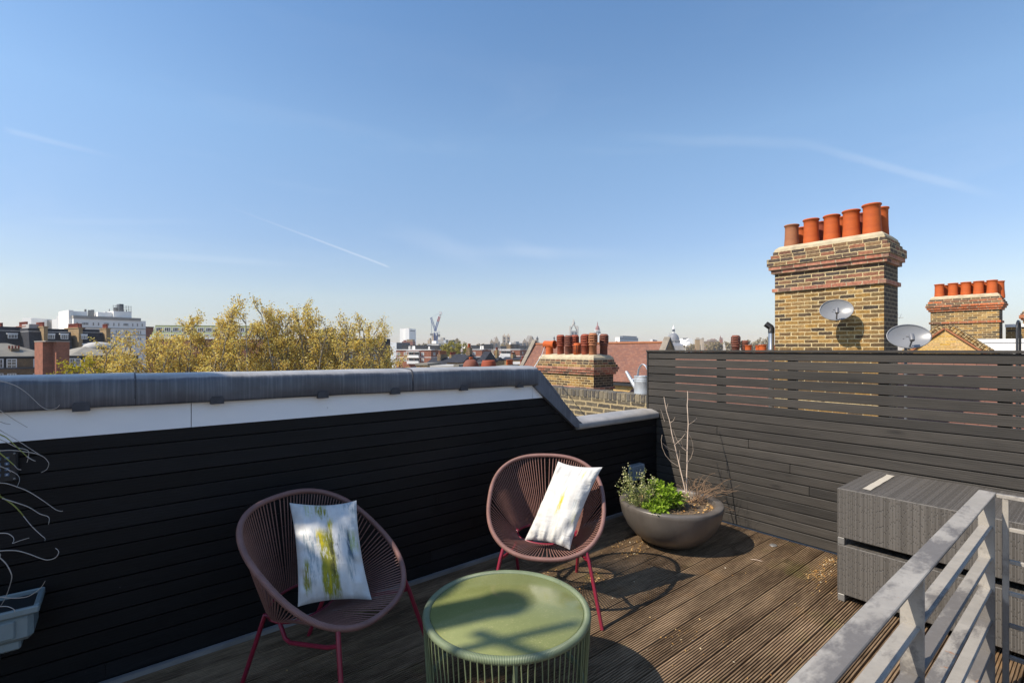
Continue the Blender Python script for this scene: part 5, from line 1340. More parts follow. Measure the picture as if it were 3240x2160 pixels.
for i, (X0, Y0, X1, ya, yb_) in enumerate(((1090, 255, 1165, 2, 14), (1175, 262, 1412, 4, 12), (1575, 258, 1690, 4, 10), (1690, 250, 1800, 4, 12), (1805, 232, 2085, 3, 12))):
    x0, x1 = b.lx(zA(X0, 0)[0]), b.lx(zA(X1, 0)[0]); b.box('roof_room', 'stucco', x0, x1, ya, yb_, (zt + 0.91) if i else 0, b.z(zA(0, Y0)[1]) + 0.6)
bw_ = Bld('stepped_block', 'stepped white building joined to the left of the long white block', 'building', zA(345, 0)[0], zA(1095, 0)[0], 172, radians(-38))
for (X0, Y0, X1, ya, mt) in ((880, 292, 1092, 0, 'stucco'), (760, 338, 879, 5, 'stucco'), (640, 328, 759, 4, 'stucco'), (485, 338, 639, 6, 'greystone'), (345, 322, 484, 0, 'stucco')):
    x0, x1 = bw_.lx(zA(X0, 0)[0]), bw_.lx(zA(X1, 0)[0]); bw_.box('wing', mt, x0, x1 - .01, ya, 22, 0, bw_.z(zA(0, Y0)[1], zA(X0, 0)[0]))
zroof = b.z(zA(0, 232)[1]) + 0.6
for (X, Yt, wd) in ((1425, 185, .5), (1488, 195, .7), (1540, 188, .8), (1900, 135, .9), (1945, 140, .6), (2012, 165, .8), (2125, 185, .9), (1150, 215, .3), (1808, 150, .12), (2080, 150, .12), (1985, 160, .12), (1720, 200, .12), (1750, 195, .12)):
    x = b.lx(zA(X, 0)[0]); z1 = b.z(zA(0, Yt)[1]); m = MB(); zb = zroof - 0.02 if X > 1800 and X < 2090 else zt + 0.9
    m.box(x - 0.1, x + 0.1, 7.4, 7.6, zb, z1 - 0.2)
    if wd > 0.2: m.box(x - wd / 2, x + wd / 2, 7.0, 7.39, z1 - 3.2, z1)
    m.build('antenna', MT['alu'], b.t)
m = MB(); x0, x1 = b.lx(zA(1805, 0)[0]), b.lx(zA(2085, 0)[0])
for zz in (0.5, 1.1, 1.7): m.box(x0, x1, 3.1, 3.2, zroof + zz, zroof + zz + 0.1)
for k in range(8): m.box(x0 + (x1 - x0) * k / 7 - .05, x0 + (x1 - x0) * k / 7 + .05, 3.2, 3.3, zroof, zroof + 2)
m.build('roof_rail', MT['alu'], b.t); b.box('plant_unit', 'bluegrey', b.lx(zA(1930, 0)[0]), b.lx(zA(1995, 0)[0]), 5, 8, zroof, zroof + 2.6)

b = Bld('brick_building', 'small dark red brick building wedged behind the white block', 'building', 458, 486, 165, LY); zt = b.z(1036); b.box('walls', 'redbrick', 0, b.w, 0, 8, 0, zt); b.box('roof', 'slate', -.1, b.w + .1, -.1, 8, zt + .002, zt + .3)
b = Bld('green_roof_block', 'green copper roofed block with white dormers behind the trees', 'building', 474, 830, 135, radians(-30))
z3, z2, z1, z0 = b.z(1030, 480), b.z(1052, 480), b.z(1066, 480), b.z(1072, 480)
b.box('walls', 'redbrick', 0, b.w, 0, 12, 0, z0); b.box('white_band', 'stucco', -.1, b.w, -.15, 12, z0 + .002, z1)
for k, (za, zb_, ya) in enumerate(((z1, z2, 0.2), (z2, z3, 1.4))):
    m = MB(); m.prism([(ya, za + .002), (ya + 1.2, zb_), (12, zb_), (12, za + .002)], 0, b.w, M=Matrix(((0, 1, 0, 0), (1, 0, 0, 0), (0, 0, 1, 0), (0, 0, 0, 1)))); m.build('roof', MT['copper'], b.t)
    n = int(b.w / 2.2)
    for i in range(n): window(b.t, 1.6 + i * 2.15, ya + 0.15, za + 0.25, 1.75, zb_ - za - 0.6, 3, 1, 0.16)
b.box('roof_cap', 'copper', 0, b.w, 2.7, 12, z3 + .002, z3 + .25)
b = Bld('brick_terrace', 'brown brick terrace glimpsed through the plane tree branches', 'building', 840, 1235, 120, radians(-12)); zt = b.z(1088); b.box('walls', 'brownbrick', 0, b.w, 0, 10, 0, zt); b.box('roof', 'slate', -.1, b.w + .1, 0.5, 10, zt + .002, zt + 1.5)
for i in range(9):
    for r_ in range(2): b.win(862 + i * 40, 1100 + r_ * 22, 874 + i * 40, 1114 + r_ * 22, 2, 2, -0.02)
b = Bld('grey_block', 'grey rooftop block with dark windows half hidden by the plane trees', 'building', 995, 1065, 190, radians(-20)); zt = b.z(1052); b.box('walls', 'greystone', 0, b.w, 0, 10, 0, zt); b.box('roof', 'slate', 0.3, b.w - .3, 0.5, 9, zt + .002, zt + 1.2)
for i in range(4): b.win(1000 + i * 16, 1062, 1008 + i * 16, 1070, 1, 1, -0.02)

# --- middle distance
def two_face(name, label, cat, pa, pc, pd, f, ptop, mat, mat2=None, yaw=radians(-53), group=None):
    b = Bld(name, label, cat, pa, pc, f, yaw, group)
    # depth so that the right side ends at pd
    p1 = b.P + b.d * b.w; n = V((-b.d.y, b.d.x, 0)); c = (pd - CX) / F; r = V((CA * c + SA, -SA * c + CA, 0))
    det = n.x * (-r.y) + r.x * n.y; dep = (-p1.x * (-r.y) - r.x * p1.y) / det
    b.dep = abs(dep); b.zt = b.z(ptop, pc); b.box('walls', mat, 0, b.w, 0, b.dep, 0, b.zt)
    return b
def flats(label, pa, pc, pd, f, ptop, wf, ws, balc=None, roofbits=(), band=None):
    b = two_face('brick_flats', label, 'flats', pa, pc, pd, f, ptop, 'redbrick', group='red brick flats in the middle distance')
    b.box('roof_edge', 'frame', -0.25, b.w + 0.25, -0.25, b.dep + .2, b.zt + .002, b.zt + 0.32)
    for (a, c, e, g_) in wf: b.win(a, c, e, g_, 3, 2, -0.02, 0.17)
    for (u, zt_, zb_) in ws: window(b.t, b.w + 0.02, b.dep * u, b.z(zb_, pc), 2.2 if u < .5 else 1.6, b.z(zt_, pc) - b.z(zb_, pc), 3, 2, 0.17, pi / 2)
    if band: MB().box(-0.03, b.w + 0.03, -0.04, b.dep, b.z(band, pc) - 0.12, b.z(band, pc) + 0.12).build('stone_band', MT['frame'], b.t)
    for (a, e, yt, yb_) in (balc or ()):
        x0, x1 = b.lx(a), b.lx(e); zt_, zb_ = b.z(yt, (a + e) / 2), b.z(yb_, (a + e) / 2)
        k = MB().box(x0, x1, -1.3, 0.0, zb_ - 0.25, zb_); k.box(x0, x1, -1.32, -1.2, zb_, zb_ + 0.9); k.box(x0 - .2, x1 + .2, -1.5, 0, zt_ - .02, zt_ + 0.25); k.build('balcony', MT['frame'], b.t)
        window(b.t, x0 + (x1 - x0) * 0.24, -0.03, zb_, (x1 - x0) * 0.42, zt_ - zb_ - .1, 3, 2, 0.16); window(b.t, x0 + (x1 - x0) * 0.76, -0.03, zb_ + .02, (x1 - x0) * 0.42, zt_ - zb_ - .12, 3, 2, 0.16)
    for i, (u, w_, h_, mt) in enumerate(roofbits):
        x = b.w * u; MB().box(x, x + w_, b.dep * 0.3, b.dep * 0.3 + 4, b.zt + 0.33, b.zt + 0.33 + h_).build('roof_housing', MT[mt], b.t)
    return b
Z = zM
def r4(a, c, e, g_): return (*Z(a, c), *Z(e, g_))
flats('nearest red brick flats with white balconies, just right of the plane trees', Z(170, 0)[0], Z(735, 0)[0], Z(915, 0)[0], 205, Z(0, 345)[1],
      [r4(178, 380, 235, 432), r4(297, 380, 350, 432), r4(580, 380, 622, 432), r4(180, 475, 235, 522), r4(297, 475, 350, 522), r4(583, 478, 622, 525)], [(0.28, Z(0, 382)[1], Z(0, 432)[1]), (0.72, Z(0, 382)[1], Z(0, 430)[1]), (0.28, Z(0, 478)[1], Z(0, 520)[1]), (0.72, Z(0, 478)[1], Z(0, 520)[1])],
      [(Z(365, 0)[0], Z(555, 0)[0], Z(0, 372)[1], Z(0, 460)[1]), (Z(365, 0)[0], Z(555, 0)[0], Z(0, 466)[1], Z(0, 555)[1])], [(0.05, 5, 1.8, 'blackmetal'), (0.25, 3, 1.4, 'stucco'), (0.45, 6, 1.8, 'blackmetal'), (0.7, 3, 1.2, 'stucco'), (0.86, 4, 1.7, 'blackmetal')], Z(0, 462)[1])
flats('middle red brick flats with balconies, behind the small pale green tree', Z(1170, 0)[0], Z(1560, 0)[0], Z(1705, 0)[0], 235, Z(0, 340)[1],
      [r4(1172, 372, 1205, 418), r4(1410, 372, 1455, 420)], [(0.25, Z(0, 372)[1], Z(0, 420)[1]), (0.75, Z(0, 372)[1], Z(0, 418)[1]), (0.25, Z(0, 458)[1], Z(0, 500)[1]), (0.75, Z(0, 458)[1], Z(0, 500)[1])],
      [(Z(1218, 0)[0], Z(1395, 0)[0], Z(0, 365)[1], Z(0, 430)[1])], [(0.1, 4, 1.6, 'stucco'), (0.4, 5, 1.9, 'blackmetal'), (0.7, 3, 1.6, 'stucco'), (0.85, 5, 2.4, 'blackmetal')], Z(0, 450)[1])
flats('farthest red brick flats, left of the steep red church roof', Z(1755, 0)[0], Z(2175, 0)[0], Z(2330, 0)[0], 245, Z(0, 340)[1],
      [r4(1797, 362, 1840, 405), r4(2040, 368, 2078, 412)], [(0.25, Z(0, 368)[1], Z(0, 408)[1]), (0.75, Z(0, 368)[1], Z(0, 408)[1])],
      [(Z(1860, 0)[0], Z(2025, 0)[0], Z(0, 355)[1], Z(0, 430)[1])], [(0.1, 4, 1.6, 'blackmetal'), (0.35, 4, 2.3, 'brownbrick'), (0.5, 4, 2.6, 'blackmetal'), (0.75, 5, 1.8, 'blackmetal')], Z(0, 440)[1])
for (lab, a, e, f_, yt, yb_, mt) in (('low white garage roof between the nearest and middle red flats', 990, 1285, 170, 460, 475, 'frame'), ('low white garage roof below the farthest red flats', 1755, 2010, 180, 445, 458, 'frame')):
    b = Bld('flat_roof_garage', lab, 'garage', Z(a, 0)[0], Z(e, 0)[0], f_, BG); zt = b.z(Z(0, yt)[1]); b.box('walls', 'brownbrick', 0, b.w, 0.4, 6, 0, zt - 0.8); b.box('roof', mt, -.2, b.w + .2, 0, 6.3, zt - .79, zt)
# roofs with pots nearest behind the coping
def roof_house(label, a, e, f_, yt, wall, roof, rh, npots, pside, yaw=radians(-53), pot='tc1', dep=9, sh=1.2, group='terraced houses between the flats and the coping'):
    b = Bld('terraced_house', label, 'house', Z(a, 0)[0], Z(e, 0)[0], f_, yaw, group); zt = b.z(Z(0, yt)[1])
    b.box('walls', wall, 0, b.w, 0, dep, 0, zt)
    if rh > 0:
        m = MB(); e0 = zt + .002; L = hypot(dep / 2, rh)
        vs = [(-.1, -.2, e0), (b.w + .1, -.2, e0), (b.w + .1, dep / 2, e0 + rh), (-.1, dep / 2, e0 + rh), (-.1, dep + .2, e0), (b.w + .1, dep + .2, e0)]
        m.add(vs, [(0, 1, 2, 3), (5, 4, 3, 2)], [[(0, 0), (b.w, 0), (b.w, L), (0, L)]] * 2); m.add(vs, [(4, 0, 3), (1, 5, 2)]); m.build('roof', MT[roof], b.t)
    else:
        MB().box(-.1, b.w + .1, -.1, dep + .1, zt + .002, zt + 0.25).build('roof', MT[roof], b.t)
    if npots:
        x = b.w * pside; s_ = MB().box(x - 0.35, x + 0.35, dep * 0.5 - npots * 0.2 - .15, dep * 0.5 + npots * 0.2 + .15, zt, zt + rh + sh).build('chimney', MT[wall], b.t)
        pots(s_, x, dep * 0.5, zt + rh + sh, npots, 0, 0.4, h=0.75, r=0.15, mat=pot)
    return b
roof_house('flat-topped yellow brick stair box below the nearest red flats', 495, 672, 62, 590, 'stock', 'greyroof', 0, 0, 0, dep=4)
roof_house('long dark slate roof carrying a line of buff pots, below the nearest red flats', 640, 985, 95, 575, 'stockdark', 'slate', 1.2, 9, 0.45, pot='tc4', dep=8, sh=0.7)
roof_house('pale flat roof with small vents just above the coping', 735, 1120, 56, 632, 'stucco', 'paleroof', 0, 0, 0, dep=5)
roof_house('white rendered terrace with a row of red pots, right of the nearest flats', 905, 1130, 135, 520, 'tanbrick', 'slate', 0.8, 10, 0.4, pot='tc2', sh=0.9)
roof_house('slate roofed house with a leaning lead valley behind the brown beehive pot', 990, 1245, 88, 545, 'stockdark', 'slate', 1.5, 3, 0.9, pot='tc1')
roof_house('yellow brick house with one small orange pot beside the brown beehive pot', 1120, 1175, 50, 618, 'stock', 'greyroof', 0, 2, 0.5, sh=0.2)
roof_house('brown brick terrace with a line of pots behind the brown beehive pot', 1170, 1460, 150, 495, 'tanbrick', 'slate', 0.7, 9, 0.3, pot='tc1', sh=0.7)
roof_house('yellow gabled house between the two beehive pots', 1470, 1560, 78, 560, 'stock', 'slate', 1.9, 0, 0)
roof_house('house with a tall yellow chimney and four red pots above the red beehive pot', 1640, 1790, 140, 520, 'stock', 'slate', 1.0, 4, 0.6, pot='tc2', sh=2.2)
roof_house('terrace with eight bright orange pots right of the red beehive pot', 1795, 1985, 70, 628, 'stockdark', 'greyroof', 0, 8, 0.45, pot='tc1', sh=0.3)
roof_house('buff brick terrace with a long row of pale pots near the church roof', 1880, 2210, 150, 500, 'tanbrick', 'slate', 0.8, 10, 0.4, pot='tc4', sh=0.8)
roof_house('grey roofed house below the buff terrace by the church gable', 1990, 2210, 95, 590, 'greystone', 'paleroof', 0.6, 5, 0.7, pot='tc2', sh=0.4)
roof_house('terrace with short red pots tucked against the church gable', 2030, 2180, 72, 640, 'stock', 'slate', 0.3, 6, 0.5, pot='tc2', sh=0.2)
roof_house('white walled house peeping out below the plane trees', 385, 500, 66, 640, 'stucco', 'slate', 0.4, 0, 0)
# two beehive pots just beyond the wall
for lab, X, w_, yt, mt, prof in (('sooty brown beehive chimney pot showing just above the coping', 1380, 265, 495, 'tc3', [(1.0, -.6), (1.0, 0), (0.97, .12), (0.85, .32), (0.62, .48), (0.35, .55), (0.30, .54), (0.001, .50)]),
                                 ('red flat-topped chimney pot showing just above the coping, right of the brown one', 1668, 250, 508, 'tc2', [(0.85, -.6), (0.85, 0), (0.99, .02), (1.0, .06), (0.98, .16), (0.88, .40), (0.80, .50), (0.72, .50), (0.65, .2), (.001, .2)])):
    f_ = 8.8; p = px2(*Z(X, yt), f_); r_ = w_ / 5.113 / 2 / F * f_
    t = thing('chimney_stack', lab, 'chimney', (p.x, p.y, G))
    hh = max(q[1] for q in prof) * r_ * 2 * .9
    MB().box(-0.32, 0.32, -0.32, 0.32, 0, p.z - hh - 0.15 - G).build('shaft', MT['stock'], t)
    MB().lathe([(a * r_, b_ * r_ * 1.8) for a, b_ in prof], 32, c=(0, 0, p.z - hh - G)).build('chimney_pot', MT[mt], t)

# --- skyline
b = two_face('tower_block', 'tall white square tower on the skyline right of the trees', 'tower', Z(230, 0)[0], Z(392, 0)[0], Z(490, 0)[0], 1200, 1039, 'stucco', yaw=radians(-46))
b.box('lift_core', 'stucco', b.w * 0.62, b.w * 1.02, -6, -0.01, 0, b.zt + 0.5); b.box('dark_ledge', 'bluegrey', b.w * 1.021, b.w * 1.03, 0, b.dep * .8, b.z(1047), b.z(1045))
b = two_face('warehouse', 'dark blue grey box building in front of the white tower', 'building', Z(22, 0)[0], Z(176, 0)[0], Z(392, 0)[0], 430, Z(0, 222)[1], 'lightclad', yaw=radians(-75))
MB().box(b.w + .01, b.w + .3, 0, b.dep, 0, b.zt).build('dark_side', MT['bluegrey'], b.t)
b = Bld('brick_mansion', 'low red brick mansion block at the foot of the white tower', 'building', Z(265, 0)[0], Z(440, 0)[0], 700, BG); zt = b.z(Z(0, 205)[1]); b.box('walls', 'redbrick', 0, b.w, 0, 20, 0, zt); b.box('roof', 'tanbrick', b.w * .4, b.w * .95, 2, 18, zt + .01, zt + 3); b.box('turret', 'redbrick', b.w * .1, b.w * .3, 2, 8, zt + .01, zt + 2)
# crane
cr = px2(*Z(812, 180), 620); t = thing('tower_crane', 'blue luffing tower crane with a raised jib on the skyline', 'crane', (cr.x, cr.y, G), BG)
def cpt(X, Y, dy=0): q = px2(*Z(X, Y), 620) - V((cr.x, cr.y, G)); q.rotate(Matrix.Rotation(-BG, 3, 'Z')); return V((q.x, dy, q.z))
def lattice(m, a, b_, w, n, r):
    ax = (b_ - a).normalized(); s1 = ax.cross(V((0, 1, 0))).normalized() * w / 2; s2 = V((0, w / 2, 0))
    cs = [s1 + s2, s1 - s2, -s1 - s2, -s1 + s2]
    for c_ in cs: m.tube([a + c_, b_ + c_], r, 4)
    for i in range(n):
        p, q = a.lerp(b_, i / n), a.lerp(b_, (i + 1) / n)
        for k in range(4): m.tube([p + cs[k], q + cs[(k + 1) % 4]], r * 0.7, 3)
m = MB(); lattice(m, V((0, 0, 0)), cpt(812, 60), 4.0, 14, 0.32); m.build('mast', MT['crane'], t)
j0, j1 = cpt(800, 40), cpt(892, -262)
m = MB(); lattice(m, j0, j0.lerp(j1, .52), 2.0, 12, 0.22); m.build('jib', MT['crane'], t)
m = MB(); lattice(m, j0.lerp(j1, .52), j0.lerp(j1, .78), 2.0, 6, 0.30); m.build('red_jib_section', MT['craneRed'], t)
m = MB(); lattice(m, j0.lerp(j1, .78), j1, 1.8, 5, 0.28); m.box(j1.x - 1.6, j1.x + 1.6, -1.5, 1.5, j1.z - 2.5, j1.z + 1); m.build('white_jib_tip', MT['craneWhite'], t)
m = MB(); lattice(m, cpt(810, 40), cpt(736, -180), 1.8, 9, 0.2); m.tube([cpt(736, -180), j1], 0.12, 3); m.tube([cpt(736, -180), cpt(745, 70)], 0.25, 3); m.build('back_frame', MT['crane'], t)
m = MB(); a, e = cpt(725, 75), cpt(880, 130); m.box(a.x, a.x + 3.2, -2, 2, a.z - 2.4, a.z); m.box(e.x - 3.2, e.x, -2, 2, e.z, e.z + 3.4); m.build('counterweight', MT['alu'], t)
c_ = cpt(850, 55); MB().box(c_.x - 1.4, c_.x + 1.4, -2, 2, c_.z - 1.4, c_.z + 1.4).build('cab', MT['craneWhite'], t)
for (lab, a, c2, e, f_, yt, mt, extra) in (
    ('concrete building core under the blue crane', 745, 795, 838, 640, 115, 'stone', 0), ('stepped brown building left of the crane core', 680, 725, 760, 660, 185, 'stone', 0),
    ('white apartment blocks in front of the crane', 676, 860, 925, 420, 250, 'stucco', 1), ('grey block right of the crane core', 840, 960, 1015, 560, 185, 'greystone', 1),
    ('pale sloping-sided block right of the white apartments', 905, 1000, 1015, 400, 240, 'lightclad', 0), ('dark clad block behind the small pale green tree', 1010, 1100, 1172, 410, 238, 'bluegrey', 0),
    ('small white block on the skyline below the twin museum towers', 1975, 2040, 2062, 480, 265, 'stucco', 0), ('long low pale roof between the museum towers', 2025, 2110, 2215, 760, 232, 'greystone', 0)):
    b = two_face('city_block', lab, 'building', Z(a, 0)[0], Z(c2, 0)[0], Z(e, 0)[0], f_, Z(0, yt)[1], mt)
    b.box('roof_slab', 'greystone', -.3, b.w + .3, -.3, b.dep + .3, b.zt + .01, b.zt + .6); b.box('roof_room', mt, b.w * .3, b.w * .7, b.dep * .2, b.dep * .7, b.zt + .61, b.zt + 3)
    if extra:
        for i in range(4):
            for j in range(3): window(b.t, b.w * (i + .6) / 4.4, -0.02, b.zt - 3.4 - j * 4.2, 2.2, 2.0, 2, 1, 0.25)
# museum: pavilions, twin towers
def spire_tower(t, x, w, zt, zs, mat, sp='slate', y=0):
    MB().box(x - w / 2, x + w / 2, y, y + w, 0, zs).build('tower', MT[mat], t)
    m = MB(); k = w * 0.42; c = (x, y + w / 2, zs + .01)
    m.add([(x - k, y + w / 2 - k, zs + .01), (x + k, y + w / 2 - k, zs + .01), (x + k, y + w / 2 + k, zs + .01), (x - k, y + w / 2 + k, zs + .01), (x, y + w / 2, zt)], [(0, 1, 4), (1, 2, 4), (2, 3, 4), (3, 0, 4)])
    for a in (-1, 1):
        for c2 in (-1, 1): m.lathe([(w * .09, 0), (w * .09, (zt - zs) * .25), (.001, (zt - zs) * .5)], 6, c=(x + a * w * .42, y + w / 2 + c2 * w * .42, zs))
    m.build('spire', MT[sp], t)
    for j in range(3): MB().box(x - w * .18, x + w * .18, y - .3, y - .01, zs - w * (.6 + j * .95), zs - w * (.1 + j * .95)).build('window', MT['bluegrey'], t)
def museum_pav(label, a, e, yt, yr, f_):
    b = Bld('museum_pavilion', label, 'museum', Z(a, 0)[0], Z(e, 0)[0], f_, BG); ze_, zr2 = b.z(Z(0, yr)[1]), b.z(Z(0, yt)[1])
    b.box('walls', 'stone', 0, b.w, 0, 26, 0, ze_)
    m = MB(); w = b.w; m.add([(w * .2, 3, ze_ + .01), (w, 3, ze_ + .01), (w, 22, ze_ + .01), (w * .2, 22, ze_ + .01), (w * .42, 8, zr2), (w * .72, 8, zr2), (w * .72, 17, zr2), (w * .42, 17, zr2)], [(0, 1, 5, 4), (1, 2, 6, 5), (2, 3, 7, 6), (3, 0, 4, 7), (4, 5, 6, 7)]); m.build('roof', MT['greystone'], b.t)
    MB().prism([(0, ze_ - 8), (w * .34, ze_ - 8), (w * .34, ze_), (w * .17, ze_ + 6), (0, ze_)], -2, 1).build('gable', MT['stone'], b.t)
    MB().prism([(w * .5, ze_ - 6), (w * .86, ze_ - 6), (w * .86, ze_ + 3), (w * .68, ze_ + 11), (w * .5, ze_ + 3)], -2, 1).build('gable', MT['stone'], b.t)
    for u in (.1, .2, .6, .72): MB().box(w * u - .9, w * u + .9, -2.3, -2.01, ze_ - 9, ze_ - 2).build('window', MT['bluegrey'], b.t)
    return b
museum_pav('left buff stone museum pavilion with a steep slate roof on the skyline', 1690, 1845, 132, 215, 880)
bt = museum_pav('right buff stone museum pavilion beside the red church roof', 2215, 2420, 105, 210, 870)
tt = Bld('museum_towers', 'pair of buff stone museum towers with pointed caps on the skyline', 'museum', Z(1880, 0)[0], Z(2025, 0)[0], 900, BG)
spire_tower(tt.t, tt.w * .27, tt.w * .38, tt.z(Z(0, 70)[1]), tt.z(Z(0, 130)[1]), 'stone', 'stone'); spire_tower(tt.t, tt.w * .72, tt.w * .42, tt.z(Z(0, 68)[1]), tt.z(Z(0, 130)[1]), 'stone', 'stone')
tt.box('front', 'stone', 0, tt.w, 1, 20, 0, tt.z(Z(0, 225)[1]))
b = Bld('spired_turrets', 'two slim stone spires left of the bent orange cowl', 'museum', zC(300, 0)[0], zC(495, 0)[0], 870, BG)
spire_tower(b.t, b.w * .18, b.w * .22, b.z(zC(0, 455)[1]), b.z(zC(0, 545)[1]), 'stone'); spire_tower(b.t, b.w * .74, b.w * .26, b.z(zC(0, 450)[1]), b.z(zC(0, 540)[1]), 'stone'); b.box('base', 'stone', 0, b.w, 3, 15, 0, b.z(zC(0, 600)[1]))
b = Bld('spired_turrets', 'single slim grey spire just right of the bent orange cowl', 'church', zC(815, 0)[0], zC(860, 0)[0], 1000, BG); spire_tower(b.t, b.w * .5, b.w * .8, b.z(zC(0, 455)[1]), b.z(zC(0, 520)[1]), 'greystone')
# crown tower
b = Bld('stone_tower', 'pale stone clock tower with an open crown and corner pinnacles above the louvred pots', 'tower', zC(1205, 0)[0], zC(1395, 0)[0], 1100, BG)
zs = b.z(zC(0, 340)[1]); zt = b.z(zC(0, 165)[1]); w = b.w
b.box('tower', 'greystone', 0, w, 0, w, 0, zs)
for x in (0.06, 0.94):
    for y in (0.06, 0.94): MB().lathe([(w * .08, -14), (w * .08, 9), (w * .05, 10), (.001, 13)], 8, c=(w * x, w * y, zs)).build('pinnacle', MT['greystone'], b.t)
m = MB()
for x in (0.06, 0.94):
    for y in (0.06, 0.94): m.tube([(w * x, w * y, zs + 1), (w * (.5 + (x - .5) * .75), w * (.5 + (y - .5) * .75), zs + 6), (w * (.5 + (x - .5) * .2), w * (.5 + (y - .5) * .2), zs + 14)], 1.3, 5)
m.lathe([(3, 0), (3.2, 6), (1.4, 8), (1.0, 14), (.001, zt - zs - 13)], 8, c=(w / 2, w / 2, zs + 13)); m.build('open_crown', MT['greystone'], b.t)
for x in (.3, .7): MB().box(w * x - 1.6, w * x + 1.6, -.3, -.01, zs - 13, zs - 3).build('window', MT['bluegrey'], b.t)
b = Bld('domed_tower', 'white stone tower with a small red dome above the louvred pots', 'tower', zC(1780, 0)[0], zC(1915, 0)[0], 1000, BG)
zs = b.z(zC(0, 330)[1]); w = b.w; b.box('lower_tower', 'stucco', 0, w, 0, w, 0, b.z(zC(0, 400)[1])); m = MB(); m.lathe([(w * .46, -12), (w * .46, -1), (w * .52, -.5), (w * .52, 0.2), (w * .36, .4)], 8, c=(w * .55, w / 2, zs)); m.build('belfry', MT['stucco'], b.t)
for k in range(5): a = pi + pi * (k + .5) / 5; MB().lathe([(1.1, 0), (1.1, 5), (.001, 6.2)], 6, c=(w * .55 + w * .45 * cos(a), w / 2 + w * .45 * sin(a), zs - 9)).build('window', MT['bluegrey'], b.t)
MB().lathe([(w * .36, 0), (w * .37, 2), (w * .33, 5), (w * .22, 8.4), (w * .1, 10), (w * .07, 13), (w * .08, 14), (.001, 19)], 16, c=(w * .55, w / 2, zs + .2)).build('dome', plain('red_dome', (0.26, 0.11, 0.10), 0.7, 0.1, 0.3), b.t)
b = two_face('glass_office', 'long white and glass office block on the skyline right of the louvred pots', 'building', zR(30, 0)[0], zR(95, 0)[0], zR(358, 0)[0], 1300, zR(0, 300)[1], 'stucco', yaw=radians(-80))
for j in range(4): MB().box(b.w + .05, b.w + .4, 1, b.dep - 1, b.zt - 6 - j * 8, b.zt - 2 - j * 8).build('window_band', MT['bluegrey'], b.t)
b.box('glass_side', 'lightclad', b.w + .001, b.w + .04, 0, b.dep, 0, b.zt); b.box('roof_plant', 'bluegrey', b.w * .2, b.w * .9, b.dep * .2, b.dep * .95, b.zt + .01, b.zt + 4)
b = two_face('glass_office', 'small grey office block on the horizon between the glass block and the church gable', 'building', zR(530, 0)[0], zR(565, 0)[0], zR(628, 0)[0], 1400, zR(0, 332)[1], 'stucco', yaw=radians(-60)); MB().box(b.w + .05, b.w + .4, 0, b.dep, 0, b.zt).build('glass_side', MT['bluegrey'], b.t)
sc = px2(*zR(785, 330), 1300); t = thing('tower_crane', 'thin distant crane with a steep jib left of the grey dome', 'crane', (sc.x, sc.y, G), BG)
m = MB(); z1 = sc.z - G; m.tube([(0, 0, 0), (0, 0, z1)], 0.5, 4); m.build('mast', MT['alu'], t); MB().tube([(0, 0, z1), (4, 0, z1 + 18)], 0.35, 4).build('jib', MT['alu'], t)
# domed church
b = Bld('domed_church', 'grey domed church with a tall lantern on the skyline above the fence', 'church', zR(770, 0)[0], zR(1140, 0)[0], 900, BG)
cx_ = b.lx(zR(942, 0)[0]); r_ = (b.lx(zR(1022, 0)[0]) - b.lx(zR(862, 0)[0])) / 2; zd = b.z(zR(0, 338)[1]); zt = b.z(zR(0, 232)[1]); hd = zt - zd
MB().lathe([(r_ * cos(a) if a < pi / 2 - .12 else r_ * .16, hd * sin(a)) for a in [k * pi / 2 / 14 for k in range(14)]] + [(r_ * .14, hd)], 32, c=(cx_, 30, zd)).build('dome', MT['domelead'], b.t)
MB().lathe([(r_ * 1.12, -r_ * .55), (r_ * 1.12, -r_ * .1), (r_ * 1.18, -r_ * .06), (r_ * 1.18, 0), (r_ * .9, .1)], 32, c=(cx_, 30, zd)).build('drum', MT['greystone'], b.t)
for k in range(7): a = pi + pi * (k + .5) / 7; MB().lathe([(.001, 0), (r_ * .11, 0), (r_ * .11, .6), (.001, .6)], 12, M=Matrix.Translation((cx_ + r_ * 1.1 * cos(a), 30 + r_ * 1.1 * sin(a), zd - r_ * .28)) @ Matrix.Rotation(a + pi / 2, 4, 'Z') @ Matrix.Rotation(pi / 2, 4, 'X')).build('round_window', MT['bluegrey'], b.t)
ln = b.z(zR(0, 125)[1]) - zt
MB().lathe([(r_ * .26, 0), (r_ * .26, ln * .1), (r_ * .18, ln * .12), (r_ * .18, ln * .5), (r_ * .30, ln * .53), (r_ * .30, ln * .58), (r_ * .2, ln * .62), (r_ * .16, ln * .78), (r_ * .07, ln * .86), (r_ * .07, ln), (.001, ln * 1.25)], 12, c=(cx_, 30, zt)).build('lantern', MT['stucco'], b.t)
for k in range(6): a = pi + pi * (k + .5) / 6; MB().box(-r_ * .05, r_ * .05, -.5, .5, zt + ln * .16, zt + ln * .46, M=Matrix.Translation((cx_ + r_ * .18 * cos(a), 30 + r_ * .18 * sin(a), 0)) @ Matrix.Rotation(a + pi / 2, 4, 'Z')).build('window', MT['bluegrey'], b.t)
zb = b.z(zR(0, 395)[1]); b.box('crossing', 'stucco', cx_ - r_ * 1.3, cx_ + r_ * 1.35, 30 - r_ * 1.3, 30 + r_ * 1.3, 0, zb)
b.box('nave', 'greystone', 0, cx_ + r_, 0, 40, 0, b.z(zR(0, 425)[1])); m = MB(); z0 = b.z(zR(0, 425)[1]) + .01; z1 = b.z(zR(0, 378)[1]); x1 = cx_ + r_
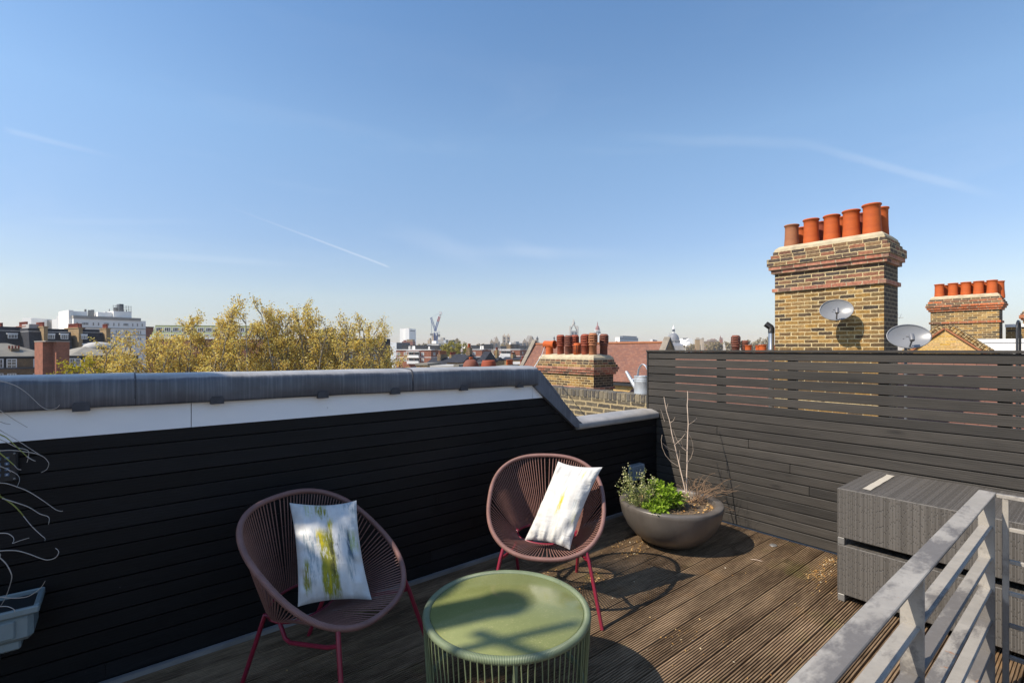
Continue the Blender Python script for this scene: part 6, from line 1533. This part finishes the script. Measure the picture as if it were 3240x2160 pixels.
m.add([(0, 0, z0), (x1, 0, z0), (x1, 40, z0), (0, 40, z0), (6, 20, z1), (x1 - 3, 20, z1)], [(0, 1, 5, 4), (1, 2, 5), (2, 3, 4, 5), (3, 0, 4)]); m.build('roof', MT['domelead'], b.t)
xa, xb = b.lx(zR(1030, 0)[0]), b.lx(zR(1140, 0)[0]); za, zb2 = b.z(zR(0, 412)[1]), b.z(zR(0, 372)[1])
MB().prism([(xa, 0), (xb, 0), (xb, za), ((xa + xb) / 2, zb2), (xa, za)], -6, 12).build('portico', MT['stucco'], b.t)
for k in range(5): x = xa + (xb - xa) * (k + .5) / 5; MB().box(x - .6, x + .6, -6.3, -6.01, za - 12, za - 3).build('window', MT['bluegrey'], b.t)
b = Bld('hall', 'pale curved roof behind the grey domed church', 'building', zR(1010, 0)[0], zR(1140, 0)[0], 1150, BG); m = MB(); zt = b.z(zR(0, 318)[1]); m.prism([(0, 0), (b.w, 0)] + [(b.w * (1 - k / 10), zt - 26 + 26 * sin(pi * (0.35 + 0.5 * k / 10))) for k in range(11)], 0, 60); m.build('walls', MT['stucco'], b.t)
b.box('roof_rail', 'alu', b.w * .1, b.w * .6, 10, 12, zt - 3, zt + 1.5)
for (lab, a, c2, e, f_, yt, mt) in (('square tan stone tower right of the grey domed church', 1188, 1240, 1262, 620, 335, 'tanbrick'), ('dark block with pale panels right of the tan tower', 1275, 1300, 1385, 800, 325, 'stone'),
        ('red brown mansion block with gables near the small spire', 1395, 1470, 1530, 900, 338, 'redbrick'), ('red brick block right of the small spire', 1550, 1570, 1605, 900, 328, 'redbrick'), ('low brown terrace under the small spire', 1380, 1500, 1610, 880, 355, 'brownbrick')):
    b = two_face('city_block', lab, 'building', zR(a, 0)[0], zR(c2, 0)[0], zR(e, 0)[0], f_, zR(0, yt)[1], mt)
    b.box('roof_slab', 'greystone', -.3, b.w + .3, -.3, b.dep + .3, b.zt + .01, b.zt + .8)
    for i in range(3):
        MB().box(b.w + .01, b.w + .2, b.dep * (i + .3) / 3, b.dep * (i + .6) / 3, b.zt - 14, b.zt - 3).build('window', MT['bluegrey'], b.t)
        MB().box(b.w * (i + .3) / 3, b.w * (i + .7) / 3, 2, 5, b.zt + .81, b.zt + 2.5).build('chimney', MT[mt], b.t)
b = Bld('church_spire', 'small pointed reddish church spire on the skyline', 'church', zR(1528, 0)[0], zR(1552, 0)[0], 950, BG); spire_tower(b.t, b.w / 2, b.w * .8, b.z(zR(0, 268)[1]), b.z(zR(0, 325)[1]), 'redbrick', 'redbrick')

# --- terraces filling the city between
RT = random.Random(77)
walls_ = [('tanbrick', 'buff brick'), ('stucco', 'white stucco'), ('redbrick', 'red brick'), ('brownbrick', 'brown brick'), ('greystone', 'grey rendered')]
roofs_ = [('slate', 'dark slate'), ('greyroof', 'grey felt'), ('redtile', 'red tiled'), ('paleroof', 'pale')]
bands = [(1250, 1690, 'between the red flats and the museum', 18), (1945, 2095, 'behind the red church roof', 5), (2095, 2440, 'over the fence below the domed church', 22), (-60, 480, 'beyond the white block at the left', 4)]
seen = set(); anchors = {}
for (pa, pb_, where, n) in bands:
    for i in range(n):
        f_ = RT.uniform(270, 560); px = pa + (pb_ - pa) * (i + RT.uniform(0.1, 0.9)) / n; w_px = RT.uniform(22, 42)
        wl, wn = RT.choice(walls_); rf_, rn = RT.choice(roofs_); npt = RT.choice([3, 4, 5, 6])
        lab = f'far {wn} terrace, {rn} roof, {npt} pots, {where}'
        tries = 0
        while lab in seen and tries < 60:
            wl, wn = RT.choice(walls_); rf_, rn = RT.choice(roofs_); npt = RT.choice([3, 4, 5, 6, 7]); lab = f'far {wn} terrace, {rn} roof, {npt} pots, {where}'; tries += 1
        seen.add(lab)
        b = Bld('terraced_house', lab, 'house', px - w_px / 2, px + w_px / 2, f_, BG + RT.uniform(-0.5, 0.5), 'far terraced houses filling the city')
        zt = RT.uniform(10.0, 13.0); rh = RT.uniform(1.0, 2.6)
        b.box('walls', wl, 0, b.w, 0, 10, 0, zt)
        m = MB(); e0 = zt + .01; m.add([(-.2, -.2, e0), (b.w + .2, -.2, e0), (b.w + .2, 5, e0 + rh), (-.2, 5, e0 + rh), (-.2, 10.2, e0), (b.w + .2, 10.2, e0)], [(0, 1, 2, 3), (5, 4, 3, 2), (4, 0, 3), (1, 5, 2)]); m.build('roof', MT[rf_], b.t)
        x = b.w * RT.choice([0.1, 0.5, 0.9]); s_ = MB().box(x - .7, x + .7, 3.2, 6.8, zt, zt + rh + 1.5).build('chimney', MT[RT.choice(['redbrick', 'tanbrick'])], b.t)
        pots(s_, x, 5, zt + rh + 1.5, npt, 0, 0.55, h=0.9, r=0.2, mat=RT.choice(['tc1', 'tc2', 'tc4']))
        nw = max(1, int(b.w / 2.6))
        for k in range(min(nw, 6)): window(b.t, b.w * (k + .5) / min(nw, 6), -.02, zt - 2.8, 1.1, 1.8, 2, 2, 0.2)

# ================================================================== TREES
def plane_tree(label, px, pytop, f, hw, base_z, seed, nl=9, nsub=8, ntw=6, nleaf=11, ls=0.17, mat='leaf', group='plane trees beyond the parapet wall', name='plane_tree', zlow=-1.6, seeds=90, hscale=1.0):
    R = random.Random(seed); top = H + (HY - pytop) / F * f
    t = thing(name, label, 'tree', tuple(W((px - CX) / F * f, f, G)), R.uniform(0, 6), group)
    if seeds: nl = int(nl * 1.5); nleaf = int(nleaf * 1.9); ls *= 0.88; hscale = 0.97
    wood = MB(); lf = MB(); sd = MB(); tz = base_z - G
    wood.tube([(0, 0, 0), (0.1, 0, tz * 0.5), (0, 0.1, tz)], [0.34, 0.28, 0.24], 8)
    HT = top - G
    def curve(p0, d0, p2, n=6):
        L = (p2 - p0).length; p1 = p0 + d0 * L * 0.5
        return [(p0 * (1 - u) ** 2 + p1 * 2 * u * (1 - u) + p2 * u * u) for u in [k / n for k in range(n + 1)]]
    for i in range(nl):
        a = 2 * pi * i / nl + R.uniform(-.3, .3); rr = hw * sqrt((i + .7) / nl) * R.uniform(0.75, 1.02) * 0.86
        hfac = 1 - 0.30 * (rr / hw) ** 2
        p0 = V((0, 0, tz * R.uniform(0.80, 1.0))); p2 = V((rr * cos(a), rr * sin(a), tz + (HT - tz) * hfac * R.uniform(0.86, 1.0) * hscale))
        d0 = V((cos(a) * 0.8, sin(a) * 0.8, 0.6)).normalized()
        C_ = curve(p0, d0, p2, 8); wood.tube(C_, [0.16 - 0.135 * k / 8 for k in range(9)], 5, cap=False)
        for j in range(nsub):
            u = 0.30 + 0.70 * (j + R.random()) / nsub; k = min(7, int(u * 8)); q = C_[k].lerp(C_[k + 1], u * 8 - k); ax = (C_[k + 1] - C_[k]).normalized()
            b_ = R.uniform(0, 2 * pi); o = V((cos(b_), sin(b_), 0.0)); d = (o * 0.85 + ax * 0.5 + V((0, 0, 0.45))).normalized(); L = R.uniform(0.7, 1.0) * hw * 0.48 * (1.15 - 0.6 * u)
            q2 = q + d * L + V((0, 0, L * 0.35)); S_ = curve(q, d, q2, 4); wood.tube(S_, [0.055, 0.045, 0.035, 0.025, 0.015], 4, cap=False)
            for w_ in range(ntw):
                v = 0.25 + 0.75 * (w_ + R.random()) / ntw; k2 = min(3, int(v * 4)); s0 = S_[k2].lerp(S_[k2 + 1], v * 4 - k2)
                if s0.z + G < zlow - 0.6: continue
                dd = (V((R.uniform(-1, 1), R.uniform(-1, 1), R.uniform(-.1, 1.0))) + d * 0.6).normalized(); TL = R.uniform(0.35, 0.85) * (hw / 4.0) ** 0.5
                s1 = s0 + dd * TL + V((0, 0, 0.12 * TL)); wood.tube([s0, s0.lerp(s1, .5) + V((0, 0, .03)), s1], [0.017, 0.013, 0.008], 3, cap=False)
                for _ in range(nleaf):
                    p = s0.lerp(s1, R.uniform(0.25, 1.05)) + V((R.gauss(0, .15), R.gauss(0, .15), R.gauss(0, .13)))
                    leaf_quad(lf, p, V((R.uniform(-1, 1), R.uniform(-1, 1), R.uniform(-.8, .6))), ls * R.uniform(0.5, 1.25), R, 0.75)
                if seeds and R.random() < 0.22:
                    p = s0.lerp(s1, R.random()) + V((0, 0, -R.uniform(.1, .2))); sd.lathe([(.001, -.045), (.04, 0), (.001, .045)], 5, c=tuple(p))
    wood.build('trunk', MT['bark'], t); lf.build('crown', MT[mat], t)
    if seeds and sd.v: tag(sd.build('seed_balls', MT['seed'], t), kind='stuff')
    return t
plane_tree('low yellow-green tree tip in front of the red brick tower', 262, 1128, 34, 1.5, -4.0, 31, 8, 7, 5, 12, 0.15, 'leafy', seeds=0)
plane_tree('broad low golden plane tree in front of the green roofed block', 452, 1062, 38, 4.4, -7.5, 32, 12, 10, 7, 10)
plane_tree('golden plane tree with a narrow pointed top, second of the row', 622, 996, 40, 3.5, -7.0, 33, 11, 9, 7, 10)
plane_tree('tall golden plane tree with many dark seed balls, left of the tallest', 772, 945, 40, 3.9, -7.0, 34, 12, 10, 7, 11)
plane_tree('tallest golden plane tree, near the middle of the tree row', 905, 936, 42, 3.6, -7.0, 35, 12, 10, 7, 10)
plane_tree('slender sparse plane tree against the sky right of the tallest', 1008, 968, 44, 2.6, -6.0, 36, 9, 8, 6, 8)
plane_tree('rounded golden plane tree at the right end of the row, by the red flats', 1122, 994, 42, 3.9, -7.0, 37, 12, 10, 7, 10)
plane_tree('small thin tree crown just right of the golden trees, over the coping', 1245, 1128, 48, 1.8, -6.0, 38, 7, 7, 5, 10, 0.15)
MT['paleleaf'] = leaf('pale_spring_leaf', [(0.0, (0.18, 0.16, 0.03)), (0.5, (0.33, 0.29, 0.06)), (1.0, (0.42, 0.38, 0.10))])
plane_tree('small pale green tree standing between the nearest and middle red flats', Z(1085, 0)[0], Z(0, 248)[1], 185, 7.5, -6, 41, 10, 8, 6, 9, 0.62, 'paleleaf', None, 'street_tree', -12, 0)
# hazy brown trees on the skyline
KT = [(1690, 1094, 700, 12, 'left of the steep red church roof'), (1520, 1090, 640, 10, 'between the dark block and the museum'), (1442, 1076, 600, 11, 'behind the dark clad block'), (2040, 1088, 720, 16, 'behind the red church roof'),
      (2195, 1092, 640, 12, 'below the tan stone tower'), (2262, 1086, 560, 12, 'left of the small spire'), (2318, 1085, 600, 14, 'below the small spire'), (2370, 1081, 660, 14, 'right of the small spire'), (2418, 1073, 700, 16, 'left of the steel flue'), (1340, 1088, 700, 10, 'left of the crane core'), (1600, 1093, 620, 10, 'in front of the museum towers'), (1960, 1083, 900, 14, 'in front of the glass office block')]
for i, (px, py, f_, hw, where) in enumerate(KT):
    plane_tree(f'hazy brown bare-twigged tree {where}', px, py, f_, hw, -5, 60 + i, 8, 7, 5, 7, 1.7, 'farleaf', 'hazy skyline trees', 'skyline_tree', -13, 0)
# far wood along the horizon
m = MB(); R = random.Random(9)
for k in range(620):
    px = R.uniform(-300, 3600); f_ = R.uniform(850, 2100); p = W((px - CX) / F * f_, f_, G); r_ = R.uniform(8, 17); hz = R.uniform(7, 13)
    vs = []; fs = []; n = 7
    for j in range(4):
        for i in range(n):
            a = 2 * pi * i / n; ph = j / 3 * pi / 2; q = R.uniform(0.75, 1.2)
            vs.append((p.x + r_ * cos(a) * cos(ph) * q, p.y + r_ * sin(a) * cos(ph) * q, G + hz * sin(ph) * q))
    for j in range(3):
        for i in range(n): fs.append((j * n + i, j * n + (i + 1) % n, (j + 1) * n + (i + 1) % n, (j + 1) * n + i))
    m.add(vs, fs)
tag(m.build('distant_treeline', plain('far_wood', (0.24, 0.19, 0.115), 0.95, 0.35, 0.12)), 'brownish far-off wood along the horizon', 'trees', kind='stuff')

# ================================================================== AIR, SKY, SUN, CAMERA
HAZE = 0.00018
def haze_box():
    t = bpy.data.materials.new('haze_air'); t.use_nodes = True; nt = t.node_tree
    for n in list(nt.nodes):
        if n.type != 'OUTPUT_MATERIAL': nt.nodes.remove(n)
    v = nt.nodes.new('ShaderNodeVolumePrincipled'); v.inputs['Color'].default_value = (0.86, 0.91, 1.0, 1); v.inputs['Density'].default_value = HAZE; v.inputs['Anisotropy'].default_value = 0.2
    out = [n for n in nt.nodes if n.type == 'OUTPUT_MATERIAL'][0]; nt.links.new(v.outputs[0], out.inputs['Volume'])
    o = MB().box(-2700, 2700, -2700, 2700, G - 1.5, 82).build('haze', t); o['kind'] = 'stuff'; o['label'] = 'thin pale haze over the far city'; o['category'] = 'haze'
    return o
if HAZE > 0: haze_box()

w = bpy.data.worlds.new('World'); scene.world = w; w.use_nodes = True; nt = w.node_tree
bgn = nt.nodes['Background']
sky = nt.nodes.new('ShaderNodeTexSky'); sky.sky_type = 'NISHITA'; sky.sun_disc = False
sky.sun_elevation = asin(SUN.z); sky.sun_rotation = atan2(SUN.x, SUN.y)
sky.altitude = 60; sky.air_density = 1.0; sky.dust_density = 0.25; sky.ozone_density = 3.0
tc = nt.nodes.new('ShaderNodeTexCoord')
def wn(typ, ins=None, **kw):
    nd = nt.nodes.new(typ)
    for k, v in kw.items(): setattr(nd, k, v)
    for k, v in (ins or {}).items():
        if isinstance(v, bpy.types.NodeSocket): nt.links.new(v, nd.inputs[k])
        else: nd.inputs[k].default_value = v
    return nd
def wm(op, a, b=0.0, clamp=False): return wn('ShaderNodeMath', {0: a, 1: b}, operation=op, use_clamp=clamp).outputs[0]
def wr(x, a, b, c=0.0, d=1.0, smooth=False): return wn('ShaderNodeMapRange', {0: x, 1: a, 2: b, 3: c, 4: d}, interpolation_type='SMOOTHSTEP' if smooth else 'LINEAR').outputs[0]
def wdot(v): return wn('ShaderNodeVectorMath', {0: tc.outputs['Generated'], 1: tuple(v)}, operation='DOT_PRODUCT').outputs['Value']
def wnoise(scale, vecscale, detail=4, rough=0.6, dist=0.0):
    v = wn('ShaderNodeMapping', {0: tc.outputs['Generated'], 3: vecscale}).outputs[0]
    return wn('ShaderNodeTexNoise', {'Vector': v, 'Scale': scale, 'Detail': detail, 'Roughness': rough, 'Distortion': dist}).outputs['Fac']
def direc(px, py): return (W((px - CX) / F, 1.0, (HY - py) / F)).normalized()
fine = wnoise(9, (1, 1, 1), 5, 0.65)
def trail(p0, p1, width, strength, f0=0.15, f1=0.15, bend=0.0):
    a, b = direc(*p0), direc(*p1); n = a.cross(b).normalized(); tdir = n.cross(a).normalized(); ang = a.angle(b)
    off = wm('ADD', wm('ABSOLUTE', wm('ADD', wdot(n), wm('MULTIPLY', wm('SUBTRACT', fine, 0.5), width * 0.9))), 0.0)
    across = wr(off, width, width * 0.15, 0, 1, True)
    th = wn('ShaderNodeMath', {0: wdot(tdir), 1: wdot(a)}, operation='ARCTAN2').outputs[0]
    along = wm('MULTIPLY', wr(th, 0.0, ang * f0, 0, 1, True), wr(th, ang, ang * (1 - f1), 0, 1, True), True)
    return wm('MULTIPLY', wm('MULTIPLY', across, along), strength)
cloud = None
for args in (((640, 622), (1240, 848), 0.0027, 0.24, 0.85, 0.04), ((0, 405), (420, 512), 0.0060, 0.10, 0.1, 0.7), ((1850, 430), (2700, 462), 0.013, 0.055, 0.6, 0.3), ((2450, 430), (3220, 640), 0.009, 0.11, 0.5, 0.3),
             ((60, 785), (1080, 845), 0.009, 0.09, 0.4, 0.5), ((1350, 790), (2100, 805), 0.016, 0.06, 0.4, 0.4), ((1180, 700), (1600, 850), 0.03, 0.07, 0.5, 0.4), ((1560, 760), (1800, 820), 0.02, 0.06, 0.4, 0.4), ((0, 700), (760, 704), 0.008, 0.05, 0.3, 0.6)):
    t_ = trail(*args); cloud = t_ if cloud is None else wm('ADD', cloud, t_)
wisp = wr(wnoise(2.2, (1.0, 1.0, 4.5), 6, 0.62, 0.6), 0.52, 0.82, 0, 0.07)
up = wn('ShaderNodeSeparateXYZ', {0: tc.outputs['Generated']}).outputs[2]
wisp = wm('MULTIPLY', wisp, wr(up, 0.0, 0.10)); cloud = wm('ADD', cloud, wm('MULTIPLY', wisp, wr(up, 0.7, 0.3)), True)
SKYK = 0.15
mixc = wn('ShaderNodeMix', data_type='RGBA', blend_type='MIX'); nt.links.new(cloud, mixc.inputs[0]); 
cr = nt.nodes.new('ShaderNodeValToRGB'); nt.links.new(up, cr.inputs[0]); e_ = cr.color_ramp.elements
while len(e_) > 1: e_.remove(e_[-1])
for i_, (p_, c_) in enumerate([(0.0, (0.55, 0.49, 0.50)), (0.05, (0.585, 0.515, 0.51)), (0.10, (0.73, 0.625, 0.57)), (0.20, (0.73, 0.69, 0.68)), (0.38, (0.87, 0.895, 0.85)), (0.58, (0.71, 0.845, 0.88)), (0.75, (1, 1, 1))]):
    q_ = e_[0] if i_ == 0 else e_.new(p_); q_.position = p_; q_.color = (*c_, 1)
tint = nt.nodes.new('ShaderNodeMix'); tint.data_type = 'RGBA'; tint.blend_type = 'MULTIPLY'; tint.inputs[0].default_value = 1.0
nt.links.new(sky.outputs[0], tint.inputs[6]); nt.links.new(cr.outputs[0], tint.inputs[7]); nt.links.new(tint.outputs[2], mixc.inputs[6]); mixc.inputs[7].default_value = (4.6, 4.75, 4.9, 1)
nt.links.new(mixc.outputs[2], bgn.inputs['Color']); bgn.inputs['Strength'].default_value = SKYK

sl = bpy.data.lights.new('sun', 'SUN'); sl.energy = 4.6; sl.angle = radians(0.53); sl.color = (1.0, 0.90, 0.76)
so = bpy.data.objects.new('sun', sl); COL.objects.link(so); so.rotation_euler = SUN.to_track_quat('Z', 'Y').to_euler(); so.location = (-20, 6, 30)

cam = bpy.data.cameras.new('camera'); cam.sensor_width = 36.0; cam.lens = F / 3240 * 36.0; cam.shift_y = (HY - 1080) / 3240; cam.clip_start = 0.05; cam.clip_end = 9000
co = bpy.data.objects.new('camera', cam); COL.objects.link(co); co.location = (0, 0, H); co.rotation_euler = (pi / 2, 0, BG)
scene.camera = co
scene.view_settings.view_transform = 'Standard'; scene.view_settings.look = 'None'; scene.view_settings.exposure = 0.60; scene.view_settings.gamma = 1.0
scene.cycles.volume_bounces = 0; scene.cycles.max_bounces = 8; scene.cycles.sample_clamp_indirect = 8.0
